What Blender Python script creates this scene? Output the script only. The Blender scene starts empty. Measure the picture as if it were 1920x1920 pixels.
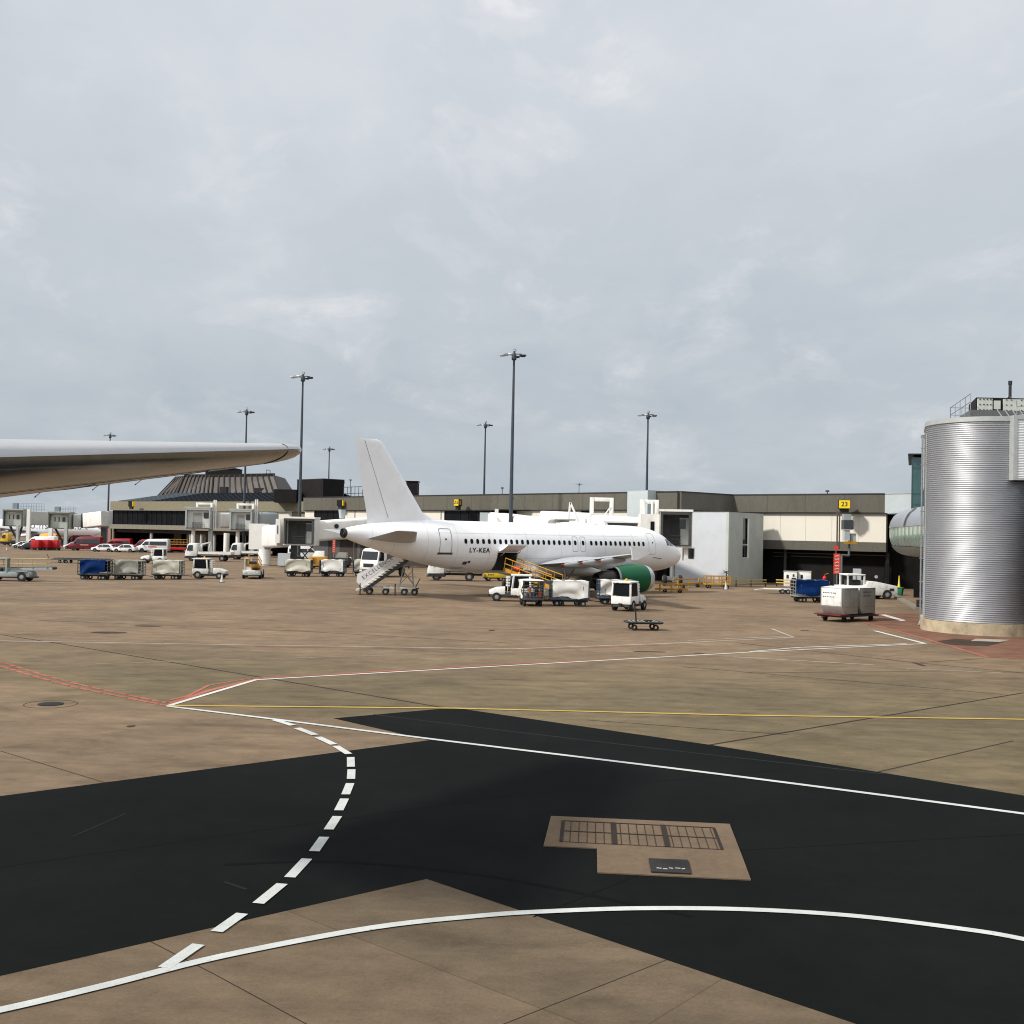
import bpy, bmesh, math, random
from mathutils import Vector, Matrix, Euler
random.seed(7)
sc = bpy.context.scene
COL = sc.collection
rad = math.radians
PI = math.pi

# ------------------------------------------------------------------ camera
FPX = 2013.0                      # focal length in pixels of the 1920 px photograph
CAM = Vector((0, 0, 5.0))
PITCH, ROLL = rad(1.138), rad(1.2)
_f = Vector((0, math.cos(PITCH), math.sin(PITCH)))
_u0 = Vector((0, -math.sin(PITCH), math.cos(PITCH)))
_r0 = Vector((1, 0, 0))
_r = _r0 * math.cos(ROLL) + _u0 * math.sin(ROLL)
_u = _u0 * math.cos(ROLL) - _r0 * math.sin(ROLL)
cd = bpy.data.cameras.new("camera")
cam = bpy.data.objects.new("camera", cd)
COL.objects.link(cam)
cd.sensor_width = 36.0
cd.lens = 36.0 * FPX / 1920.0
cd.clip_start, cd.clip_end = 0.1, 12000
m = Matrix((_r, _u, -_f)).transposed().to_4x4()
m.translation = CAM
cam.matrix_world = m
sc.camera = cam

# ------------------------------------------------------------------ light
SUN_EL = rad(41)
_az = Vector((-0.90, -0.42, 0)).normalized()
TO_SUN = Vector((_az.x * math.cos(SUN_EL), _az.y * math.cos(SUN_EL), math.sin(SUN_EL)))
w = bpy.data.worlds.new("World")
sc.world = w
w.use_nodes = True
nt = w.node_tree
for n in list(nt.nodes):
    nt.nodes.remove(n)
def wn(t, **kw):
    n = nt.nodes.new(t)
    for k, v in kw.items():
        setattr(n, k, v)
    return n
def wmath(op, a, b=None, clamp=False):
    n = wn('ShaderNodeMath', operation=op, use_clamp=clamp)
    for i, v in enumerate((a, b)):
        if v is None: continue
        if isinstance(v, (int, float)): n.inputs[i].default_value = v
        else: nt.links.new(v, n.inputs[i])
    return n.outputs[0]
sky = wn('ShaderNodeTexSky', sky_type='NISHITA', sun_disc=False)
sky.sun_elevation = SUN_EL
sky.sun_rotation = math.atan2(_az.x, _az.y) % (2 * PI)
sky.air_density, sky.dust_density = 1.0, 2.0
tc = wn('ShaderNodeTexCoord')
sep = wn('ShaderNodeSeparateXYZ')
nt.links.new(tc.outputs['Generated'], sep.inputs[0])
zc = wmath('ADD', wmath('MAXIMUM', sep.outputs[2], 0.0), 0.30)
cx_ = wmath('DIVIDE', sep.outputs[0], zc)
cy_ = wmath('DIVIDE', sep.outputs[1], zc)
comb = wn('ShaderNodeCombineXYZ')
nt.links.new(cx_, comb.inputs[0]); nt.links.new(cy_, comb.inputs[1])
def cloud(scale, detail, rough, dist, off):
    mp = wn('ShaderNodeMapping')
    mp.inputs['Location'].default_value = off
    mp.inputs['Scale'].default_value = (1.25, 1.0, 1.0)
    nt.links.new(comb.outputs[0], mp.inputs[0])
    n = wn('ShaderNodeTexNoise')
    nt.links.new(mp.outputs[0], n.inputs['Vector'])
    n.inputs['Scale'].default_value = scale
    n.inputs['Detail'].default_value = detail
    n.inputs['Roughness'].default_value = rough
    n.inputs['Distortion'].default_value = dist
    return n.outputs[0]
def wramp(v, stops):
    r = wn('ShaderNodeValToRGB')
    r.color_ramp.interpolation = 'EASE'
    e = r.color_ramp.elements
    e[0].position, e[0].color = stops[0][0], (*stops[0][1], 1)
    e[1].position, e[1].color = stops[-1][0], (*stops[-1][1], 1)
    for p, c in stops[1:-1]:
        k = e.new(p); k.color = (*c, 1)
    nt.links.new(v, r.inputs[0])
    return r.outputs[0]
def wmix(fac, a, b, mode='MIX'):
    n = wn('ShaderNodeMix', data_type='RGBA', blend_type=mode)
    if isinstance(fac, (int, float)): n.inputs[0].default_value = fac
    else: nt.links.new(fac, n.inputs[0])
    for s, v in ((6, a), (7, b)):
        if isinstance(v, tuple): n.inputs[s].default_value = (*v, 1)
        else: nt.links.new(v, n.inputs[s])
    return n.outputs[2]
# the overcast deck: bright grey overhead, bluer and darker towards the horizon
base = wramp(sep.outputs[2], [(0.0, (.475, .535, .585)), (0.10, (.510, .565, .612)), (0.22, (.575, .625, .670)),
                              (0.45, (.69, .73, .77)), (0.62, (.86, .89, .93)), (1.0, (1.3, 1.32, 1.35))])
big = wramp(cloud(1.3, 6, .55, .2, (3.1, 1.7, 0)), [(.32, (.925, .94, .96)), (.5, (.99, .988, .995)), (.66, (1.05, 1.04, 1.038))])
fine = wramp(cloud(4.0, 8, .6, .25, (7.7, .4, 0)), [(.36, (.965, .97, .98)), (.52, (1.0, 1.0, 1.0)), (.68, (1.08, 1.065, 1.05))])
puff = wramp(cloud(2.6, 9, .62, .3, (1.3, 8.2, 0)), [(.54, (1.0, 1.0, 1.0)), (.60, (1.07, 1.05, 1.04)), (.70, (1.26, 1.20, 1.16))])
back = wramp(wmath('MULTIPLY', sep.outputs[1], -1.0), [(0.0, (1.0, 1.0, 1.0)), (0.25, (1.1, 1.1, 1.1)), (0.7, (1.30, 1.30, 1.30))])   # the sky is brighter away from the view
base = wmix(1.0, base, back, 'MULTIPLY')
deck = wmix(1.0, wmix(1.0, wmix(1.0, base, big, 'MULTIPLY'), fine, 'MULTIPLY'), puff, 'MULTIPLY')
sky_s = wn('ShaderNodeVectorMath', operation='SCALE')
nt.links.new(sky.outputs[0], sky_s.inputs[0])
sky_s.inputs['Scale'].default_value = 1.0
deck_s = wn('ShaderNodeVectorMath', operation='SCALE')
nt.links.new(deck, deck_s.inputs[0])
deck_s.inputs['Scale'].default_value = 10.0
allsky = wmix(0.95, sky_s.outputs[0], deck_s.outputs[0])
bg = wn('ShaderNodeBackground')
bg.inputs['Strength'].default_value = 0.1
nt.links.new(allsky, bg.inputs['Color'])
wo = wn('ShaderNodeOutputWorld')
nt.links.new(bg.outputs[0], wo.inputs['Surface'])

sd = bpy.data.lights.new("sun", 'SUN')
sd.energy = 4.2
sd.angle = rad(5.0)
sd.color = (1.0, 0.955, 0.89)
sun = bpy.data.objects.new("sun", sd)
COL.objects.link(sun)
sun.rotation_euler = (-TO_SUN).to_track_quat('-Z', 'Y').to_euler()
sun.location = (-60, -30, 90)
sc.view_settings.view_transform = 'Standard'
sc.view_settings.look = 'None'
sc.view_settings.exposure = 0.0
sc.view_settings.gamma = 1.0
sc.cycles.max_bounces = 6
sc.cycles.use_denoising = True
sc.cycles.filter_width = 1.1

# ------------------------------------------------------------------ picture <-> place
def ray(px, py):
    return _f + _r * ((px - 960) / FPX) + _u * ((960 - py) / FPX)
def G(px, py, z=0.0):
    d = ray(px, py)
    t = (z - CAM.z) / d.z
    return CAM + d * t
def P(px, py, Y):
    d = ray(px, py)
    return CAM + d * (Y / d.y)
def XZ(px, Y):
    """x at depth Y under column px (taken at the horizon)"""
    return P(px, 1000 + 0.021 * (px - 960), Y).x
def zat(px, py, Y):
    return P(px, py, Y).z

# ------------------------------------------------------------------ materials
_M = {}
def mat(name, col, rough=.6, metal=0.0, vary=.08, vscale=3.0, bump=0.0, bscale=20.0, spec=.5, coat=0.0, dirt=None, dscale=1.2, streak=1.0):
    if name in _M: return _M[name]
    mt = bpy.data.materials.new(name)
    mt.use_nodes = True
    t = mt.node_tree
    b = t.nodes['Principled BSDF']
    b.inputs['Roughness'].default_value = rough
    b.inputs['Metallic'].default_value = metal
    b.inputs['Specular IOR Level'].default_value = spec
    b.inputs['Coat Weight'].default_value = coat
    c = t.nodes.new('ShaderNodeTexCoord')
    mp = t.nodes.new('ShaderNodeMapping')
    mp.inputs['Scale'].default_value = (1, 1, 1 / streak)
    t.links.new(c.outputs['Object'], mp.inputs[0])
    n = t.nodes.new('ShaderNodeTexNoise')
    n.inputs['Scale'].default_value = vscale
    n.inputs['Detail'].default_value = 5
    n.inputs['Roughness'].default_value = .6
    t.links.new(mp.outputs[0], n.inputs['Vector'])
    r = t.nodes.new('ShaderNodeValToRGB')
    r.color_ramp.elements[0].position, r.color_ramp.elements[1].position = .3, .7
    r.color_ramp.elements[0].color = tuple(max(0, x * (1 - vary)) for x in col) + (1,)
    r.color_ramp.elements[1].color = tuple(min(1, x * (1 + vary)) for x in col) + (1,)
    t.links.new(n.outputs[0], r.inputs[0])
    out = r.outputs[0]
    if dirt:
        n2 = t.nodes.new('ShaderNodeTexNoise')
        n2.inputs['Scale'].default_value = dscale
        n2.inputs['Detail'].default_value = 8
        n2.inputs['Roughness'].default_value = .7
        t.links.new(mp.outputs[0], n2.inputs['Vector'])
        r2 = t.nodes.new('ShaderNodeValToRGB')
        r2.color_ramp.elements[0].position, r2.color_ramp.elements[1].position = .5, .78
        t.links.new(n2.outputs[0], r2.inputs[0])
        mx = t.nodes.new('ShaderNodeMix'); mx.data_type = 'RGBA'
        t.links.new(r2.outputs[0], mx.inputs[0])
        t.links.new(out, mx.inputs[6])
        mx.inputs[7].default_value = (*dirt, 1)
        out = mx.outputs[2]
    t.links.new(out, b.inputs['Base Color'])
    if bump:
        n3 = t.nodes.new('ShaderNodeTexNoise')
        n3.inputs['Scale'].default_value = bscale
        n3.inputs['Detail'].default_value = 4
        t.links.new(c.outputs['Object'], n3.inputs['Vector'])
        bp = t.nodes.new('ShaderNodeBump')
        bp.inputs['Strength'].default_value = bump
        bp.inputs['Distance'].default_value = .05
        t.links.new(n3.outputs[0], bp.inputs['Height'])
        t.links.new(bp.outputs[0], b.inputs['Normal'])
    _M[name] = mt
    return mt
W_PAINT = mat('aircraft_white', (.86, .86, .86), .32, vary=.02, vscale=.6, spec=.5, coat=.25, dirt=(.76, .75, .72), dscale=.5)
W_VEH = mat('vehicle_white', (.74, .74, .70), .42, vary=.06, vscale=4, dirt=(.42, .40, .35), dscale=2.5)
W_VEH2 = mat('worn_vehicle_white', (.60, .60, .55), .5, vary=.1, vscale=4, dirt=(.25, .24, .2), dscale=3)
W_CLEAN = mat('van_white', (.80, .80, .80), .3, vary=.03, coat=.3)
CREAM = mat('cream_panel', (.66, .625, .54), .75, vary=.05, vscale=.5, dirt=(.62, .57, .47), dscale=.5, streak=4)
BRIDGE_W = mat('bridge_white', (.76, .75, .71), .5, vary=.05, vscale=.8, dirt=(.56, .53, .47), dscale=.9, streak=3)
BRIDGE_G = mat('bridge_grey', (.40, .42, .38), .6, vary=.08, vscale=.8, dirt=(.25, .25, .21), dscale=1.2, streak=3)
AGGR = mat('aggregate_concrete', (.102, .094, .074), .9, vary=.14, vscale=9, bump=.35, bscale=25, dirt=(.07, .063, .047), dscale=.45, streak=5)
PALECON = mat('pale_concrete', (.20, .18, .135), .9, vary=.12, vscale=2, dirt=(.18, .16, .12), dscale=1)
PLINTH = mat('stained_plinth_concrete', (.40, .33, .22), .9, vary=.2, vscale=1.5, bump=.3, bscale=8, dirt=(.16, .13, .09), dscale=1.2)
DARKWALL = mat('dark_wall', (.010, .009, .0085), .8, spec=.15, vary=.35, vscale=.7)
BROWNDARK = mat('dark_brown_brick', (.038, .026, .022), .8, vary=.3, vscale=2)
BLACK = mat('black_plastic', (.014, .014, .015), .55, vary=.2)
BLACKBOX = mat('black_cladding', (.010, .0085, .008), .7, spec=.2, vary=.25, vscale=1)
RUBBER = mat('rubber', (.014, .014, .014), .85, vary=.25, vscale=8)
RIM = mat('wheel_rim', (.35, .35, .34), .45, metal=.5, vary=.15)
GLASS = mat('dark_glass', (.012, .016, .019), .08, vary=.2, spec=.8)
GLASS2 = mat('window_glass', (.007, .008, .010), .3, vary=.4, vscale=.6, spec=.1)
TEAL = mat('teal_glass', (.035, .105, .105), .1, vary=.25, vscale=.6, spec=.9)
GREENGLASS = mat('green_glass', (.22, .33, .25), .15, vary=.3, vscale=.5, spec=.7)
SLATE = mat('slate_metal_roof', (.010, .0135, .018), .8, spec=.08, vary=.25, vscale=1.2)
SLATE_L = mat('lead_roof', (.045, .058, .072), .7, spec=.15, vary=.2, vscale=1.2)
BROWNROOF = mat('bronze_mansard', (.027, .018, .012), .55, vary=.25, vscale=1.0, streak=3)
STEEL = mat('galvanised', (.33, .35, .36), .4, metal=.7, vary=.15, vscale=5)
MAST = mat('mast_steel', (.045, .058, .072), .6, metal=.2, vary=.15, vscale=1)
LAMPW = mat('lamp_housing', (.55, .58, .6), .35, metal=.6, vary=.1)
RIBBED = mat('ribbed_steel', (.50, .51, .53), .47, metal=1.0, vary=.05, vscale=.8)
SILVER = mat('silver_cladding', (.50, .52, .55), .35, metal=.8, vary=.08, vscale=.6)
FLASH = mat('flashing', (.42, .44, .43), .5, metal=.3, vary=.08)
PALEBOX = mat('pale_grey_cladding', (.42, .465, .475), .65, vary=.05, vscale=.8)
STAIRW = mat('stair_tower_white', (.50, .525, .555), .6, vary=.04, vscale=.5, dirt=(.44, .455, .465), dscale=.6)
STAIRSHADE = mat('stair_tower_shaded', (.44, .47, .43), .7, vary=.06, vscale=.7, dirt=(.35, .375, .33), dscale=.6)  # same white block: shade of its unlit face put into the colour
YELLOW = mat('safety_yellow', (.46, .225, .010), .6, vary=.1, vscale=3, dirt=(.34, .18, .03), dscale=2)
SIGNY = mat('sign_yellow', (.85, .60, .01), .5, vary=.04)
ORANGE = mat('engine_orange', (.85, .36, .01), .35, vary=.03, coat=.3)
RED = mat('vehicle_red', (.50, .012, .014), .4, vary=.08, coat=.2)
DRED = mat('dark_red', (.17, .010, .016), .4, vary=.12, coat=.3)
HOTRED = mat('marker_red', (.62, .045, .025), .6, vary=.12)
GREEN = mat('engine_green', (.0008, .090, .032), .4, spec=.3, vary=.05)
BINGREEN = mat('bin_green', (.02, .16, .085), .5, vary=.1)
BLUE = mat('tarp_blue', (.0015, .020, .095), .75, spec=.1, vary=.25, vscale=2, bump=.3, bscale=6)
TARP_W = mat('tarp_white', (.68, .67, .62), .7, vary=.05, vscale=2, bump=.15, bscale=5, dirt=(.58, .56, .50), dscale=2.5)
TARP_C = mat('tarp_cream', (.46, .44, .36), .75, vary=.06, vscale=2, bump=.15, bscale=5, dirt=(.38, .35, .28), dscale=2.5)
TARP_G = mat('tarp_grey', (.24, .235, .195), .8, vary=.14, vscale=2, bump=.4, bscale=5)
CARTBLUE = mat('cart_blue_steel', (.035, .06, .10), .5, vary=.2, vscale=4)
CARTDARK = mat('cart_dark_steel', (.05, .052, .05), .55, vary=.25, vscale=4)
CARTGREY = mat('cart_grey_steel', (.30, .30, .26), .5, metal=.3, vary=.2, vscale=4)
ULD = mat('container_aluminium', (.40, .40, .36), .45, metal=.45, vary=.12, vscale=2, dirt=(.26, .26, .21), dscale=1.5)
INK = mat('black_lettering', (.02, .02, .024), .6, vary=.1)
GREYINK = mat('grey_lettering', (.10, .10, .11), .6, vary=.1)
METALD = mat('dark_metal', (.05, .047, .045), .4, metal=.7, vary=.2, vscale=4)
LIPM = mat('intake_lip_metal', (.60, .63, .66), .3, metal=.55, vary=.05)
SEAM = mat('panel_seam', (.16, .16, .16), .7, vary=.1)
SEAMD = mat('door_seam', (.05, .05, .055), .7, vary=.1)
LAMPGL = mat('headlight_glass', (.75, .75, .72), .15, vary=.05)
TAILR = mat('tail_light_red', (.45, .01, .01), .25, vary=.05)
BAGS = [mat('bag_red', (.45, .05, .02), .6), mat('bag_black', (.02, .02, .022), .7), mat('bag_blue', (.03, .05, .16), .6), mat('bag_pink', (.5, .2, .12), .6), mat('bag_grey', (.2, .2, .2), .7)]

# ------------------------------------------------------------------ mesh helper
class MB:
    def __init__(s): s.v, s.f = [], []
    def add(s, vs, fs):
        o = len(s.v)
        s.v += [tuple(v) for v in vs]
        s.f += [tuple(i + o for i in f) for f in fs]
        return s
    def box(s, c, d, rz=0.0, rx=0.0, ry=0.0):
        R = Euler((rx, ry, rz)).to_matrix()
        vs = [Vector(c) + R @ Vector((x * d[0] / 2, y * d[1] / 2, z * d[2] / 2)) for x in (-1, 1) for y in (-1, 1) for z in (-1, 1)]
        return s.add(vs, [(0, 1, 3, 2), (4, 6, 7, 5), (0, 4, 5, 1), (2, 3, 7, 6), (0, 2, 6, 4), (1, 5, 7, 3)])
    def bx(s, x0, x1, y0, y1, z0, z1):
        return s.box(((x0 + x1) / 2, (y0 + y1) / 2, (z0 + z1) / 2), (x1 - x0, y1 - y0, z1 - z0))
    def tube(s, a, b, r, n=8, r2=None, cap=True):
        a, b = Vector(a), Vector(b)
        d = (b - a).normalized()
        q = d.orthogonal().normalized(); p = d.cross(q)
        r2 = r if r2 is None else r2
        vs = []
        for c, rr in ((a, r), (b, r2)):
            vs += [c + (q * math.cos(2 * PI * i / n) + p * math.sin(2 * PI * i / n)) * rr for i in range(n)]
        fs = [(i, (i + 1) % n, n + (i + 1) % n, n + i) for i in range(n)]
        if cap: fs += [tuple(range(n - 1, -1, -1)), tuple(range(n, 2 * n))]
        return s.add(vs, fs)
    def path(s, pts, r, n=6):
        for a, b in zip(pts, pts[1:]): s.tube(a, b, r, n)
        return s
    def bar(s, a, b, w_, h):
        """rectangular bar between two points, h measured upwards"""
        a, b = Vector(a), Vector(b)
        d = (b - a).normalized()
        side = d.cross(Vector((0, 0, 1)))
        if side.length < 1e-4: side = Vector((1, 0, 0))
        side.normalize(); up = side.cross(d)
        vs = [c + side * sx * w_ / 2 + up * sz * h / 2 for c in (a, b) for sx, sz in ((-1, -1), (1, -1), (1, 1), (-1, 1))]
        return s.add(vs, [(0, 1, 2, 3), (7, 6, 5, 4), (0, 4, 5, 1), (1, 5, 6, 2), (2, 6, 7, 3), (3, 7, 4, 0)])
    def loft(s, rings, closed=True, cap=True):
        n = len(rings[0]); o = []
        for r in rings: o += list(r)
        fs = []
        for k in range(len(rings) - 1):
            for i in range(n if closed else n - 1):
                j = (i + 1) % n
                fs.append((k * n + i, k * n + j, (k + 1) * n + j, (k + 1) * n + i))
        if cap and closed:
            fs.append(tuple(range(n - 1, -1, -1)))
            fs.append(tuple((len(rings) - 1) * n + i for i in range(n)))
        return s.add(o, fs)
    def lathe(s, prof, c, axis='z', n=16, cap=False):
        """prof: (radius, along) pairs"""
        rings = []
        for r, h in prof:
            ring = []
            for i in range(n):
                a = 2 * PI * i / n
                u, v = r * math.cos(a), r * math.sin(a)
                ring.append(Vector(c) + Vector({'z': (u, v, h), 'y': (u, h, v), 'x': (h, u, v)}[axis]))
            rings.append(ring)
        return s.loft(rings, True, cap)
    def prism(s, poly, z0, z1):
        n = len(poly)
        vs = [(p[0], p[1], z0) for p in poly] + [(p[0], p[1], z1) for p in poly]
        return s.add(vs, [tuple(range(n - 1, -1, -1)), tuple(range(n, 2 * n))] + [(i, (i + 1) % n, n + (i + 1) % n, n + i) for i in range(n)])
    def poly(s, pts): return s.add(pts, [tuple(range(len(pts)))])
    def build(s, name, m_, parent=None, bevel=0.0, smooth=32, seg=2, recalc=True):
        me = bpy.data.meshes.new(name)
        me.from_pydata(s.v, [], s.f)
        bm = bmesh.new(); bm.from_mesh(me)
        if recalc: bmesh.ops.recalc_face_normals(bm, faces=bm.faces)
        if bevel:
            es = [e for e in bm.edges if len(e.link_faces) == 2 and e.calc_face_angle(0) > rad(30)]
            bmesh.ops.bevel(bm, geom=es, offset=bevel, segments=seg, affect='EDGES', profile=.5, clamp_overlap=True)
        bm.to_mesh(me); bm.free()
        if smooth:
            me.shade_smooth()
            me.set_sharp_from_angle(angle=rad(smooth))
        me.materials.append(m_)
        ob = bpy.data.objects.new(name, me)
        COL.objects.link(ob)
        if parent is not None: ob.parent = parent
        return ob

def tag(o, label=None, cat=None, group=None, kind=None):
    if label: o['label'] = label
    if cat: o['category'] = cat
    if group: o['group'] = group
    if kind: o['kind'] = kind
    return o
def thing(name, label, cat, loc=(0, 0, 0), rz=0.0, group=None):
    o = bpy.data.objects.new(name, None)
    o.empty_display_size = .3
    COL.objects.link(o)
    o.location = loc
    o.rotation_euler = (0, 0, rz)
    return tag(o, label, cat, group)
def dup(o, loc=None, rz=None, label=None, parent=None):
    c = o.copy(); COL.objects.link(c)
    if parent is not None: c.parent = parent
    if loc is not None: c.location = loc
    if rz is not None: c.rotation_euler = (0, 0, rz)
    if label: c['label'] = label
    for ch in list(o.children): dup(ch, parent=c)
    return c
def struct(o): o['kind'] = 'structure'; return o
def text_mb(body, size, thick=0.0, align='CENTER', spacing=1.0, bold=0.0):
    """lettering as plain vertices / faces in its own x-y plane"""
    cu = bpy.data.curves.new('lettering', 'FONT')
    cu.body = body; cu.size = size; cu.align_x = align; cu.align_y = 'CENTER'
    cu.space_character = spacing; cu.extrude = thick; cu.resolution_u = 3; cu.offset = bold
    ob = bpy.data.objects.new('lettering', cu)
    COL.objects.link(ob)
    dg = bpy.context.evaluated_depsgraph_get()
    me = bpy.data.meshes.new_from_object(ob.evaluated_get(dg))
    mb = MB().add([v.co.copy() for v in me.vertices], [tuple(p.vertices) for p in me.polygons])
    bpy.data.objects.remove(ob); bpy.data.curves.remove(cu); bpy.data.meshes.remove(me)
    return mb
def xf(mb, M):
    mb.v = [tuple(M @ Vector(v)) for v in mb.v]
    return mb
def frame_matrix(origin, xdir, ydir):
    x = Vector(xdir).normalized(); y = Vector(ydir).normalized(); z = x.cross(y)
    M_ = Matrix((x, y, z)).transposed().to_4x4(); M_.translation = Vector(origin)
    return M_
# ------------------------------------------------------------------ ground
def ground_material():
    mt = bpy.data.materials.new('apron_concrete'); mt.use_nodes = True
    t = mt.node_tree; b = t.nodes['Principled BSDF']
    N = t.nodes.new; L = t.links.new
    geo = N('ShaderNodeNewGeometry')
    sp = N('ShaderNodeSeparateXYZ'); L(geo.outputs['Position'], sp.inputs[0])
    def mth(op, a, b2=None, c=None, clamp=False):
        n = N('ShaderNodeMath'); n.operation = op; n.use_clamp = clamp
        for i, v in enumerate((a, b2, c)):
            if v is None: continue
            if isinstance(v, (int, float)): n.inputs[i].default_value = v
            else: L(v, n.inputs[i])
        return n.outputs[0]
    def noise(scale, detail=5, rough=.6, sx=1, sy=1, rot=0, dist=0):
        mp = N('ShaderNodeMapping'); L(geo.outputs['Position'], mp.inputs[0])
        mp.inputs['Scale'].default_value = (sx, sy, 1); mp.inputs['Rotation'].default_value = (0, 0, rot)
        n = N('ShaderNodeTexNoise'); L(mp.outputs[0], n.inputs['Vector'])
        n.inputs['Scale'].default_value = scale; n.inputs['Detail'].default_value = detail
        n.inputs['Roughness'].default_value = rough; n.inputs['Distortion'].default_value = dist
        return n.outputs[0]
    def ramp(v, p0, p1, c0=(0, 0, 0), c1=(1, 1, 1)):
        r = N('ShaderNodeValToRGB'); e = r.color_ramp.elements
        e[0].position, e[1].position = p0, p1
        e[0].color, e[1].color = (*c0, 1), (*c1, 1)
        L(v, r.inputs[0]); return r.outputs[0]
    def mix(f, a, b2, mode='MIX'):
        n = N('ShaderNodeMix'); n.data_type = 'RGBA'; n.blend_type = mode
        if isinstance(f, (int, float)): n.inputs[0].default_value = f
        else: L(f, n.inputs[0])
        for s, v in ((6, a), (7, b2)):
            if isinstance(v, tuple): n.inputs[s].default_value = (*v, 1)
            else: L(v, n.inputs[s])
        return n.outputs[2]
    X, Y = sp.outputs[0], sp.outputs[1]
    wob = mth('MULTIPLY', mth('SUBTRACT', noise(.12, 3), .5), 9.0)
    c = mth('ADD', mth('ADD', Y, mth('MULTIPLY', X, .52)), wob)
    far = mth('ADD', Y, wob)
    m1 = mth('DIVIDE', mth('SUBTRACT', c, 24.0), 3.0, clamp=True)
    m2 = mth('SUBTRACT', 1.0, mth('DIVIDE', mth('SUBTRACT', far, 34.0), 15.0, clamp=True))
    olive = mth('MULTIPLY', m1, m2)
    near = mth('SUBTRACT', 1.0, mth('DIVIDE', mth('SUBTRACT', Y, 15.0), 4.0, clamp=True))
    col = mix(olive, (.186, .132, .086), (.130, .102, .060))
    col = mix(near, col, (.120, .089, .059))
    # slabs: every bay of concrete has its own tone, joints between bays
    mp = N('ShaderNodeMapping'); L(geo.outputs['Position'], mp.inputs[0])
    mp.inputs['Rotation'].default_value = (0, 0, SLAB_ROT)
    br = N('ShaderNodeTexBrick'); L(mp.outputs[0], br.inputs['Vector'])
    br.offset = 0; br.inputs['Scale'].default_value = 1
    br.inputs['Color1'].default_value = (.84, .85, .84, 1); br.inputs['Color2'].default_value = (1.12, 1.1, 1.08, 1)
    br.inputs['Mortar'].default_value = (.60, .58, .54, 1)
    br.inputs['Mortar Size'].default_value = .012; br.inputs['Mortar Smooth'].default_value = .3
    br.inputs['Brick Width'].default_value = 6.0; br.inputs['Row Height'].default_value = 4.5
    col = mix(.75, col, br.outputs[0], 'MULTIPLY')
    col = mix(1.0, col, ramp(noise(.22, 6, .65), .3, .72, (.76, .76, .76), (1.18, 1.17, 1.14)), 'MULTIPLY')
    col = mix(1.0, col, ramp(noise(1.3, 9, .72, .7, 1.2, .45), .3, .72, (.74, .73, .71), (1.22, 1.22, 1.21)), 'MULTIPLY')
    col = mix(1.0, col, ramp(noise(.8, 9, .74, .8, 1.1, .2, dist=.3), .50, .74, (1, 1, 1), (.66, .64, .61)), 'MULTIPLY')
    # long dragged tyre and jet stains
    col = mix(1.0, col, ramp(noise(.9, 5, .6, .10, 1.3, -.10), .52, .74, (1, 1, 1), (.72, .70, .68)), 'MULTIPLY')
    col = mix(1.0, col, ramp(noise(.8, 5, .6, .12, 1.5, .16), .54, .76, (1, 1, 1), (1.22, 1.2, 1.17)), 'MULTIPLY')
    col = mix(1.0, col, ramp(noise(22, 6, .8), .28, .72, (.80, .80, .79), (1.2, 1.2, 1.2)), 'MULTIPLY')
    L(col, b.inputs['Base Color'])
    b.inputs['Roughness'].default_value = .92
    b.inputs['Specular IOR Level'].default_value = .22
    bp = N('ShaderNodeBump'); bp.inputs['Strength'].default_value = .25; bp.inputs['Distance'].default_value = .01
    L(noise(35, 4), bp.inputs['Height']); L(bp.outputs[0], b.inputs['Normal'])
    return mt
_j1 = G(850, 1330) - G(100, 1205)
SLAB_ROT = -math.atan2(_j1.y, _j1.x)

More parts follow.
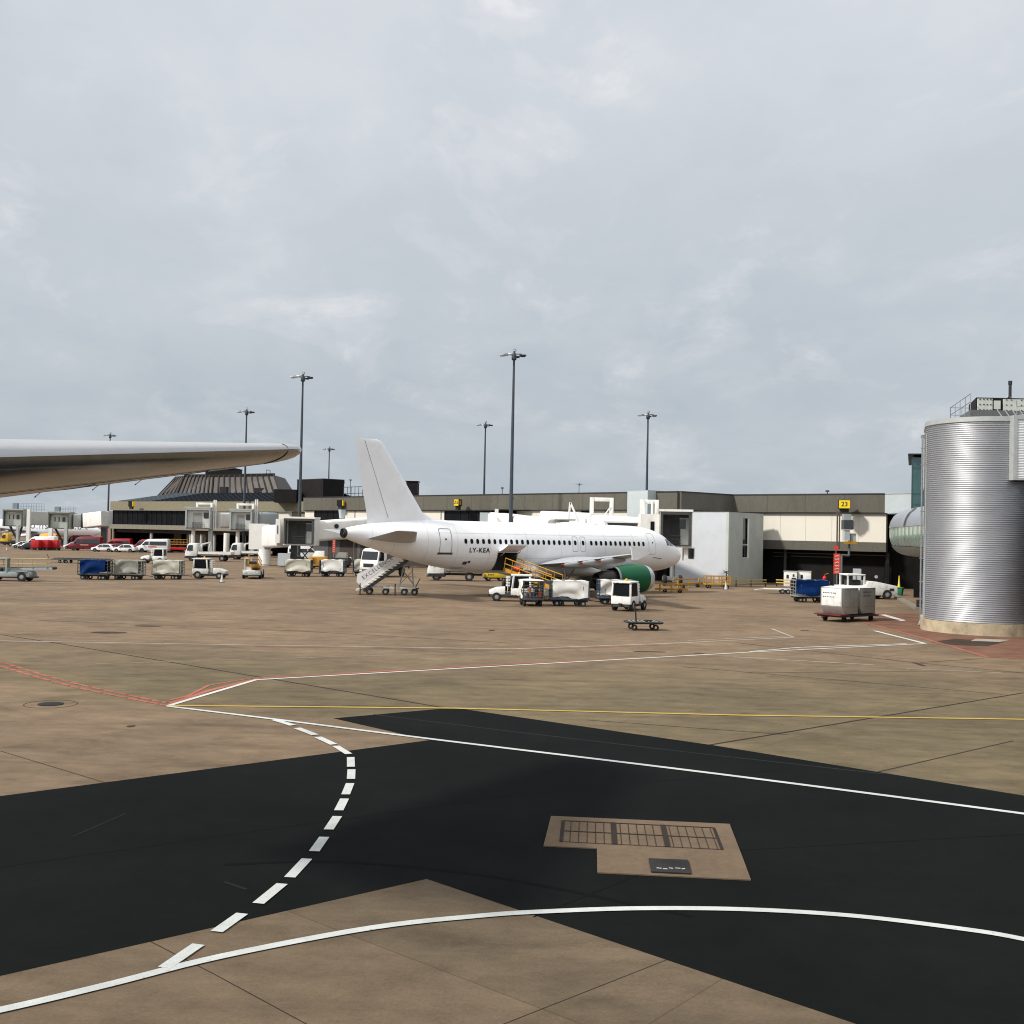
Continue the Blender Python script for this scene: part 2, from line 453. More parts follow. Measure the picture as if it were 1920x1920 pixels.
def flat_material(name, col, rough=.9, spots=None, vary=.2, scale=2.0, wear=None, spec=.06, fine=70):
    mt = bpy.data.materials.new(name); mt.use_nodes = True
    t = mt.node_tree; b = t.nodes['Principled BSDF']; N = t.nodes.new; L = t.links.new
    geo = N('ShaderNodeNewGeometry')
    def noise(s, d=5, r_=.6):
        n = N('ShaderNodeTexNoise'); L(geo.outputs['Position'], n.inputs['Vector'])
        n.inputs['Scale'].default_value = s; n.inputs['Detail'].default_value = d; n.inputs['Roughness'].default_value = r_
        return n.outputs[0]
    def ramp(v, p0, p1, c0, c1):
        r = N('ShaderNodeValToRGB'); e = r.color_ramp.elements
        e[0].position, e[1].position = p0, p1; e[0].color, e[1].color = (*c0, 1), (*c1, 1)
        L(v, r.inputs[0]); return r.outputs[0]
    def mul(a, b2):
        n = N('ShaderNodeMix'); n.data_type = 'RGBA'; n.blend_type = 'MULTIPLY'; n.inputs[0].default_value = 1
        L(a, n.inputs[6]); L(b2, n.inputs[7]); return n.outputs[2]
    c = ramp(noise(scale * .2, 6), .3, .7, tuple(x * (1 - vary) for x in col), tuple(x * (1 + vary) for x in col))
    c = mul(c, ramp(noise(fine, 3), .25, .75, (.8, .8, .8), (1.2, 1.2, 1.2)))
    c = mul(c, ramp(noise(scale * 2, 6), .3, .75, (.9, .9, .9), (1.1, 1.1, 1.1)))
    if wear:
        n = N('ShaderNodeMix'); n.data_type = 'RGBA'
        L(ramp(noise(9, 8, .75), wear[1], wear[1] + .1, (0, 0, 0), (1, 1, 1)), n.inputs[0])
        L(c, n.inputs[6]); n.inputs[7].default_value = (*wear[0], 1); c = n.outputs[2]
    L(c, b.inputs['Base Color'])
    b.inputs['Roughness'].default_value = rough
    b.inputs['Specular IOR Level'].default_value = spec
    bp = N('ShaderNodeBump'); bp.inputs['Strength'].default_value = .3; bp.inputs['Distance'].default_value = .006
    L(noise(fine * .8, 3), bp.inputs['Height']); L(bp.outputs[0], b.inputs['Normal'])
    return mt
ASPHALT = flat_material('asphalt', (.0058, .0065, .0065), .95, vary=.3, scale=1.2, spec=.06)
LINEW = flat_material('white_line_paint', (.52, .51, .47), .75, vary=.12, wear=((.24, .21, .17), .60))
LINEA = flat_material('white_line_on_asphalt', (.46, .475, .455), .75, vary=.14, wear=((.12, .12, .115), .61))
LINEP = flat_material('pale_line_paint', (.36, .33, .29), .8, vary=.2, wear=((.17, .135, .10), .53))
LINER = flat_material('red_line_paint', (.32, .105, .070), .8, vary=.25, wear=((.19, .13, .09), .50))
LINEY = flat_material('yellow_line_paint', (.42, .30, .075), .7, vary=.12, wear=((.2, .16, .08), .60))
JOINT = flat_material('joint_sealant', (.034, .028, .023), .9, vary=.3)
PADCON = flat_material('pit_concrete', (.135, .098, .066), .9, vary=.16, scale=3)
REDPAVE = flat_material('red_brown_paving', (.165, .088, .060), .9, vary=.3, scale=3)
STAIN = flat_material('oil_stain', (.055, .040, .03), .9, vary=.3, scale=4)
IRON = flat_material('cast_iron', (.020, .019, .018), .75, vary=.4, scale=6, spec=.15)

g = MB()
R_ = 6000
g.add([(-R_, -400, 0), (R_, -400, 0), (R_, R_, 0), (-R_, R_, 0)], [(0, 1, 2, 3)])
struct(g.build('ground', ground_material(), smooth=0))

def sheet(name, pix, z, m_, extra=None):
    pts = [G(*p) for p in pix] if extra is None else extra
    mb = MB().poly([(p.x, p.y, z) for p in pts])
    o = mb.build(name, m_, smooth=0)
    if o.data.polygons[0].normal.z < 0: o.data.flip_normals()
    return struct(o)
def ext(a, b, t): return a + (b - a) * t
A1, A2 = G(0, 1493), G(805, 1388)
C1, C2 = G(0, 1830), G(800, 1648)
D2 = G(1605, 1920)
B1, B2 = G(1340, 1398), G(1920, 1492)
road = [ext(A2, A1, 2.6), A2, G(625, 1347), G(850, 1327), B1, B2, ext(B1, B2, 3.2), ext(C2, D2, 4.0), C2, ext(C2, C1, 2.2)]
sheet('road', None, .004, ASPHALT, road)

def stripe(name, pts, w_, z, m_, pix=True):
    """painted line along ground points with constant width"""
    ps = [G(*p) for p in pts] if pix else [Vector(p) for p in pts]
    mb = MB(); L_, R2 = [], []
    for i, p in enumerate(ps):
        a = ps[max(0, i - 1)]; b = ps[min(len(ps) - 1, i + 1)]
        d = (b - a); d.z = 0; d.normalize()
        n = Vector((-d.y, d.x, 0))
        k = 1.0
        if 0 < i < len(ps) - 1:
            d1 = (ps[i] - a); d1.z = 0; d1.normalize()
            k = 1 / max(.5, abs(d1.dot(d)))
        L_.append(p + n * w_ / 2 * k); R2.append(p - n * w_ / 2 * k)
    for i in range(len(ps) - 1):
        mb.add([(q.x, q.y, z) for q in (L_[i], R2[i], R2[i + 1], L_[i + 1])], [(0, 1, 2, 3)])
    o = mb.build(name, m_, smooth=0)
    if o.data.polygons[0].normal.z < 0: o.data.flip_normals()
    return struct(o)
def spline(pts, n=8):
    out = []
    for i in range(len(pts) - 1):
        p0, p1, p2, p3 = (Vector(pts[max(0, i - 1)]), Vector(pts[i]), Vector(pts[i + 1]), Vector(pts[min(len(pts) - 1, i + 2)]))
        for k in range(n):
            t = k / n
            out.append(.5 * ((2 * p1) + (-p0 + p2) * t + (2 * p0 - 5 * p1 + 4 * p2 - p3) * t * t + (-p0 + 3 * p1 - 3 * p2 + p3) * t ** 3))
    out.append(Vector(pts[-1])); return out
def gsp(pix, n=6): return spline([G(*p) for p in pix], n)

# joints in the concrete, sealed dark
jz = .003
for k, (pts, wd) in enumerate([([(0, 1190), (100, 1205), (850, 1330)], .10), ([(1330, 1397), (1920, 1299)], .09), ([(1640, 1449), (1900, 1389)], .05),
                 ([(281, 1765), (400, 1826), (620, 1945)], .014), ([(0, 1408), (195, 1467)], .025), ([(940, 1922), (1275, 1790)], .012),
                 ([(70, 1163), (500, 1180), (960, 1206)], .09), ([(1380, 1205), (1720, 1243), (1920, 1262)], .10),
                 ([(1725, 1242), (1845, 1235)], .08), ([(1390, 1262), (1790, 1258)], .06), ([(640, 1322), (830, 1328)], .05),
                 ([(1280, 1250), (1880, 1302)], .07), ([(1100, 1350), (1480, 1378)], .05)]):
    stripe('concrete_joint', pts, wd, jz, JOINT)
# red staff lines and white borders
lz = .008
stripe('white_line', [(0, 1202), (420, 1209), (960, 1217)], .16, lz, LINEP)
stripe('white_line', [(960, 1217), (1270, 1206), (1488, 1195), (1447, 1179)], .17, lz, LINEP)
stripe('red_line', [(480, 1212), (960, 1219.5), (1270, 1208.5)], .10, lz, LINER)
stripe('white_line', [(315, 1324), (480, 1275), (960, 1248), (1410, 1223), (1735, 1207)], .16, .012, LINEW)
stripe('white_line', [(1735, 1207), (1640, 1183)], .24, .012, LINEW)
stripe('white_line', [(1290, 1201), (1480, 1193)], .12, lz, LINEP)
stripe('white_line', [(1405, 1222), (1500, 1214), (1700, 1207)], .14, lz, LINEW)
stripe('white_line', [(1375, 1232), (1640, 1247)], .14, lz, LINEP)
stripe('white_line', [(1700, 1254), (1880, 1262)], .10, lz, LINEP)
stripe('white_line', [(180, 1245), (480, 1236), (960, 1222)], .05, lz, LINEP)
stripe('red_line', [(313, 1320), (345, 1311), (395, 1294), (486, 1272), (960, 1245), (1150, 1236)], .22, lz, LINER)
stripe('red_line', [(318, 1313), (352, 1305), (392, 1285), (470, 1272)], .12, lz, LINER)
stripe('red_line', [(1618, 1167), (1700, 1188), (1850, 1232), (1960, 1237)], .26, .012, LINER)
# double dashed red line
ra = [(0, 1241), (130, 1279), (315, 1319)]; rb = [(0, 1249), (130, 1286), (312, 1323)]
for line in (ra, rb):
    ps = gsp(line, 9)
    for i in range(0, len(ps) - 1, 1):
        a, b = ps[i], ps[i + 1]
        stripe('red_dash', [a, ext(a, b, .9)], .15, lz, LINER, pix=False)
# yellow guidance line
stripe('yellow_line', [(316, 1323.5), (850, 1328.5), (1380, 1341.5), (2300, 1355)], .16, .014, LINEY)
# long solid white line along the road, then the sweeping arc
stripe('white_line', gsp([(315, 1325), (520, 1350), (820, 1388), (1340, 1451.5), (1920, 1527), (2400, 1592)]), .155, .016, LINEA, pix=False)
stripe('white_line', gsp([(-300, 1958), (0, 1896), (200, 1849), (420, 1794), (700, 1741), (900, 1719), (1020, 1711), (1200, 1705), (1400, 1707), (1600, 1719), (1800, 1743), (1920, 1763), (2150, 1815)]), .15, .016, LINEA, pix=False)
for a, b in [((515, 1350.5), (549, 1361)), ((557, 1366), (591, 1379)), ((596, 1383), (626, 1397)), ((630, 1400), (654, 1415)), ((657.5, 1421), (658, 1439)), ((659, 1444), (658, 1462)),
             ((656.5, 1470), (648, 1491)), ((646, 1499), (635, 1521)), ((632.5, 1532), (616, 1557)), ((608, 1571), (589, 1598)), ((575.5, 1612), (543, 1647)),
             ((529, 1659), (484, 1696)), ((454, 1715), (406, 1749)), ((372, 1773), (308, 1817))]:
    ga, gb = G(*a), G(*b)
    if gb.y > 24: stripe('white_dash', [ga, gb], .19, .018, LINEA, pix=False)
    else: stripe('white_dash', [ga, gb], .165, .018, LINEA, pix=False)
stripe('white_line', [(-60, 1092), (420, 1093), (700, 1087)], .22, lz, LINEP)
# old line ghosts on the asphalt
GHOST = flat_material('scuffed_asphalt', (.020, .021, .020), .9, vary=.3, wear=((.014, .014, .014), .47))
stripe('road_scuff', [(700, 1340), (960, 1372), (1300, 1412), (1660, 1452)], .09, .0065, GHOST)
stripe('road_scuff', [(136, 1569), (235, 1526)], .03, .0065, GHOST)
stripe('road_scuff', [(420, 1654), (462, 1668)], .04, .0065, GHOST)
SEAMA = flat_material('asphalt_seam', (.0030, .0032, .0032), .9, vary=.2)
stripe('asphalt_seam', [(-200, 1655), (400, 1570), (960, 1492), (1500, 1440)], .03, .0058, SEAMA)
stripe('asphalt_seam', gsp([(420, 1622), (640, 1617), (925, 1645), (1300, 1720)]), .10, .0060, SEAMA, pix=False)
stripe('asphalt_seam', [(1000, 1720), (1300, 1600), (2000, 1560)], .02, .0062, SEAMA)
# red-brown paving at the foot of the tower
sheet('red_paving', [(1617, 1168), (1650, 1150), (1740, 1152), (2050, 1182), (2050, 1245), (1920, 1236), (1850, 1232), (1700, 1188)], .006, REDPAVE)
sheet('white_dash', [(1650, 1153), (1660, 1152.5), (1699, 1163.5), (1690, 1165)], .014, LINEW)
sheet('oil_stain', [(1745, 1204), (1790, 1198), (1884, 1204), (1850, 1212), (1790, 1210)], .010, STAIN)
sheet('pale_patch', [(1830, 1198), (1895, 1200), (1875, 1204), (1820, 1202)], .014, LINEP)
for p, s in (((1215, 1222), (.95, .12)), ((1310, 1225), (.3, .1)), ((1724, 1246), (.12, .5)), ((280, 1174), (.8, .2)), ((200, 1186), (1.0, .3)), ((922, 1182), (.2, .2)), ((246, 1362), (.1, .1)), ((1508, 1182), (.3, .15))):
    c_ = G(*p)
    n_ = 9
    o = MB().poly([(c_.x + s[0] * math.cos(2 * PI * i / n_) * random.uniform(.7, 1.1), c_.y + s[1] * 1.6 * math.sin(2 * PI * i / n_) * random.uniform(.7, 1.1), .009) for i in range(n_)]).build('oil_stain', STAIN, smooth=0)
    struct(o)

# round drain cover let into the concrete
c_ = G(95, 1320.5)
t_ = thing('drain_cover', 'round cast iron drain cover with a dark ring set in brown concrete', 'drain cover', (c_.x, c_.y, 0))
MB().lathe([(.34, 0), (.34, .016), (.30, .018), (.001, .018)], (0, 0, 0), n=24).build('lid', IRON, t_)
MB().lathe([(.70, .005), (.70, .009), (.685, .009), (.685, .005)], (0, 0, 0), n=32).build('seal_ring', STAIN, t_)

# service pit: concrete surround with long lid slabs and a small black lid
pad = thing('service_pit', 'concrete service pit surround with slab lids let into black asphalt', 'pit cover', G(1230, 1590))
o_ = Vector(pad.location)
def rel(p, z): return (p.x - o_.x, p.y - o_.y, z)
mb = MB()
outl = [(1033, 1532), (1368, 1547), (1392, 1609), (1408, 1652), (1120, 1638), (1119, 1592.5), (1019, 1588)]
pp = [G(*p) for p in outl]
n = len(pp)
mb.add([rel(p, .001) for p in pp] + [rel(p, .022) for p in pp], [tuple(range(n, 2 * n))] + [(i, (i + 1) % n, n + (i + 1) % n, n + i) for i in range(n)])
mb.build('surround', PADCON, pad, smooth=0)
q = [G(1056, 1541.5), G(1338, 1555), G(1354, 1596), G(1052, 1581)]
def bil(u, v): return (q[0] * (1 - u) + q[1] * u) * (1 - v) + (q[3] * (1 - u) + q[2] * u) * v
mb = MB()
def strip(a, b, wd, z=.030):
    d = (b - a).normalized(); nn = Vector((-d.y, d.x, 0)) * wd / 2
    mb.add([rel(p, z) for p in (a - nn, b - nn, b + nn, a + nn)], [(0, 1, 2, 3)])
strip(bil(0, 0), bil(1, 0), .04); strip(bil(0, 1), bil(1, 1), .022, .0302); strip(bil(0, .5), bil(1, .5), .038, .0305); strip(bil(0, 0), bil(0, 1), .06, .031); strip(bil(1, 0), bil(1, 1), .05, .031)
for k in range(1, 19):
    if k in (6, 12): continue
    strip(bil(k / 18.5, 0), bil(k / 18.5, 1), .011, .0315)
mb.build('lid_joint', JOINT, pad, smooth=0, recalc=False)
for u in (.335, .665):
    mb = MB(); strip(bil(u, -.02), bil(u, 1.0), .09, .034); mb.build('lid_beam', JOINT, pad, smooth=0, recalc=False)
cv = [G(1216, 1614.5), G(1290, 1617.5), G(1296, 1643), G(1221, 1639.5)]
mb = MB(); mb.add([rel(p, .03) for p in cv] + [rel(p, .046) for p in cv], [(4, 5, 6, 7), (0, 1, 5, 4), (1, 2, 6, 5), (2, 3, 7, 6), (3, 0, 4, 7)])
lid = mb.build('access_lid', IRON, pad, smooth=0)
mb = MB()
for k in range(5):
    a = cv[3] + (cv[2] - cv[3]) * (.15 + .16 * k) + (cv[0] - cv[3]) * random.uniform(.2, .32)
    b = a + Vector((random.uniform(.05, .10), random.uniform(-.02, .05), 0))
    strip(a, b, .03, .050)
mb.build('paint_mark', LINEW, lid, smooth=0, recalc=False)
# ------------------------------------------------------------------ airliners
X0 = 16.0                                  # the empty sits on the ground under the main gear
ST = [0, .12, .35, .8, 1.4, 2.0, 2.7, 3.5, 4.6, 6.0, 9, 20, 22, 24, 25.5, 27, 28.8, 30.5, 32.2, 33.3, 33.84]
TP = [3.30, 3.56, 3.80, 4.12, 4.46, 4.80, 5.22, 5.52, 5.76, 5.88, 5.9, 5.9, 5.9, 5.9, 5.9, 5.88, 5.80, 5.66, 5.45, 5.26, 5.12]
BT = [3.22, 2.95, 2.70, 2.42, 2.20, 2.05, 1.93, 1.85, 1.79, 1.76, 1.76, 1.76, 1.78, 1.97, 2.19, 2.48, 2.87, 3.32, 3.84, 4.20, 4.40]
HW = [.03, .32, .62, .97, 1.27, 1.49, 1.67, 1.80, 1.91, 1.96, 1.975, 1.975, 1.97, 1.90, 1.80, 1.65, 1.40, 1.10, .72, .48, .34]
def interp(s, ys):
    if s <= ST[0]: return ys[0]
    if s >= ST[-1]: return ys[-1]
    i = max(k for k in range(len(ST) - 1) if ST[k] <= s)
    h = ST[i + 1] - ST[i]; t = (s - ST[i]) / h
    def sl(k):
        if k <= 0: return (ys[1] - ys[0]) / (ST[1] - ST[0])
        if k >= len(ST) - 1: return (ys[-1] - ys[-2]) / (ST[-1] - ST[-2])
        a = (ys[k] - ys[k - 1]) / (ST[k] - ST[k - 1]); b = (ys[k + 1] - ys[k]) / (ST[k + 1] - ST[k])
        return 0 if a * b <= 0 else 2 * a * b / (a + b)
    m0, m1 = sl(i) * h, sl(i + 1) * h
    t2, t3 = t * t, t * t * t
    return (2 * t3 - 3 * t2 + 1) * ys[i] + (t3 - 2 * t2 + t) * m0 + (-2 * t3 + 3 * t2) * ys[i + 1] + (t3 - t2) * m1
def sect(s): return interp(s, TP), interp(s, BT), interp(s, HW)
def skin(s, z, off=.012, side=-1):
    t, b, h = sect(s)
    zc, hh = (t + b) / 2, (t - b) / 2
    q = max(0.0, 1 - ((z - zc) / hh) ** 2)
    y = h * math.sqrt(q)
    n = Vector((0, y / max(h, .01) ** 2, (z - zc) / hh ** 2)).normalized()
    return Vector((X0 - s, side * (y + n.y * off), z + n.z * off))
def rrect(s0, s1, z0, z1, r, n=4):
    pts = []
    for cx, cz, a0 in ((s1 - r, z1 - r, 0), (s0 + r, z1 - r, 90), (s0 + r, z0 + r, 180), (s1 - r, z0 + r, 270)):
        for k in range(n + 1):
            a = rad(a0 + 90 * k / n); pts.append((cx + r * math.cos(a), cz + r * math.sin(a)))
    return pts
def subdiv(loop, step=.25):
    out = []
    for i, p in enumerate(loop):
        q = loop[(i + 1) % len(loop)]
        k = max(1, int(math.hypot(q[0] - p[0], q[1] - p[1]) / step))
        out += [(p[0] + (q[0] - p[0]) * j / k, p[1] + (q[1] - p[1]) * j / k) for j in range(k)]
    return out
def decal(loop, off=.012):
    c = (sum(p[0] for p in loop) / len(loop), sum(p[1] for p in loop) / len(loop))
    vs = [skin(*c, off)] + [skin(p[0], p[1], off) for p in loop]
    n = len(loop)
    return MB().add(vs, [(0, 1 + i, 1 + (i + 1) % n) for i in range(n)])
def outline(loop, wd, off=.012):
    loop = subdiv(loop); n = len(loop); c = (sum(p[0] for p in loop) / n, sum(p[1] for p in loop) / n)
    vs = []
    for i, p in enumerate(loop):
        a, b = loop[i - 1], loop[(i + 1) % n]
        t = Vector((b[0] - a[0], b[1] - a[1])).normalized()
        nn = Vector((t.y, -t.x))
        for sg in (-1, 1): vs.append(skin(p[0] + nn.x * wd / 2 * sg, p[1] + nn.y * wd / 2 * sg, off))
    return MB().add(vs, [(2 * i, 2 * i + 1, 2 * ((i + 1) % n) + 1, 2 * ((i + 1) % n)) for i in range(n)])
def skin_text(body, size, s_mid, z_mid, m_, parent, name, spacing=1.0, bold=0.0, off=.03):
    mb = text_mb(body, size, spacing=spacing, bold=bold)
    mb.v = [tuple(skin(s_mid - v[0], z_mid + v[1], off)) for v in mb.v]
    return mb.build(name, m_, parent, smooth=0, recalc=False)
def naca(n=10):
    xs = [(1 - math.cos(PI * i / n)) / 2 for i in range(n + 1)]
    yt = [5 * (.2969 * math.sqrt(x) - .126 * x - .3516 * x * x + .2843 * x ** 3 - .1036 * x ** 4) for x in xs]
    return xs, yt
def foil(le, chord, thick, up, aft, n=10, camber=.02):
    xs, yt = naca(n); le, up, aft = Vector(le), Vector(up), Vector(aft)
    top = [le + aft * chord * x + up * chord * (thick * y + camber * 4 * x * (1 - x)) for x, y in zip(xs, yt)]
    bot = [le + aft * chord * x + up * chord * (-thick * y + camber * 4 * x * (1 - x)) for x, y in zip(xs, yt)]
    return top + bot[-2:0:-1]
AFT, UP = Vector((-1, 0, 0)), Vector((0, 0, 1))

def airliner(name, label, loc, rz, full=True, eng_m=None, eng_lip=None, fin_m=None):
    t = thing(name, label, 'airliner', loc, rz)
    # ---- fuselage with the aft hold opening cut out of the skin
    cs0, cs1, cz0, cz1 = 19.55, 21.42, 2.02, 3.46
    stn = sorted(set([0, .05, .12, .22, .35, .55, .8, 1.1, 1.4, 1.7, 2.0, 2.35, 2.7, 3.1, 3.5, 4, 4.6, 5.3, 6] + [7 + k for k in range(12)] + [cs0, cs1, 20.2, 20.8] + [22 + .6 * k for k in range(19)] + [33.4, 33.84]))
    NA = 64
    rings = []
    angs = []
    hh = (5.9 - 1.76) / 2; zc0 = (5.9 + 1.76) / 2
    for i in range(NA): angs.append(2 * PI * i / NA)
    az0, az1 = math.asin((cz0 - zc0) / hh), math.asin((cz1 - zc0) / hh)
    for a_t in (az0, az1):             # starboard side is y<0: angle pi - a
        tgt = (PI - a_t) % (2 * PI)
        k = min(range(NA), key=lambda i: abs(angs[i] - tgt)); angs[k] = tgt
    for s in stn:
        tp, bt, hw = sect(s); zc, h2 = (tp + bt) / 2, (tp - bt) / 2
        rings.append([Vector((X0 - s, hw * math.cos(a), zc + h2 * math.sin(a))) for a in angs])
    mb = MB().loft(rings)
    if full:
        keep = []
        for f in mb.f:
            if len(f) == 4:
                c = sum((Vector(mb.v[i]) for i in f), Vector()) / 4
                s = X0 - c.x
                if c.y < 0 and cs0 < s < cs1 and cz0 - .01 < c.z < cz1 + .01 and abs(c.y) > .9: continue
            keep.append(f)
        mb.f = keep
    fus = mb.build('fuselage', W_PAINT, t, smooth=40)
    # ---- fin
    fm = fin_m or W_PAINT
    fs = [(5.35, 26.3, 5.75, .06), (5.75, 26.7, 5.30, .095), (6.6, 27.35, 4.78, .10), (9.2, 29.15, 3.55, .10), (11.45, 30.72, 2.36, .095), (11.72, 30.98, 2.08, .09), (11.84, 31.35, 1.68, .06)]
    MB().loft([foil((X0 - le, 0, z), c, th, (0, -1, 0), AFT, 9, 0) for z, le, c, th in fs]).build('tail_fin', fm, t, smooth=50)
    mb = MB()                                  # dorsal fillet
    mb.add([(X0 - 24.9, 0, 5.89), (X0 - 27.2, .17, 5.84), (X0 - 27.2, -.17, 5.84), (X0 - 27.15, 0, 6.42), (X0 - 26.4, 0, 6.02)], [(0, 1, 3, 4), (0, 4, 3, 2), (1, 2, 3)])
    mb.build('dorsal_fillet', fm, t, smooth=50)
    if full:                                   # rudder hinge line
        mb = MB()
        for z0, z1 in ((5.95, 11.7),):
            for sd_ in (-1,):
                pts = []
                for k in range(13):
                    z = z0 + (z1 - z0) * k / 12
                    le = 26.7 + (z - 5.75) * (30.72 - 26.7) / (11.45 - 5.75); c = 5.30 + (z - 5.75) * (2.36 - 5.30) / (11.45 - 5.75)
                    x = .67; th = .098 * c
                    y = 5 * (.2969 * math.sqrt(x) - .126 * x - .3516 * x * x + .2843 * x ** 3 - .1036 * x ** 4) * th
                    pts.append((X0 - le - c * x, sd_ * (y + .012), z))
                for a, b in zip(pts, pts[1:]):
                    mb.add([Vector(a) + Vector((.016, 0, 0)), Vector(a) - Vector((.016, 0, 0)), Vector(b) - Vector((.016, 0, 0)), Vector(b) + Vector((.016, 0, 0))], [(0, 1, 2, 3)])
        mb.build('rudder_seam', SEAM, t, smooth=0, recalc=False)
    # ---- tailplanes
    for sg in (-1, 1):
        rr = []
        for y, le, c, z, th in ((.45, 28.0, 4.2, 4.22, .11), (1.2, 28.45, 3.85, 4.32, .11), (5.9, 31.1, 1.66, 4.98, .10), (6.15, 31.4, 1.28, 5.02, .08), (6.22, 31.7, .88, 5.03, .04)):
            rr.append(foil((X0 - le, sg * y, z - .06), c, th, UP, (Vector((-1, 0, .05))).normalized(), 9, -.005))
        MB().loft(rr).build('tailplane', mat('tailplane_grey', (.36, .365, .37), .4, vary=.04, coat=.15), t, smooth=50)
    # ---- wings, fairings, fences
    def wing_at(y):
        """leading edge station, chord, height"""
        if y <= 6.4: return 11.1 + (y - 1.5) * .53, 6.5 + (y - 1.5) * (3.95 - 6.5) / 4.9, 2.62 + y * .058
        return 13.7 + (y - 6.4) * .5, 3.95 + (y - 6.4) * (1.55 - 3.95) / 10.65, 2.99 + (y - 6.4) * .078
    for sg in (-1, 1):
        rr = []
        for y, th in ((1.2, .14), (3, .135), (6.4, .12), (9, .115), (12, .11), (15, .105), (16.6, .10), (17.0, .07)):
            le, c, z = wing_at(y)
            rr.append(foil((X0 - le, sg * y, z), c, th, UP, Vector((-1, 0, -.035)).normalized(), 12, .018))
        wg = MB().loft(rr).build('wing', mat('wing_light_grey', (.38, .39, .40), .4, vary=.04, coat=.15), t, smooth=50)
        for y, L_ in ((7.6, 3.6), (10.6, 3.0), (13.6, 2.5)):
            le, c, z = wing_at(y)
            xb = X0 - le - c * .42
            prof = [(.02, 0), (.11, .25), (.17, .9), (.18, L_ * .55), (.12, L_ * .85), (.075, L_ * .93)]
            mb = MB()
            rg = []
            for r, d in prof:
                rg.append([Vector((xb - d, sg * y + r * math.cos(a), z - .30 - .03 * d + r * 1.35 * math.sin(a))) for a in [2 * PI * i / 10 for i in range(10)]])
            mb.loft(rg)
            fa = mb.build('flap_fairing', _M['wing_light_grey'], t, smooth=60)
            r, d = prof[-1]
            rg = [[Vector((xb - dd, sg * y + q * math.cos(a), z - .30 - .03 * dd + q * 1.35 * math.sin(a))) for a in [2 * PI * i / 10 for i in range(10)]] for q, dd in ((r * .62, L_ * .93), (.02, L_ * 1.02))]
            MB().loft(rg).build('fairing_tip', TAILR if full else W_PAINT, fa, smooth=60)
        le, c, z = wing_at(17.05)
        mb = MB()
        xl = X0 - le
        for dz, dx in ((.42, 1.4), (-.45, 1.25)):
            mb.prism([(0, 0), (-1.75, 0), (-dx - .45, dz), (-dx, dz)], -.02, .02) if False else None
            pts = [(xl - .05, z + .02), (xl - 1.75, z - .03), (xl - dx - .48, z + dz), (xl - dx, z + dz)]
            vs = [(p[0], sg * 17.03 - .025, p[1]) for p in pts] + [(p[0], sg * 17.03 + .025, p[1]) for p in pts]
            mb.add(vs, [(0, 1, 2, 3), (7, 6, 5, 4), (0, 4, 5, 1), (1, 5, 6, 2), (2, 6, 7, 3), (3, 7, 4, 0)])
        if full: mb.build('wingtip_fence', W_PAINT, t, smooth=0)
        # engines
        ex, ey, ez = X0 - 9.05, sg * 5.75, 1.52
        em = eng_m or GREEN
        def lathe(prof, nm, m_): return MB().lathe([(r, -d) for r, d in prof], (ex, ey, ez), 'x', 32).build(nm, m_, t, smooth=50, recalc=False)
        lathe([(1.13, .62), (1.185, 1.3), (1.19, 1.9), (1.14, 2.7), (1.02, 3.5), (.99, 3.78)], 'nacelle', em)
        lathe([(.86, 1.1), (.80, .45), (.84, .12), (.91, 0), (.98, .06), (1.06, .28), (1.13, .62)], 'intake_lip', eng_lip or LIPM)
        lathe([(.001, .95), (.2, 1.0), (.86, 1.1)], 'fan', METALD)
        lathe([(.99, 3.78), (.93, 3.78), (.88, 3.3), (.62, 3.2)], 'fan_duct', METALD)
        lathe([(.72, 3.2), (.70, 4.2), (.60, 5.0), (.47, 5.5), (.43, 5.5), (.3, 5.2), (.02, 5.9)], 'exhaust_nozzle', METALD)
        lathe([(1.005, 3.6), (1.015, 3.62), (.995, 3.80), (.94, 3.80)], 'nozzle_ring', RIM)
        mb = MB()
        le, c, z = wing_at(5.75)
        pts = [(ex - .9, ez + 1.05), (ex - 2.0, ez + 1.42), (X0 - le - .1, z + .18), (X0 - le - c * .62, z - .02), (X0 - le - c * .55, z - .3), (ex - 5.2, ez + .75), (ex - 3.0, ez + .9)]
        n_ = len(pts)
        mb.add([(p[0], ey - .17, p[1]) for p in pts] + [(p[0], ey + .17, p[1]) for p in pts], [tuple(range(n_)), tuple(range(2 * n_ - 1, n_ - 1, -1))] + [(i, n_ + i, n_ + (i + 1) % n_, (i + 1) % n_) for i in range(n_)])
        mb.build('pylon', mat('wing_light_grey', (.46, .47, .48)), t, bevel=.06)
    # belly fairing
    rg = []
    for s, hw, dz, zt in ((9.6, .35, 1.72, 1.9), (10.3, 1.25, 1.56, 2.3), (11.5, 1.98, 1.47, 2.6), (14, 2.12, 1.44, 2.75), (17, 2.12, 1.44, 2.65), (18.3, 1.95, 1.50, 2.45), (19.3, 1.30, 1.62, 2.15), (20.0, .4, 1.74, 1.9)):
        rg.append([Vector((X0 - s, hw * math.copysign(abs(math.cos(a)) ** .75, math.cos(a)), (zt + dz) / 2 + (zt - dz) / 2 * math.copysign(abs(math.sin(a)) ** .8, math.sin(a)))) for a in [2 * PI * i / 28 for i in range(28)]])
    MB().loft(rg).build('belly_fairing', W_PAINT, t, smooth=60)
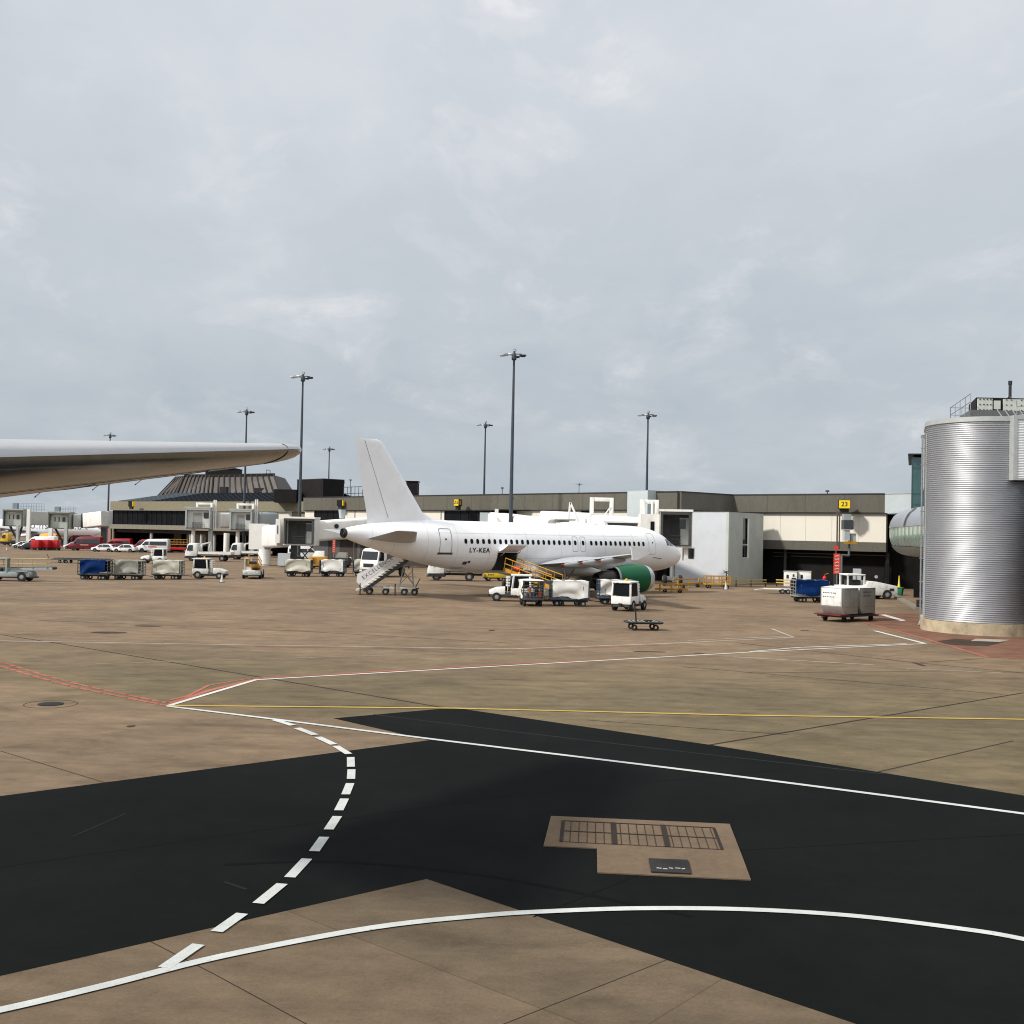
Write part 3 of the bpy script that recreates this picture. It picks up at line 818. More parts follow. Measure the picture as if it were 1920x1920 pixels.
    # cockpit panes
    for lp in ([(2.62, 4.20), (3.02, 4.22), (2.98, 4.74), (2.66, 4.80)], [(2.12, 4.16), (2.52, 4.19), (2.56, 4.78), (2.20, 4.66)], [(1.72, 4.12), (2.02, 4.15), (2.09, 4.62), (1.82, 4.50)]):
        decal(subdiv(lp, .15)).build('cockpit_window', GLASS, t, smooth=60)
    # auxiliary power exhaust
    MB().lathe([(.335, -.1), (.38, .02), (.36, .2), (.27, .22), (.25, -.1)], (X0 - 33.95, 0, 4.76), 'x', 20).build('exhaust_cone', METALD, t, recalc=False)
    # landing gear
    for nm, s, ys, rw in (('nose_gear', 5.07, (-.26, .26), .38), ('main_gear', 16.1, (-.46, .46), .57)):
        for cy in ((0,) if nm == 'nose_gear' else (-3.8, 3.8)):
            mb = MB().tube((X0 - s, cy, rw), (X0 - s, cy * .98, 2.3), .11, 10)
            mb.tube((X0 - s, cy + ys[0], rw), (X0 - s, cy + ys[1], rw), .09, 8)
            mb.bar((X0 - s, cy, 1.1), (X0 - s + .9, cy, 2.2), .07, .07)
            gr = mb.build(nm, STEEL, t)
            for y in ys:
                MB().lathe([(.18, -.16), (rw - .06, -.17), (rw, -.10), (rw, .10), (rw - .06, .17), (.18, .16)], (X0 - s, cy + y, rw), 'y', 20).build('tyre', RUBBER, gr, recalc=False)
    if not full:
        return t
    # cabin windows
    ws = [24.3987 - .533 * i for i in range(20)] + [11.954 - .533 * i for i in range(12)] + [13.67, 12.84]
    for s in ws:
        lp = rrect(s - .118, s + .118, 4.13, 4.50, .11)
        f_ = outline(lp, .035, .008).build('cabin_window', SEAM, t, smooth=0, recalc=False)
        decal(lp, .011).build('pane', GLASS2, f_, smooth=0, recalc=False)
    # doors (their seams; the door skin itself is the white of the fuselage)
    for nm, s0, s1, z0, z1, wd, m_ in (('passenger_door', 25.62, 26.62, 3.38, 5.24, .038, SEAMD), ('passenger_door', 4.62, 5.46, 3.42, 5.22, .02, SEAM), ('overwing_exit', 13.40, 13.94, 3.60, 4.82, .026, SEAM), ('overwing_exit', 12.57, 13.11, 3.60, 4.82, .026, SEAM)):
        lp = rrect(s0, s1, z0, z1, .12)
        d_ = outline(lp, wd).build(nm, m_, t, smooth=0, recalc=False)
        if nm == 'passenger_door':
            c = (s0 + s1) / 2 + (.0 if s0 > 20 else -.1)
            decal(rrect(c - .075, c + .075, 4.36, 4.52, .074), .013).build('door_window', GLASS, d_, smooth=0, recalc=False)
            if s0 > 20:
                mb = MB()
                for a, b in (((s0 - .12, z0 - .02), (s1 + .12, z0 - .02)),):
                    vs = [skin(x, z, o) for x, z, o in ((a[0], z0 + .05, .02), (b[0], z0 + .05, .02), (b[0], z0 - .10, .03), (a[0], z0 - .10, .03))]
                    mb.add(vs, [(0, 1, 2, 3)])
                mb.build('door_sill', SEAMD, d_, smooth=0, recalc=False)
    skin_text('LY-KEA', .50, 23.16, 3.62, INK, t, 'registration_lettering', 1.18, .014)
    # small vents and service panels on the skin
    mb = MB()
    for lp in (rrect(24.0, 24.35, 2.50, 2.74, .03), rrect(23.75, 23.95, 2.62, 2.80, .03), rrect(8.2, 8.32, 3.30, 3.42, .05), rrect(7.6, 7.70, 3.42, 3.50, .04)):
        x = decal(lp, .016); mb.add(x.v, x.f)
    mb.build('outflow_vent', SEAMD, t, smooth=0, recalc=False)
    mb = MB()
    for lp in (rrect(24.1, 25.0, 2.17, 2.27, .04), rrect(19.5, 21.45, 1.98, 3.52, .03)):
        x = outline(lp, .02, .013); mb.add(x.v, x.f)
    mb.build('access_panel_seam', SEAM, t, smooth=0, recalc=False)
    mb = MB()                                  # skin joints round the barrel
    for s_ in (7.2, 10.4, 15.1, 18.6, 22.2, 25.1, 27.6, 30.2, 31.9):
        tp, bt, hw = sect(s_); zc, h2 = (tp + bt) / 2, (tp - bt) / 2
        rg = []
        for ds in (-.012, .012):
            tp, bt, hw = sect(s_ + ds); zc, h2 = (tp + bt) / 2, (tp - bt) / 2
            rg.append([Vector((X0 - s_ - ds, (hw + .006) * math.cos(a), zc + (h2 + .006) * math.sin(a))) for a in angs])
        n0 = [i for i in range(NA)]
        o = MB().loft(rg, True, False)
        o.f = [f for f in o.f if not (19 < s_ < 22 )]
        mb.add(o.v, o.f)
    mb.build('skin_joint', mat('skin_joint', (.60, .60, .60), .5, vary=.1), t, smooth=0, recalc=False)
    mb = MB()
    for z_ in (4.93, 3.02):
        for s_ in [6.5 + .6 * k for k in range(34)]:
            if 19 < s_ < 21.5 and z_ < 3.4: continue
            mb.add([skin(s_, z_ - .01, .006), skin(s_ + .6, z_ - .01, .006), skin(s_ + .6, z_ + .01, .006), skin(s_, z_ + .01, .006)], [(0, 1, 2, 3)])
    mb.build('lap_joint', _M['skin_joint'], t, smooth=0, recalc=False)
    # front hold and service marks
    mb = MB()
    for s_, z_ in ((4.7, 3.12), (4.1, 3.05)):
        x = decal(rrect(s_ - .35, s_ + .2, z_ - .03, z_ + .03, .02), .014); mb.add(x.v, x.f)
    mb.build('service_marking', GREYINK, t, smooth=0, recalc=False)
    # antennas
    for s_ in (19.8, 8.5, 26.1):
        tp = interp(s_, TP)
        mb = MB().add([(X0 - s_, -.03, tp - .02), (X0 - s_ - .45, -.03, tp - .02), (X0 - s_ - .55, -.03, tp + .36), (X0 - s_ - .38, -.03, tp + .36)] + [(X0 - s_, .03, tp - .02), (X0 - s_ - .45, .03, tp - .02), (X0 - s_ - .55, .03, tp + .36), (X0 - s_ - .38, .03, tp + .36)], [(0, 1, 2, 3), (7, 6, 5, 4), (0, 4, 5, 1), (1, 5, 6, 2), (2, 6, 7, 3), (3, 7, 4, 0)])
        if s_ != 26.1: mb.build('antenna', W_PAINT, t, smooth=0)
    # open hold: lining, sill, and the door swung up on its hinge
    mb = MB()
    xa, xb = X0 - cs0, X0 - cs1
    yi, yo = -.15, -1.80
    def sk(z): return skin(20.5, z, -.03).y
    mb.add([(xa, yi, cz0), (xb, yi, cz0), (xb, yi, cz1), (xa, yi, cz1), (xa, sk(cz0), cz0), (xb, sk(cz0), cz0), (xb, sk(cz1), cz1), (xa, sk(cz1), cz1)],
           [(0, 1, 2, 3), (0, 4, 5, 1), (3, 2, 6, 7), (0, 3, 7, 4), (1, 5, 6, 2)])
    mb.build('hold_lining', mat('hold_lining', (.06, .06, .058), .8, vary=.3), t, smooth=0, recalc=False)
    hinge = skin(20.5, cz1 + .03, .03)
    rg = []
    for k in range(7):
        u = k / 6
        yy = hinge.y - 1.28 * u; zz = hinge.z + .05 + .52 * u - .42 * (u * u - u) * -1 * .6
        rg.append((yy, zz))
    vs = []
    for yy, zz in rg:
        for x in (xa - .02, xb + .02):
            for o in (0, .09): vs.append((x, yy, zz + o))
    fs = []
    for k in range(6):
        a = k * 4; b = a + 4
        fs += [(a, a + 2, b + 2, b), (a + 1, b + 1, b + 3, a + 3), (a, b, b + 1, a + 1), (a + 2, a + 3, b + 3, b + 2)]
    fs += [(0, 1, 3, 2), (24, 26, 27, 25)]
    dr = MB().add(vs, fs).build('hold_door', W_PAINT, t, smooth=50)
    MB().tube((xa - .25, hinge.y + .1, cz1 - .3), (xa - .25, hinge.y - .75, hinge.z + .1), .03, 6).tube((xb + .25, hinge.y + .1, cz1 - .3), (xb + .25, hinge.y - .75, hinge.z + .1), .03, 6).build('door_strut', STEEL, dr)
    return t
NOSE = Vector((15.386, 98.585, 0)); HDG = 0.61225
def plane_pt(s, y, z=0):
    """place on / beside the parked airliner: s metres behind its nose, y metres to port"""
    d = Vector((math.cos(HDG), math.sin(HDG), 0)); l = Vector((-d.y, d.x, 0))
    p = NOSE - d * s + l * y; p.z = z
    return p
airliner('parked_airliner', 'all white narrow body airliner with green engine cowls and its aft hold door open', plane_pt(X0, 0), HDG)

# ---- wing of the aircraft the picture is taken from
def own_wing():
    t = thing('aircraft_wing', 'pale grey airliner wing seen from below reaching in with rounded tip', 'wing', (0, 0, 0))
    LE0, TE0 = P(583, 841, 20.0), P(474, 869, 21.2)
    LEd, TEd = Vector((-.211, -.977, 0)), Vector((-.486, -.874, 0))
    LE1, TE1 = P(0, 855, 12.05), P(0, 920, 16.6)
    lez = (LE1.z - LE0.z) / (LE0.y - LE1.y); tez = (TE1.z - TE0.z) / (TE0.y - TE1.y)
    def stn(w_):
        a = LE0 + LEd * (w_ / .884); b = TE0 + TEd * (w_ / .982)
        a.z = LE0.z + lez * (LE0.y - a.y); b.z = TE0.z + tez * (TE0.y - b.y)
        return a, b
    def ring(w_, k0=0.0, k1=1.0, th=.155, n=20, inset=0.0):
        a, b = stn(w_)
        c = (b - a) * (k1 - k0); o = a + (b - a) * k0
        aft = c.normalized(); side = aft.cross(Vector((0, 0, 1))).normalized(); up = side.cross(aft)
        return foil(o, c.length, th, up, aft, n, .008)
    rings = [ring(w_) for w_ in (7.8, 7, 6, 5, 3.4, 2.2, 1.3, .75)]
    for w_, k0, k1, th in ((.45, .02, .995, .155), (.22, .06, .98, .15), (.06, .14, .94, .145), (-.06, .25, .88, .14), (-.13, .38, .78, .09)):
        rings.append(ring(w_, k0, k1, th))
    n_ = 20
    MB().loft([r[:n_ + 1] for r in rings], closed=False, cap=False).build('upper_skin', mat('own_wing_paint', (.40, .405, .41), .4, vary=.03, vscale=.8, coat=.3, dirt=(.34, .34, .345), dscale=1.5), t, smooth=60, recalc=False)
    low = [[r[0]] + r[:n_ - 1:-1][:0] + [r[-k] for k in range(1, n_)] + [r[n_]] for r in rings]
    MB().loft(low, closed=False, cap=False).build('lower_skin', mat('own_wing_underside', (.27, .262, .255), .22, metal=.8, vary=.06, vscale=.8, dirt=(.19, .18, .165), dscale=1.5), t, smooth=60, recalc=False)
    # seams: end of the leading edge slat, flap and aileron line, panel joints
    def band(w0, w1, x0, x1, lower=True, off=.006, n=10, th=.155):
        pts = []
        for k in range(n + 1):
            u = k / n
            a, b = stn(w0 + (w1 - w0) * u); x = x0 + (x1 - x0) * u
            c = b - a; aft = c.normalized(); side = aft.cross(Vector((0, 0, 1))).normalized(); up = side.cross(aft)
            y = 5 * (.2969 * math.sqrt(x) - .126 * x - .3516 * x * x + .2843 * x ** 3 - .1036 * x ** 4) * th
            pts.append((a + c * x + up * c.length * ((-y if lower else y) + .008 * 4 * x * (1 - x)) + up * (-off if lower else off), aft))
        return pts
    SM = mat('wing_seam', (.05, .048, .045), .7)
    def seam(pts, wd):
        mb = MB()
        for (p, aft), (q, a2) in zip(pts, pts[1:]):
            d = (q - p).normalized(); nn = (p - CAM).cross(d).normalized() * wd / 2
            mb.add([p - nn, q - nn, q + nn, p + nn], [(0, 1, 2, 3)])
        mb.build('panel_seam', SM, t, smooth=0, recalc=False)
    seam(band(.9, .98, .002, .30, n=14), .016); seam(band(.9, .96, .0001, .06, False, n=6), .014)
    seam(band(1.9, 8.0, .70, .72), .028)
    seam(band(2.6, 2.62, .30, .97), .010); seam(band(5.2, 5.22, .30, .97), .010)
    seam(band(.98, 8.0, .30, .22), .008)
    SM = LAMPW
    seam(band(3.9, 4.9, .73, .735, off=.012), .03); seam(band(5.8, 6.1, .73, .735, off=.012), .02); seam(band(1.0, 1.7, .72, .72, off=.012), .018)
    for w_ in (2.6, 3.5, 4.6):
        a, b = stn(w_); aft = (b - a).normalized()
        MB().tube(b - aft * .05, b + aft * .10 + Vector((0, 0, -.02)), .012, 6).tube(b + aft * .08 + Vector((0, 0, -.016)), b + aft * .40 + Vector((0, 0, -.10)), .006, 6).tube(b + aft * .38 + Vector((0, 0, -.095)), b + aft * .41 + Vector((0, 0, -.103)), .010, 6).build('static_wick', BLACK, t)
own_wing()
# ------------------------------------------------------------------ buildings
def hit(px, A, B):
    """where the sight line of column px crosses the plan line A-B -> parameter along A-B"""
    k = XZ(px, 100.0) / 100.0
    dx, dy = B[0] - A[0], B[1] - A[1]
    return (k * A[1] - A[0]) / (dx - k * dy)
def lerp2(A, B, t): return (A[0] + (B[0] - A[0]) * t, A[1] + (B[1] - A[1]) * t)
def wall(mb, A, B, z0, z1, out=0.0, thick=.4):
    """upright slab along plan line A-B; 'out' moves its face towards the viewer"""
    a, b = Vector((A[0], A[1], 0)), Vector((B[0], B[1], 0))
    d = (b - a).normalized(); n = Vector((d.y, -d.x, 0))
    p = [a + n * out, b + n * out, b + n * (out - thick), a + n * (out - thick)]
    return mb.prism([(q.x, q.y) for q in p], z0, z1)
def near_pt(px, Y): return (XZ(px, Y), Y)

# pier: main run, little return behind the white box, recess, run to the tower
PA, PB, PC, PD, PE = near_pt(571, 170), near_pt(1216, 121.6), near_pt(1272, 118.5), near_pt(1372, 124.5), near_pt(1662, 113)
pier = thing('pier_building', 'long two storey airport pier with grey aggregate parapet and cream panels', 'terminal pier', (0, 0, 0))
RUN = [(PA, PB), (PB, PC), (PC, PD), (PD, PE)]
Z_T, Z_P, Z_W, Z_B = 9.92, 8.0, 4.85, 3.85
for i, (A, B) in enumerate(RUN):
    mb = MB(); wall(mb, A, B, Z_P, Z_T, .35, .6)
    mb.build('parapet', AGGR, pier, smooth=0)
    mb = MB(); wall(mb, A, B, Z_T, Z_T + .13, .40, .7); mb.build('roof_capping', BLACK, pier, smooth=0)
    mb = MB(); wall(mb, A, B, Z_B, Z_W, .10, .5); mb.build('floor_beam', AGGR, pier, smooth=0)
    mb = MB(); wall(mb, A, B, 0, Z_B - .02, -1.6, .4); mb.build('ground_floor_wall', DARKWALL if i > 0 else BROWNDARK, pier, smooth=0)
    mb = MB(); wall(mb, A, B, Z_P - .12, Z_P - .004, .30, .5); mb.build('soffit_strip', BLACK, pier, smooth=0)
def upper(px0, px1, seg, kind):
    A, B = RUN[seg]; t0, t1 = hit(px0, A, B), hit(px1, A, B)
    a, b = lerp2(A, B, t0), lerp2(A, B, t1)
    mb = MB()
    if kind == 'cream':
        wall(mb, a, b, Z_W + .003, Z_P - .124, 0, .4); mb.build('cream_panel', CREAM, pier, smooth=0)
    else:
        wall(mb, a, b, Z_W + .003, Z_P - .124, -.15, .3); o = mb.build('window_band', GLASS2, pier, smooth=0)
        mb = MB(); L_ = math.hypot(b[0] - a[0], b[1] - a[1]); n = max(2, int(L_ / 1.5))
        for k in range(n + 1):
            c = lerp2(a, b, (k + .0) / n); d = lerp2(a, b, min(1, k / n + .08 / L_)); wall(mb, c, d, Z_W + .01, Z_P - .13, -.10, .12)
        mb.build('mullion', BLACKBOX, o, smooth=0)
for s_ in ((571, 588, 0, 'cream'), (588, 646, 0, 'glass'), (646, 832, 0, 'cream'), (832, 968, 0, 'glass'), (968, 1088, 0, 'cream'), (1088, 1108, 0, 'glass'), (1108, 1214, 0, 'cream'),
           (1217, 1271, 1, 'cream'), (1273, 1371, 2, 'cream'), (1373, 1661, 3, 'cream')):
    upper(*s_)
for k in range(1, 6):
    c = lerp2(PD, PE, k / 6); d = lerp2(PD, PE, k / 6 + .0022)
    mb = MB(); wall(mb, c, d, Z_W + .01, Z_P - .13, .004, .02); mb.build('panel_joint', mat('cream_joint', (.36, .33, .27), .8), pier, smooth=0)
for A, B, n_, o_p in ((PA, PB, 7, .42),):
    for k in range(1, n_):
        c = lerp2(A, B, (k + .35) / n_); dv_ = Vector((B[0] - A[0], B[1] - A[1], 0)).normalized(); q_ = Vector((c[0], c[1], 0)) + Vector((dv_.y, -dv_.x, 0)) * .06
        MB().tube((q_.x, q_.y, .1), (q_.x, q_.y, Z_P - .14), .05, 6).build('downpipe', mat('pipe_grey', (.16, .16, .15), .6), pier)
mb = MB(); mb.prism([PA, PB, PC, PD, PE, (60, 108), (60, 150), (20, 165), (-20, 215)], Z_T - .5, Z_T - .06); mb.build('roof', BLACKBOX, pier, smooth=0)
mb = MB()
for A, B, n in ((PA, PB, 14), (PD, PE, 4)):
    for k in range(1, n):
        c = lerp2(A, B, k / n); d = lerp2(A, B, (k + .03) / n)
        mb = MB(); wall(mb, c, d, Z_P + .01, Z_T - .01, .353, .02); mb.build('parapet_joint', mat('panel_joint', (.075, .068, .052), .9), pier, smooth=0)
# ground floor details under the right run
for px in (1467, 1562, 1660):
    t = hit(px, PD, PE); c = lerp2(PD, PE, t); MB().box((c[0] + .5, c[1] + .7, 1.9), (.28, .28, 3.8)).build('column', mat('dark_column', (.045, .045, .045), .6), pier, smooth=0)
mb = MB()
for z0, a, b in ((3.05, 1475, 1560), (2.98, 1440, 1468), (3.4, 1440, 1660)):
    wall(mb, lerp2(PD, PE, hit(a, PD, PE)), lerp2(PD, PE, hit(b, PD, PE)), z0, z0 + .10, -1.3, .1)
mb.build('pipe_rail', mat('dark_rail', (.07, .068, .065), .6), pier, smooth=0)
for px0, px1, z0, z1 in ((560, 600, 0, 3.4), (614, 622, .5, 3.3), (655, 661, .2, 3.4), (690, 700, 0, 3)):
    mb = MB(); wall(mb, lerp2(PA, PB, hit(px0, PA, PB)), lerp2(PA, PB, hit(px1, PA, PB)), z0, z1, -1.57, .05); mb.build('service_door', mat('dull_door', (.075, .075, .072), .6), pier, smooth=0)
for px, z in ((645, 1.9), (1609, 0)):
    pass
# rail and roof bits
mb = MB()
a, b = near_pt(643, 167), near_pt(700, 160)
for k in range(9):
    c = lerp2(a, b, k / 8); mb.tube((c[0], c[1], Z_T - .1), (c[0], c[1], Z_T + 1.75), .045, 5)
for z in (.7, 1.7): mb.tube((a[0], a[1], Z_T + z), (b[0], b[1], Z_T + z), .05, 5)
mb.build('roof_railing', MAST, pier, smooth=0)
mb = MB(); c = near_pt(772, 156); mb.box((c[0], c[1], 11.0), (1.6, 3, 2.1)); mb.box((c[0], c[1], 12.2), (1.9, 3.2, .1)); mb.build('roof_plant_box', BLACKBOX, pier, smooth=0)
for px, h_ in ((655, 2.9), (940, .8), (1550, .5)):
    Y = 168 if px < 700 else (136 if px < 1000 else 119)
    c = near_pt(px, Y); MB().tube((c[0], c[1], Z_T - .1), (c[0], c[1], Z_T + h_), .05, 6).box((c[0], c[1], Z_T + h_), (.35, .35, .16)).build('roof_aerial', MAST, pier)

# white box standing in front of the parapet
wb = thing('lift_shaft', 'plain pale grey box shaft standing above the pier parapet behind the bridges', 'lift shaft', (*near_pt(1213, 119.5), 0))
c0 = Vector(wb.location)
pts = [near_pt(1175, 122.6), near_pt(1213, 119.5), near_pt(1246, 121.4), near_pt(1216, 125)]
MB().prism([(p[0] - c0.x, p[1] - c0.y) for p in pts], 4.0, 10.05).build('shaft_wall', PALEBOX, wb, smooth=0)
MB().prism([((p[0] - c0.x) * 1.03, (p[1] - c0.y) * 1.03) for p in pts], 10.05, 10.13).build('shaft_cap', FLASH, wb, smooth=0)
# pale end piece of the pier by the tube
eb = thing('link_block', 'pale grey clad block closing the pier beside the silver walkway', 'building', (*PE, 0))
c0 = Vector(eb.location)
q = near_pt(1712, 110.5)
mb = MB(); wall(mb, (0, 0), (q[0] - c0.x, q[1] - c0.y), 7.95, 9.95, .36, 6); mb.build('block_wall', PALEBOX, eb, smooth=0)
mb = MB(); wall(mb, (0, 0), (q[0] - c0.x, q[1] - c0.y), 9.95, 10.05, .42, 6); mb.build('block_cap', FLASH, eb, smooth=0)
mb = MB(); wall(mb, (.1, 0), (14, -3), 0, 7.9, -1.6, .4); mb.build('ground_floor_wall', DARKWALL, eb, smooth=0)
mb = MB(); mb.prism([(0, .4), (14, -3), (14, -20), (4, -20), (-1.5, -8)], 3.0, 3.3) if False else None

# stair tower with a slot window
st = thing('stair_tower', 'tall white stair block with one narrow dark slot window beside the nose', 'stair tower', (*near_pt(1366, 114), 0))
c0 = Vector(st.location)
sa, sb, sc_, sd2 = near_pt(1262, 118.6), near_pt(1366, 114), near_pt(1431, 120), (near_pt(1431, 120)[0] - 7, 124.5)
zt_ = 7.62
def rl(p): return (p[0] - c0.x, p[1] - c0.y)
mb = MB(); wall(mb, rl(sa), rl(sb), 0, zt_, 0, .3); mb.build('white_face', STAIRW, st, smooth=0)
t0, t1 = hit(1392.5, sb, sc_), hit(1404.5, sb, sc_)
w0, w1 = lerp2(rl(sb), rl(sc_), t0), lerp2(rl(sb), rl(sc_), t1)
zs0, zs1 = zat(1398, 1046, 117), zat(1398, 972, 117)
mb = MB()
wall(mb, rl(sb), w0, 0, zt_, 0, .3); wall(mb, w1, rl(sc_), 0, zt_, 0, .3); wall(mb, w0, w1, 0, zs0, 0, .3); wall(mb, w0, w1, zs1, zt_, 0, .3)
mb.build('shaded_face', STAIRSHADE, st, smooth=0)
win = MB(); wall(win, w0, w1, zs0, zs1, -.22, .05); wn_ = win.build('slot_window', GLASS, st, smooth=0)
mb = MB(); wall(mb, w0, w1, zs0 + 1.35, zs0 + 1.5, -.12, .08); mb.build('transom', FLASH, wn_, smooth=0)
mb = MB(); wall(mb, lerp2(w0, w1, .86), w1, zs0, zs1, -.02, .1); wall(mb, w0, w1, zs0 - .05, zs0 + .05, .0, .15); mb.build('window_frame', W_CLEAN, wn_, smooth=0)
MB().prism([rl(p) for p in (sa, sb, sc_, sd2)], zt_, zt_ + .14).build('roof', FLASH, st, smooth=0)
MB().prism([rl(p) for p in (near_pt(1268, 118.9), near_pt(1365, 114.8), near_pt(1429, 120.4), sd2)], .01, zt_ - .02).build('core', DARKWALL, st, smooth=0)

# ------------------------------------------------------------------ terminal block with hipped and mansard roofs
tb = thing('terminal_building', 'low concrete terminal block with slate hip roof and bronze mansard above', 'terminal', (0, 0, 0))
TA, TB = near_pt(209, 216), near_pt(548, 188)
TC = near_pt(575, 186)
TL = (TA[0] + 14, TA[1] + 30)
zt, zp, zw, zb = 9.75, 8.0, 5.15, 4.3
for A, B in ((TA, TB), (TB, TC)):
    mb = MB(); wall(mb, A, B, zp, zt, .4, .6); mb.build('parapet', mat('olive_concrete', (.20, .178, .118), .9, vary=.12, vscale=3, dirt=(.2, .18, .12), dscale=.5), tb, smooth=0)
mb = MB(); wall(mb, TB, TC, 3, zp, 0, .4); mb.build('concrete_wall', _M['olive_concrete'], tb, smooth=0)
mb = MB(); wall(mb, TA, TB, zw + .01, zp - .02, -.3, .3); gb = mb.build('window_band', GLASS2, tb, smooth=0)
mb = MB()
for k in range(0, 34):
    c = lerp2(TA, TB, k / 34); wall(mb, c, lerp2(TA, TB, k / 34 + .003), zw + .02, zp - .03, -.22, .08)
mb.build('mullion', BLACKBOX, gb, smooth=0)
mb = MB(); wall(mb, TA, TB, zb, zw, .45, 1.0); mb.build('floor_band', PALECON, tb, smooth=0)
for px0, px1 in ((520, 546), (403, 428), (475, 500)):
    mb = MB(); wall(mb, lerp2(TA, TB, hit(px0, TA, TB)), lerp2(TA, TB, hit(px1, TA, TB)), zw + .9, zp - .025, -.05, .3); mb.build('cream_panel', CREAM, tb, smooth=0)
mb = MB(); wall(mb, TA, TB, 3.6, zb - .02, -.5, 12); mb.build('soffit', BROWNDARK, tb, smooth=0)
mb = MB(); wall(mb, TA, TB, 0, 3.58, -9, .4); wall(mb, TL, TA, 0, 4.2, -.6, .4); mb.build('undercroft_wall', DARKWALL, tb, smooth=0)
mb = MB(); mb.bx(TA[0] - .6, TA[0] + .0, TA[1] - .3, TA[1] + .5, 0, 4.28); mb.build('brick_pier', mat('pink_brick', (.40, .22, .17), .8), tb, smooth=0)
for px in (278, 352, 372, 396, 452, 480):
    c = lerp2(TA, TB, hit(px, TA, TB)); MB().tube((c[0] + .5, c[1] + .6, 0), (c[0] + .5, c[1] + .6, 3.62), .32, 10).build('column', mat('pale_column', (.42, .42, .38), .7), tb)
for px0, px1, m_ in ((268, 281, PALECON), (292, 316, CREAM), (323, 328, W_VEH), (331, 336, mat('pinkish', (.4, .25, .22), .8))):
    mb = MB(); wall(mb, lerp2(TA, TB, hit(px0, TA, TB)), lerp2(TA, TB, hit(px1, TA, TB)), 1.2, 3.5, -7.5, .3); mb.build('loading_door', m_, tb, smooth=0)
# hipped slate roof behind the parapet
n = Vector((TB[1] - TA[1], -(TB[0] - TA[0]), 0)).normalized()          # towards the viewer
dv = Vector((TB[0] - TA[0], TB[1] - TA[1], 0)).normalized()
def tp(u, back, z): 
    p = Vector((TA[0], TA[1], 0)) + dv * u - n * back
    return (p.x, p.y, z)
Lt = math.hypot(TB[0] - TA[0], TB[1] - TA[1])
e0, e1, rz_ = 9.82, 9.82, 11.75
mb = MB().add([tp(.8, .6, e0), tp(Lt + 3, .6, e0), tp(Lt + 3, 9, rz_), tp(8.5, 9, rz_), tp(.8, 18, e0), tp(Lt + 3, 18, e0)], [(0, 1, 2, 3), (0, 3, 4), (4, 3, 2, 5)])
for k in range(1, 34):
    u = 4 + k * 1.45
    if u > Lt + 2: break
    v0 = Vector(tp(u, .62, e0 + .05)); v1 = Vector(tp(min(u + 0, Lt + 3), 9, rz_ + .05))
    if u < 8.5: v1 = v0 + (v1 - v0) * max(.1, (u - .8) / 7.7)
    mb.bar(v0, v1, .09, .08)
mb.build('slate_roof', SLATE, tb, smooth=0)
mb = MB().add([Vector(tp(.8, .6, e0)) + Vector((0, 0, .05)), Vector(tp(11.5, .6, e0)) + Vector((0, 0, .05)), Vector(tp(17, 9, rz_)) + Vector((0, 0, .05)), Vector(tp(8.5, 9, rz_)) + Vector((0, 0, .05))], [(0, 1, 2, 3)])
mb.build('lead_slope', SLATE_L, tb, smooth=0)
# bronze mansard: set back, sloping in on every side
def mpt(px, py, Y): return P(px, py, Y)
bb = [mpt(297, 920, 229), mpt(332, 920, 221.5), mpt(398, 920, 219), mpt(528, 920, 210)]
tt = [mpt(331, 892, 232), mpt(347, 892, 225.5), mpt(401, 891, 222.5), mpt(514, 893, 213.5)]
zb_, zt2 = 11.3, 15.6
for p in bb: p.z = zb_
for p in tt: p.z = zt2
bk = Vector((-1, 22, 0))
q = bb + tt + [bb[3] + bk, bb[0] + bk, tt[3] + bk * .6, tt[0] + bk * .6]
mb = MB().add(q, [(0, 1, 5, 4), (1, 2, 6, 5), (2, 3, 7, 6), (3, 8, 10, 7), (8, 9, 11, 10), (9, 0, 4, 11), (4, 5, 6, 7, 10, 11)])
for k0, k_ in ((0, 5), (1, 8), (2, 11)):
    A, B, C, D = bb[k0], bb[k0 + 1], tt[k0], tt[k0 + 1]
    for k in range(k_ + 1):
        u = k / k_; p = A.lerp(B, u)
        tu_ = .12 + .76 * u if k not in (0, k_) else u
        qq = C.lerp(D, u)
        off_ = Vector((-.1, -.15, .1))
        mb.bar(p + off_, qq + off_, .24, .20)
t0_, t1_, t2_ = tt[1], tt[2], tt[3]
mb.build('mansard_roof', BROWNROOF, tb, smooth=0)
mb = MB().bar(t0_ + Vector((0, 0, .1)), t1_ + Vector((0, 0, .1)), .5, .5).bar(t1_ + Vector((0, 0, .1)), t2_ + Vector((0, 0, .1)), .5, .5); mb.build('roof_edge', BLACKBOX, tb, smooth=0)
c = mpt(420, 884, 228); mb = MB().box((c.x, c.y, 16.4), (6.2, 6, 1.9)).box((c.x, c.y, 17.4), (6.5, 6.3, .12)); mb.build('roof_plant_room', BLACKBOX, tb, smooth=0)
for px, py, w_, h_ in ((421, 915, 1.4, 1.7), (496, 917, 3.6, 1.5)):
    c = mpt(px, py, 214.2); MB().box((c.x, c.y - .3, 12.2), (w_, 1.6, h_)).build('dormer_opening', BLACK, tb, smooth=0)
c = mpt(500, 888, 219); MB().tube((c.x, c.y, 15.6), (c.x, c.y, 17.0), .07, 6).tube((c.x + .7, c.y, 15.6), (c.x + .7, c.y, 16.8), .07, 6).tube((c.x, c.y, 16.9), (c.x + .7, c.y, 16.8), .06, 6).build('roof_aerial', MAST, tb)
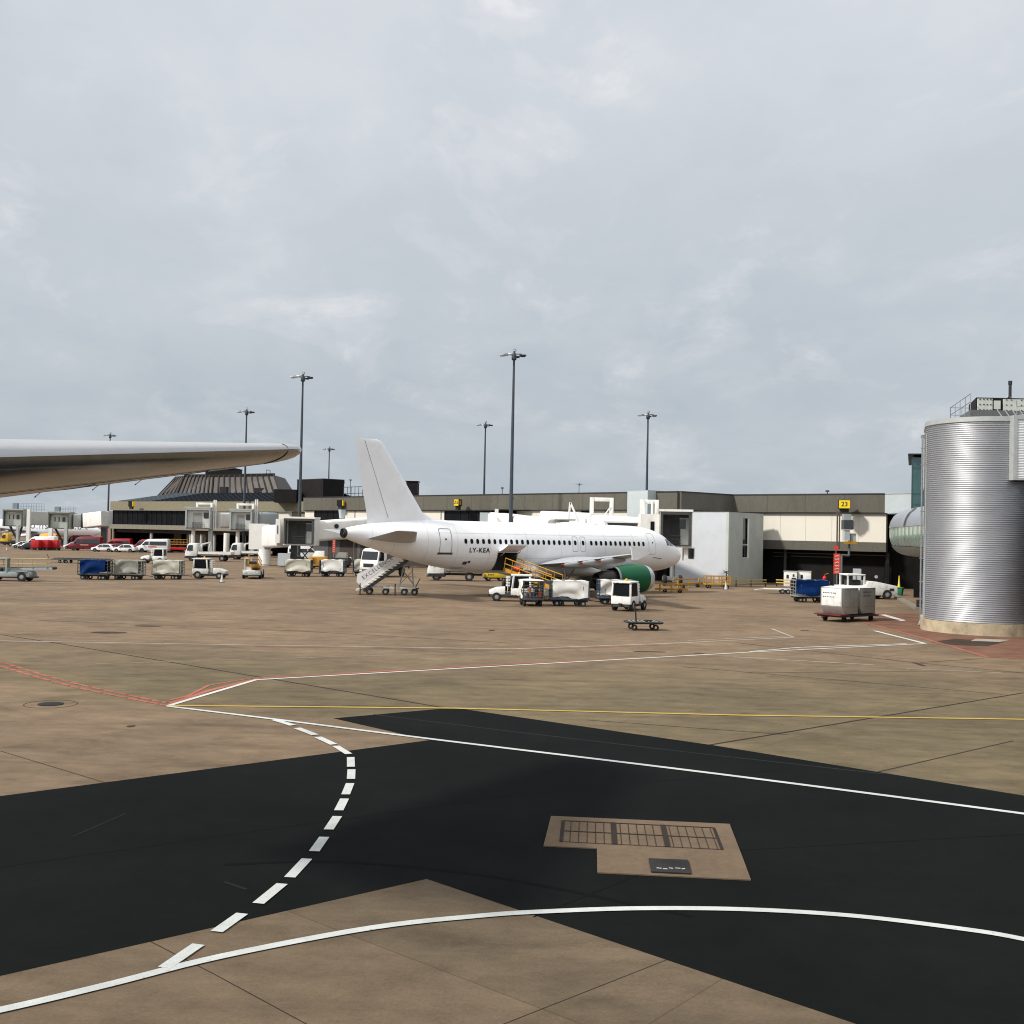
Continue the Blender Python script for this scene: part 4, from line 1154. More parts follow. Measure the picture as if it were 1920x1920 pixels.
# black clad plant block on the roof between terminal and pier
pb = thing('plant_block', 'black clad rooftop plant block beside the roof railing', 'plant room', (*near_pt(604, 186), 9.6))
c0 = Vector(pb.location)
pts = [near_pt(555, 190), near_pt(604, 184), near_pt(643, 187), (near_pt(643, 187)[0] - 2, 200), (near_pt(555, 190)[0], 200)]
MB().prism([(p[0] - c0.x, p[1] - c0.y) for p in pts], 0, 4.0).build('cladding', BLACKBOX, pb, smooth=0)
MB().prism([((p[0] - c0.x) * 1.02, (p[1] - c0.y) * 1.02) for p in pts], 4.0, 4.14).build('roof_trim', BLACK, pb, smooth=0)
MB().bx(-8.5, -4.6, 0, 6, -.1, 2.2).build('low_annex', BLACKBOX, pb, smooth=0)

# ------------------------------------------------------------------ ribbed steel tower
TCX, TCY, TR = 26.70, 60.95, 3.05
TZ0, TZ1 = .66, 11.62
tw = thing('ribbed_tower', 'shiny ribbed steel clad rounded tower on a stained concrete plinth', 'tower', (TCX, TCY, 0))
def plan(r):
    pts = [(.98 - TCX + 23.92 + (TR - r) * .97, 64.9 - TCY)]          # far end of the flat flank
    pts = [(24.92 - TCX - (r - TR), 64.95 - TCY)]
    for k in range(0, 6): 
        a = pts[0]; 
    a0 = rad(167)
    p1 = (r * math.cos(a0), r * math.sin(a0))
    out = [(pts[0][0] + (p1[0] - pts[0][0]) * k / 4, pts[0][1] + (p1[1] - pts[0][1]) * k / 4) for k in range(4)]
    for k in range(41):
        a = rad(167 + (360 - 167) * k / 40); out.append((r * math.cos(a), r * math.sin(a)))
    out.append((r, 6.0)); return out
prof = []
n_rib = 96
hz = (TZ1 - TZ0) / n_rib
for k in range(n_rib):
    z = TZ0 + k * hz
    for q in range(8): prof.append((TR + .026 * math.sin(2 * PI * q / 8), z + hz * q / 8))
prof.append((TR, TZ1))
rings = [[Vector((x, y, z)) for x, y in plan(r)] for r, z in prof]
MB().loft(rings, closed=False, cap=False).build('ribbed_cladding', RIBBED, tw, smooth=80, recalc=False)
pl = plan(TR + .10)
MB().loft([[Vector((x, y, z)) for x, y in plan(TR + .16)] for z in (0, .64)] + [[Vector((x, y, .655)) for x, y in plan(TR - .3)]], closed=False, cap=False).build('plinth', PLINTH, tw, smooth=40, recalc=False)
MB().loft([[Vector((x, y, z)) for x, y in plan(r)] for r, z in ((TR - .05, TZ1 - .004), (TR + .07, TZ1), (TR + .07, TZ1 + .26), (TR - .3, TZ1 + .28))], closed=False, cap=False).build('rim_flashing', FLASH, tw, smooth=40, recalc=False)
MB().prism(plan(TR - .25), TZ1 + .05, TZ1 + .2).build('roof_deck', BLACKBOX, tw, smooth=0)
# two vertical cladding seams and the downpipe
pp_ = plan(TR + .03)
dpx, dpy = pp_[1][0] * .72 + pp_[0][0] * .28 - .12, pp_[1][1] * .72 + pp_[0][1] * .28
mb = MB().tube((dpx, dpy, .3), (dpx, dpy, TZ1 - .45), .055, 8).box((dpx + .1, dpy, TZ1 - .3), (.3, .3, .2))
mb.tube((dpx, dpy, .3), (dpx - .12, dpy - .1, .02), .055, 8)
for z in (1.2, 2.6, 4.0, 5.4, 6.8, 8.2, 9.6, 10.6): mb.bx(dpx - .08, dpx + .22, dpy - .05, dpy + .05, z, z + .05)
mb.build('downpipe', STEEL, tw)
a = rad(172); MB().box((TR * math.cos(a) - .04, TR * math.sin(a), TZ1 / 2 + .2), (.03, .06, TZ1 - 1.2)).build('cladding_seam', FLASH, tw, smooth=0)
# plant on the roof
def rt(px, py, Y):
    p = P(px, py, Y); return Vector((p.x - TCX, p.y - TCY, p.z))
zd = 12.75
mb = MB()
dk = [(26.1, 61.3), (36, 61.3), (36, 68), (27.7, 68)]
mb.prism([(x - TCX, y - TCY) for x, y in dk], 11.9, 12.62); mb.build('plant_deck', mat('deck_grey', (.12, .125, .12), .6), tw, smooth=0)
mb = MB().prism([(26.95 - TCX, 62.5 - TCY), (36 - TCX, 62.5 - TCY), (36 - TCX, 66 - TCY), (28.0 - TCX, 66 - TCY)], 12.63, 13.5); mb.build('plant_enclosure', BLACKBOX, tw, smooth=0)
mb = MB()
for x0, x1 in ((27.0, 27.85), (27.95, 28.32), (28.5, 29.25), (29.3, 33)):
    mb.bx(x0 - TCX, x1 - TCX, 62.38 - TCY, 62.49 - TCY, 12.70 if x1 != 28.32 else 12.82, 13.42 if x1 != 28.32 else 13.32)
pan = mb.build('plant_panel', mat('plant_panel', (.50, .53, .47), .6, vary=.08), tw, smooth=0)
mb = MB()
for x in (27.08, 27.3, 27.5, 27.7, 28.62, 28.9, 29.5, 29.8):
    for z in (12.75, 13.06, 13.36): mb.bx(x - TCX, x + .08 - TCX, 62.35 - TCY, 62.38 - TCY, z, z + .04)
mb.build('panel_latch', BLACK, pan, smooth=0)
mb = MB().tube((29.15 - TCX, 63 - TCY, 13.5), (29.15 - TCX, 63 - TCY, 14.55), .085, 10).tube((29.15 - TCX, 63 - TCY, 14.36), (29.15 - TCX, 63 - TCY, 14.58), .11, 10)
mb.build('flue', BLACK, tw)
MB().tube((29.15 - TCX, 62.9 - TCY, 13.52), (28.85 - TCX, 62.7 - TCY, 13.62), .05, 8).build('flue_elbow', STEEL, tw)
mb = MB()
rails = [(25.0, 64.4), (25.2, 61.6)], 
ra_, rb_ = (25.05, 65.2), (27.0, 66.8)
for (a, b) in (((26.15, 61.4), (27.65, 67.9)), ((27.65, 67.9), (30.5, 67.9)), ((28.2, 60.1), (34, 60.1))):
    for z in (13.08, 13.55) if a[1] > 61 else (12.3, 12.7):
        mb.tube((a[0] - TCX, a[1] - TCY, z), (b[0] - TCX, b[1] - TCY, z + (.0 if a[1] > 61 else .75)), .022, 5)
    for k in range(5):
        c = lerp2(a, b, k / 4); mb.tube((c[0] - TCX, c[1] - TCY, 11.95), (c[0] - TCX, c[1] - TCY, 13.55 if a[1] > 61 else 12.7 + .18 * k), .022, 5)
mb.build('guard_rail', STEEL, tw)
mb = MB()
for k in range(5):
    x = 26.9 + k * .42; mb.tube((x - TCX, 58.9 - TCY, 11.85), (x + .22 - TCX, 60.2 - TCY, 12.55), .03, 5)
mb.tube((27.4 - TCX, 58.5 - TCY, 11.95), (31 - TCX, 59.4 - TCY, 12.6), .07, 6)
mb.build('access_ladder', STEEL, tw)
# overhanging ribbed box that runs out to the side, over a dark recess
ob_ = thing('overhang_block', 'white ribbed clad box overhanging a dark recess at the tower side', 'building', (34, 62, 0))
def o2(x, y): return (x - 34, y - 62)
x0, x1, yf, yb = 26.78, 44, 57.45, 70
z0, z1 = 8.42, 11.8
rows = []
nr = 36
for k in range(nr):
    z = z0 + .12 + (z1 - z0 - .24) * k / nr
    for q in range(5): rows.append((yf - .024 * math.sin(2 * PI * q / 5), z + (z1 - z0 - .24) / nr * q / 5))
RIBW = mat('ribbed_white_steel', (.80, .81, .80), .5, vary=.03)
MB().loft([[Vector((x - 34, y - 62, z)) for x in (x0 + .22, x1)] for y, z in rows], closed=False, cap=False).build('ribbed_front', RIBW, ob_, smooth=80, recalc=False)
mb = MB().bx(x0 - 34, x0 + .2 - 34, yf - .06 - 62, yb - 62, z0, z1 + .1).bx(x0 + .2 - 34, x1 - 34, yf - .05 - 62, yf + .1 - 62, z1 - .13, z1 + .1).bx(x0 + .2 - 34, x1 - 34, yf - .05 - 62, yf + .1 - 62, z0, z0 + .11)
mb.build('edge_flashing', FLASH, ob_, smooth=0)
MB().bx(x0 + .21 - 34, x1 - 34, yf + .11 - 62, yb - 62, z0 + .01, z1).build('block_core', BLACKBOX, ob_, smooth=0)
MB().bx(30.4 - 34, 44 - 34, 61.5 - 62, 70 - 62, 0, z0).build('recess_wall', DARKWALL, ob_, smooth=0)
MB().bx(29.8 - 34, 44 - 34, 36 - 62, 61.4 - 62, 0, 8.35).build('unseen_dark_block', BLACKBOX, ob_, smooth=0)  # unseen dark block, added for the tower cladding to reflect

# ------------------------------------------------------------------ elevated walkway tube
tu = thing('walkway_tube', 'silver elevated walkway tube with a band of green glass leading into the tower', 'walkway', (31, 80, 0))
c_a, c_b = Vector((28.7, 69.0, 0)), Vector((34.2, 92.5, 0))
dr_ = (c_b - c_a).normalized(); nl = Vector((-dr_.y, dr_.x, 0))
ZC, HH, HWT = 5.75, 1.95, 1.95
def tring(p, k, a0, a1, n=10, off=0.0):
    out = []
    for i in range(n + 1):
        a = rad(a0 + (a1 - a0) * i / n)
        ca, sa_ = math.cos(a), math.sin(a)
        x = (HWT * k + off) * math.copysign(abs(ca) ** .8, ca); z = (HH * (k * .25 + .75) + off) * math.copysign(abs(sa_) ** .85, sa_)
        out.append(p - c_mid + nl * x + Vector((0, 0, ZC + z)))
    return out
c_mid = Vector((31, 80, 0))
stt = [(0, 1.0), (.3, 1.0), (.6, 1.0), (.86, 1.0), (.93, .93), (.97, .78), (.992, .5), (1.0, .12)]
def shell(a0, a1, nm, m_, off=0.0, n=10):
    return MB().loft([tring(c_a.lerp(c_b, t), k, a0, a1, n, off) for t, k in stt], closed=False, cap=False).build(nm, m_, tu, smooth=60, recalc=False)
shell(8, 175, 'roof_shell', SILVER)
shell(-32, 8, 'glass_band', GREENGLASS, -.06, 4)
shell(-180, -32, 'floor_shell', mat('walkway_floor_grey', (.23, .25, .25), .45, metal=.4, vary=.08), 0, 12)
mb = MB()
for k in range(1, 10):
    p = c_a.lerp(c_b, k / 11); a = tring(p, 1, -31, 7, 4, -.02)
    mb.path(a, .03, 4)
mb.build('glazing_bar', SILVER, tu, smooth=0)
mb = MB(); p = c_a.lerp(c_b, .45); mb.path(tring(p, 1, 8, 60, 6, .03), .09, 6); mb.build('roof_gutter', mat('dark_strap', (.06, .06, .06), .6), tu)
for t in (.25, .7):
    p = c_a.lerp(c_b, t) - c_mid; MB().tube((p.x + .4, p.y, 0), (p.x + .4, p.y, 3.85), .22, 10).build('support_column', mat('dark_column', (.045, .045, .045)), tu)
# green glass block behind
gb_ = thing('glass_block', 'teal glass block with a thin dark overhanging roof behind the tower', 'building', (*near_pt(1708, 96), 0))
c0 = Vector(gb_.location)
MB().prism([(0, 0), (16, 0), (20, 12), (4.9, 12)], 7.9, 12.55).build('glazing', TEAL, gb_, smooth=0)
mb = MB()
for k in range(9): mb.bx(k * 1.3 - .03, k * 1.3 + .03, -.05, -.003, 7.9, 12.5)
for z in (8.35, 9.3, 11.6): mb.bx(0, 14, -.06, -.051, z, z + .06)
mb.build('glazing_bar', mat('teal_bar', (.05, .09, .09), .4), gb_, smooth=0)
mb = MB().add([(-.55, -.5, 12.75), (16, -.9, 12.95), (20, 13, 12.95), (4.5, 13, 12.75), (-.55, -.5, 12.85), (16, -.9, 13.15), (20, 13, 13.15), (4.5, 13, 12.85)], [(0, 1, 2, 3), (7, 6, 5, 4), (0, 4, 5, 1), (1, 5, 6, 2), (2, 6, 7, 3), (3, 7, 4, 0)])
mb.build('roof_slab', BLACK, gb_, smooth=0)
MB().prism([(.3, .2), (16, .2), (20, 12), (5.2, 12)], 12.551, 12.74).prism([(.4, .3), (15.9, .3), (19.8, 11.8), (5.4, 11.8)], 0, 7.88).build('wall_base', DARKWALL, gb_, smooth=0)
# ------------------------------------------------------------------ boarding bridges
def rbox_ring(c, ax, w_, h, r=.35, n=4):
    """rounded rectangle across direction ax"""
    ax = Vector(ax).normalized(); side = ax.cross(Vector((0, 0, 1))).normalized(); up = side.cross(ax)
    out = []
    for cx, cz, a0 in ((w_ / 2 - r, h / 2 - r, 0), (-w_ / 2 + r, h / 2 - r, 90), (-w_ / 2 + r, -h / 2 + r, 180), (w_ / 2 - r, -h / 2 + r, 270)):
        for k in range(n + 1):
            a = rad(a0 + 90 * k / n); out.append(Vector(c) + side * (cx + r * math.cos(a)) + up * (cz + r * math.sin(a)))
    return out
def tunnel(t, a, b, w_, h, m_, nm='tunnel', r=.35, ribs=0):
    a, b = Vector(a) - t.location, Vector(b) - t.location
    mb = MB().loft([rbox_ring(a, b - a, w_, h, r), rbox_ring(b, b - a, w_, h, r)])
    for k in range(ribs):
        p = a.lerp(b, (k + .5) / ribs); d = (b - a).normalized()
        mb.loft([rbox_ring(p - d * .05, d, w_ + .06, h + .06, r), rbox_ring(p + d * .05, d, w_ + .06, h + .06, r)])
    return mb.build(nm, m_, t, smooth=40)
INNER = mat('bridge_interior', (.30, .30, .28), .7, vary=.15, vscale=1, dirt=(.2, .2, .18))
INNERW = mat('bridge_door_panel', (.56, .57, .53), .6, vary=.1, vscale=1.5)
INNERD = mat('bridge_dark_interior', (.07, .075, .07), .7, vary=.2)
def cab(t, px0, px1, pt, pb, Y, rz, m_, style='pale', D=2.6):
    """docking cab: open front towards the viewer, canopy frame, end wall with door and window"""
    pc = (px0 + px1) / 2
    x0, x1 = XZ(px0, Y), XZ(px1, Y)
    zb, zt = zat(pc, pb, Y), zat(pc, pt, Y)
    W, H = x1 - x0, zt - zb
    hd = bpy.data.objects.new('docking_cab', None); COL.objects.link(hd); hd.parent = t
    hd.location = Vector(((x0 + x1) / 2, Y, zb)) - t.location; hd.rotation_euler = (0, 0, rz)
    mb = MB().bx(-W / 2 - .08, W / 2 + .08, -.25, D, H - .12, H + .10).bx(-W / 2, W / 2, -.05, D, -.18, .0)
    mb.bx(-W / 2, -W / 2 + .10, 0, D, 0, H - .12).bx(W / 2 - .10, W / 2, 0, D, 0, H - .12).bx(-W / 2 + .1, W / 2 - .1, D - .12, D, 0, H - .12)
    mb.build('cab_shell', m_, hd, smooth=0)
    a = mat('bellows', (.045, .046, .042), .75, vary=.2) if style == 'dark' else FLASH if style == 'pale' else mat('bellows_olive', (.10, .105, .085), .75, vary=.2)
    mb = MB().bx(-W / 2 + .101, -W / 2 + .32, -.22, .6, 0, H - .30).bx(W / 2 - .32, W / 2 - .101, -.22, .6, 0, H - .30).bx(-W / 2 + .101, W / 2 - .101, -.22, .55, H - .42, H - .125)
    for k in range(3):
        mb.bx(-W / 2 + .07, -W / 2 + .34, -.2 + .22 * k, -.12 + .22 * k, -.02, H - .14).bx(W / 2 - .34, W / 2 - .07, -.2 + .22 * k, -.12 + .22 * k, -.02, H - .14)
    mb.build('canopy_bellows', a, hd, smooth=0)
    iw = {'pale': INNERW, 'grey': mat('bridge_panel_green', (.46, .49, .42), .6, vary=.08), 'dark': INNERD}[style]
    yb = .3 if style == 'pale' else .55 if style == 'grey' else 1.9
    MB().bx(-W / 2 + .102, W / 2 - .102, yb, yb + .06, 0.001, H - .122).build('end_wall', iw, hd, smooth=0)
    mb = MB().bx(-W / 2 + .33, W / 2 - .33, -.22, .4, -.004, .04); mb.build('threshold', RUBBER, hd, smooth=0)
    if style == 'grey':
        for x, w_ in ((-.22 * W, .16), (-.03 * W, .16), (.19 * W, .42)):
            MB().bx(x - w_ / 2 * W / 3, x + w_ / 2 * W / 3, yb - .03, yb - .002, H * .40, H * .68).build('window', GLASS, hd, smooth=0)
        MB().bx(-.3 * W, .06 * W, yb - .04, yb - .004, H * .78, H * .82).build('light_strip', LAMPGL, hd, smooth=0)
    else:
        MB().bx(-.20 * W, .13 * W, yb - .05, yb - .002, .05, H * .74).build('roller_door', INNER if style == 'pale' else mat('dark_roller', (.05, .05, .05), .7), hd, smooth=0)
        wx = .30 * W if style == 'pale' else .20 * W
        MB().bx(wx - .10 * W, wx + .10 * W, yb - .06, yb - .055, H * .48, H * .76).build('window', GLASS, hd, smooth=0)
        if style == 'dark': MB().bx(.10 * W, .42 * W, yb - .05, yb - .003, 0.05, H * .80).build('side_door', INNERW, hd, smooth=0)
        mb = MB()
        for z in (.25, .62, .98): mb.tube((-.22 * W, .15, z), (.16 * W, .15, z), .025, 5)
        for x in (-.22, -.09, .03, .16): mb.tube((x * W, .15, .02), (x * W, .15, .98), .025, 5)
        mb.build('hand_rail', METALD, hd)
    return hd, W, H
def portal(t, px0, px1, ptop, pbot, Y, m_, w_=.34, deep=.5, nm='lift_frame'):
    mb = MB()
    za, zb = zat((px0 + px1) / 2, ptop, Y) - t.location.z, zat((px0 + px1) / 2, pbot, Y) - t.location.z
    xa, xb = XZ(px0, Y) + w_ / 2 - t.location.x, XZ(px1, Y) - w_ / 2 - t.location.x
    y = Y - t.location.y
    for x in (xa, xb): mb.box((x, y, (za + zb) / 2), (w_, deep, za - zb))
    mb.box(((xa + xb) / 2, y, za - w_ / 2), (xb - xa - w_ - .004, deep * .8, w_))
    return mb.build(nm, m_, t, bevel=.03)

# A: bridge standing off the nose of the parked airliner
t = thing('boarding_bridge', 'white boarding bridge with open dark cab standing just past the airliner nose', 'boarding bridge', (*near_pt(1267, 108), 0), group='boarding bridges')
cab(t, 1237, 1297, 957, 1023, 107, rad(-10), BRIDGE_W, 'dark')
c1 = Vector((XZ(1237, 109) + .2, 110.3, 5.62)); c2 = Vector((XZ(1030, 130), 129.5, 6.35))
tunnel(t, c1 + Vector((-.5, .2, 0)), c1.lerp(c2, .55), 2.5, 2.5, BRIDGE_W); tunnel(t, c1.lerp(c2, .5), c2, 2.9, 2.85, BRIDGE_W)
p = Vector((XZ(1216, 109.3), 109.3, 0)) - t.location
MB().bx(p.x - .9, p.x + 1.0, p.y - .6, p.y + 1.4, 3.6, 7.25).build('rotunda_box', BRIDGE_W, t, smooth=0)
MB().bx(p.x + .1, p.x + .5, p.y - .64, p.y - .603, 5.4, 6.5).build('window', GLASS2, t, smooth=0)
portal(t, 1105, 1149, 933, 1000, 120, BRIDGE_W, .42, .6); 
a = Vector((XZ(1119, 119.7), 119.7, zat(1119, 984, 119.7))) - t.location; b = Vector((XZ(1144, 119.7), 119.7, zat(1144, 950, 119.7))) - t.location
MB().bar(a, b, .13, .13).build('brace', BRIDGE_W, t, smooth=0)
portal(t, 1199, 1234, 937, 970, 110.5, BRIDGE_W, .42, .4)
mb = MB(); 
for px in (1207, 1222): mb.tube(Vector((XZ(px, 110.3), 110.3, zat(px, 940, 110.3))) - t.location, Vector((XZ(px, 110.3), 110.3, zat(px, 968, 110.3))) - t.location, .13, 8)
mb.build('lift_screw', BRIDGE_W, t)
p = Vector((XZ(1160, 112), 112, 0)) - t.location
MB().bx(p.x - 1.6, p.x + 2.4, p.y - 1, p.y + 1, 6.32, 6.48).build('service_roof', BRIDGE_W, t, smooth=0); MB().bx(p.x - 1.35, p.x + 2.1, p.y - .9, p.y + .9, 5.2, 6.31).build('service_window', GLASS, t, smooth=0)
for px, Y in ((1262, 109.6), (1130, 121)):
    q = Vector((XZ(px, Y), Y, 0)) - t.location
    mb = MB().tube((q.x, q.y, .5), (q.x, q.y, 4.4), .28, 10).bx(q.x - 1.0, q.x + 1.0, q.y - .3, q.y + .3, .55, .95); mb.build('drive_column', STEEL, t)
    for sx in (-.8, .8): MB().lathe([(.2, -.18), (.5, -.18), (.55, -.1), (.55, .1), (.5, .18), (.2, .18)], (q.x + sx, q.y, .55), 'x', 16).build('wheel', RUBBER, t, recalc=False)
p = Vector((XZ(1292, 107.5), 107.5, 0)) - t.location
MB().bx(p.x - .5, p.x + .55, p.y - .3, p.y + .9, 2.62, 3.95).build('cabinet', BRIDGE_W, t, smooth=0); MB().bx(p.x - .1, p.x + .45, p.y - .33, p.y - .303, 2.85, 3.85).build('window', GLASS, t, smooth=0)

# B: second bridge seen above the fuselage
t = thing('boarding_bridge', 'white boarding bridge sloping down behind the fuselage beside a tall A shaped frame', 'boarding bridge', (*near_pt(990, 130), 0), group='boarding bridges')
d1, d2 = Vector((XZ(932, 137), 136, 6.3)), Vector((XZ(1045, 120), 119.5, 5.35))
tunnel(t, d1, d2, 2.6, 2.6, BRIDGE_W, r=.5)
q = d1 - t.location
MB().bx(q.x - .3, q.x + .15, q.y - 2.2, q.y + 2.0, 4.4, 8.0).build('end_frame', BRIDGE_W, t, smooth=0)
MB().bx(q.x + .151, q.x + 4.4, q.y - 1.6, q.y + 2.0, 7.86, 7.98).build('end_canopy', BLACKBOX, t, smooth=0)
MB().bx(q.x - 2.2, q.x - .31, q.y - .5, q.y + 2, 4.3, 7.55).build('rotunda_box', PALEBOX, t, smooth=0)
MB().tube((q.x - .6, q.y + .5, 0), (q.x - .6, q.y + .5, 4.3), .6, 14).build('support_column', BRIDGE_W, t)
q2 = d2 - t.location
tunnel(t, d2 + Vector((.2, -.1, -.1)), d2 + Vector((4.2, -1.5, -.3)), 2.8, 2.4, BRIDGE_W, 'cab_body', r=.4)
MB().bx(q2.x - .4, q2.x + 1.9, q2.y - 1.6, q2.y + 1.0, 6.55, 6.72).build('cab_roof', FLASH, t, smooth=0)
a0 = Vector((XZ(1064.5, 119), 119, zat(1064, 985, 119))) - t.location; a1 = Vector((XZ(1068, 119), 119, zat(1068, 942, 119))) - t.location; a2 = Vector((XZ(1088, 119), 119, zat(1088, 985, 119))) - t.location
MB().bar(a0, a1, .22, .22).bar(a1, a2, .22, .22).build('a_frame', BRIDGE_W, t, bevel=.02)
MB().tube((q2.x + 1, q2.y, 0), (q2.x + 1, q2.y, 4.2), .3, 10).build('drive_column', STEEL, t)

# C: big bridge left of the tail
t = thing('boarding_bridge', 'white boarding bridge on a round column with round black portholes behind the airliner tail', 'boarding bridge', (*near_pt(497, 143), 0), group='boarding bridges')
cab(t, 531, 590.5, 970.5, 1020, 140, rad(-4), BRIDGE_W, 'dark')
za, zb = zat(490, 982, 143), zat(490, 1030, 143)
p = Vector((XZ(490, 144), 144, 0)) - t.location
MB().bx(p.x - 1.25, p.x + .85, p.y - 1.6, p.y + 1.4, zb, za).build('rotunda_box', BRIDGE_W, t, smooth=0)
MB().bx(p.x + .85, p.x + 1.15, p.y - 1.2, p.y + 1.2, zb + .05, za - .1).build('rotunda_ring', BRIDGE_W, t, smooth=0)
a, b = Vector((XZ(499, 143), 143.6, (za + zb) / 2 - .05)), Vector((XZ(533, 143), 142.2, (za + zb) / 2 + .15))
tunnel(t, a, b, 2.5, 3.0, BRIDGE_W, r=.4)
MB().bx(b.x - .55 - t.location.x, b.x - t.location.x + .02, b.y - 2.0 - t.location.y, b.y + 2 - t.location.y, 3.1, 6.25).build('collar', BRIDGE_W, t, smooth=0)
MB().bx(b.x - .32 - t.location.x, b.x - .22 - t.location.x, b.y - 2.04 - t.location.y, b.y - 2.004 - t.location.y, 4.3, 5.4).build('window', GLASS, t, smooth=0)
q = Vector((XZ(497, 143), 143, 0)) - t.location
MB().lathe([(.8, 0), (.85, .3), (.82, .35), (.82, zb + .03)], (q.x, q.y, 0), n=24).build('support_column', BRIDGE_W, t)
a, b = Vector((XZ(588, 143), 143.3, zat(588, 996, 143.3))), Vector((XZ(765, 148), 148.5, zat(765, 983, 148.5)))
tn = tunnel(t, a, b, 2.6, 2.75, BRIDGE_W, r=.45)
d = (b - a).normalized(); nn = Vector((d.y, -d.x, 0)).normalized()
if nn.y > 0: nn = -nn
for px, py in ((624.5, 986.5), (686.5, 980)):
    k = (px - 588) / (765 - 588)
    c = a.lerp(b, k) - t.location + nn * 1.30
    c.z = zat(px, py, (a.lerp(b, k)).y - 1.3)
    MB().tube(c, c + nn * .05, .31, 20).build('porthole', BLACK, tn)
c = a.lerp(b, .30) - t.location
MB().lathe([(.30, 0), (.34, .1), (.48, 1.15), (.5, 1.2), (.001, 1.2)], (c.x - .2, c.y, zat(624, 972, 146)), n=12).build('roof_lamp', PALEBOX, t)
q = Vector((XZ(552, 141.5), 141.5, 0)) - t.location
mb = MB().bx(q.x - .35, q.x + .35, q.y - .3, q.y + .3, 1.1, 3.0).bx(q.x - 1.5, q.x + 1.3, q.y - .5, q.y + .5, .95, 1.35); mb.bar((q.x + 1.2, q.y, 1.2), (q.x + 2.6, q.y, 2.9), .14, .14); mb.bar((q.x + 2.3, q.y, .5), (q.x + .6, q.y, 2.6), .12, .12)
mb.build('drive_frame', METALD, t, smooth=0)
MB().bx(q.x - 1.9, q.x - .3, q.y - .9, q.y + .5, .15, 1.75).build('drive_cover', PALEBOX, t, smooth=0)
for sx in (-1.1, .9): MB().lathe([(.2, -.2), (.48, -.2), (.54, -.1), (.54, .1), (.48, .2), (.2, .2)], (q.x + sx, q.y + .75, .54), 'x', 16).build('wheel', RUBBER, t, recalc=False)

# D, E: pair of grey fronted bridges by the terminal block
for i, (x0, x1, yt, yb, Y, tx0, tx1, lab) in enumerate(((347, 395, 951.5, 990, 187, 400, 432, 'grey fronted boarding bridge by the terminal glass, above the truck cab'), (430, 473, 955, 993, 181, 472, 506, 'grey fronted boarding bridge between its twin and the white round column'))):
    t = thing('boarding_bridge', lab, 'boarding bridge', (*near_pt((x0 + x1) / 2, Y), 0), group='boarding bridges')
    cab(t, x0, x1, yt, yb, Y, rad(3), BRIDGE_G, 'pale')
    zc = zat((tx0 + tx1) / 2, 976, Y + 3)
    a, b = Vector((XZ(x1, Y) + .2, Y + 2.2, zc)), Vector((XZ(tx1, Y + 4), Y + 6, zc + .1))
    tunnel(t, a, b, 2.6, 2.7, BRIDGE_W if i == 0 else PALEBOX, r=.4)
    portal(t, x0 + (20 if i == 0 else 13), x1 + 3, 942.5 if i == 0 else 944, yt + 6, Y + .8, BRIDGE_W, .36, .36)
    mb = MB()
    for px in (x1 + 2, x1 + 5.5): mb.box((XZ(px, Y) - t.location.x, 1.2, zat(px, 965, Y)), (.2, .25, 5.2))
    mb.build('lift_post', BRIDGE_W, t, smooth=0)
    q = Vector((XZ(x1 - 1, Y + 1), Y + 1.5, 0)) - t.location
    MB().bx(q.x - .35, q.x + .35, q.y - .3, q.y + .3, .4, 7.4).build('grey_column', FLASH, t, smooth=0)
    q = Vector((XZ(x0 + 19, Y + 2), Y + 1, 0)) - t.location
    MB().tube((q.x, q.y, .6), (q.x, q.y, zat(x0 + 19, yb, Y) - .1), .33, 10).build('drive_column', BRIDGE_W, t)
    MB().lathe([(.2, -.3), (.5, -.3), (.55, -.2), (.55, .2), (.5, .3), (.2, .3)], (q.x, q.y, .55), 'x', 16).build('wheel', RUBBER, t, recalc=False)
    if i == 1:
        q = Vector((XZ(490, Y + 6), Y + 6, 0)) - t.location
        MB().tube((q.x - 6, q.y, 0), (q.x - 6, q.y, 4), .5, 12).build('support_column', BRIDGE_W, t)

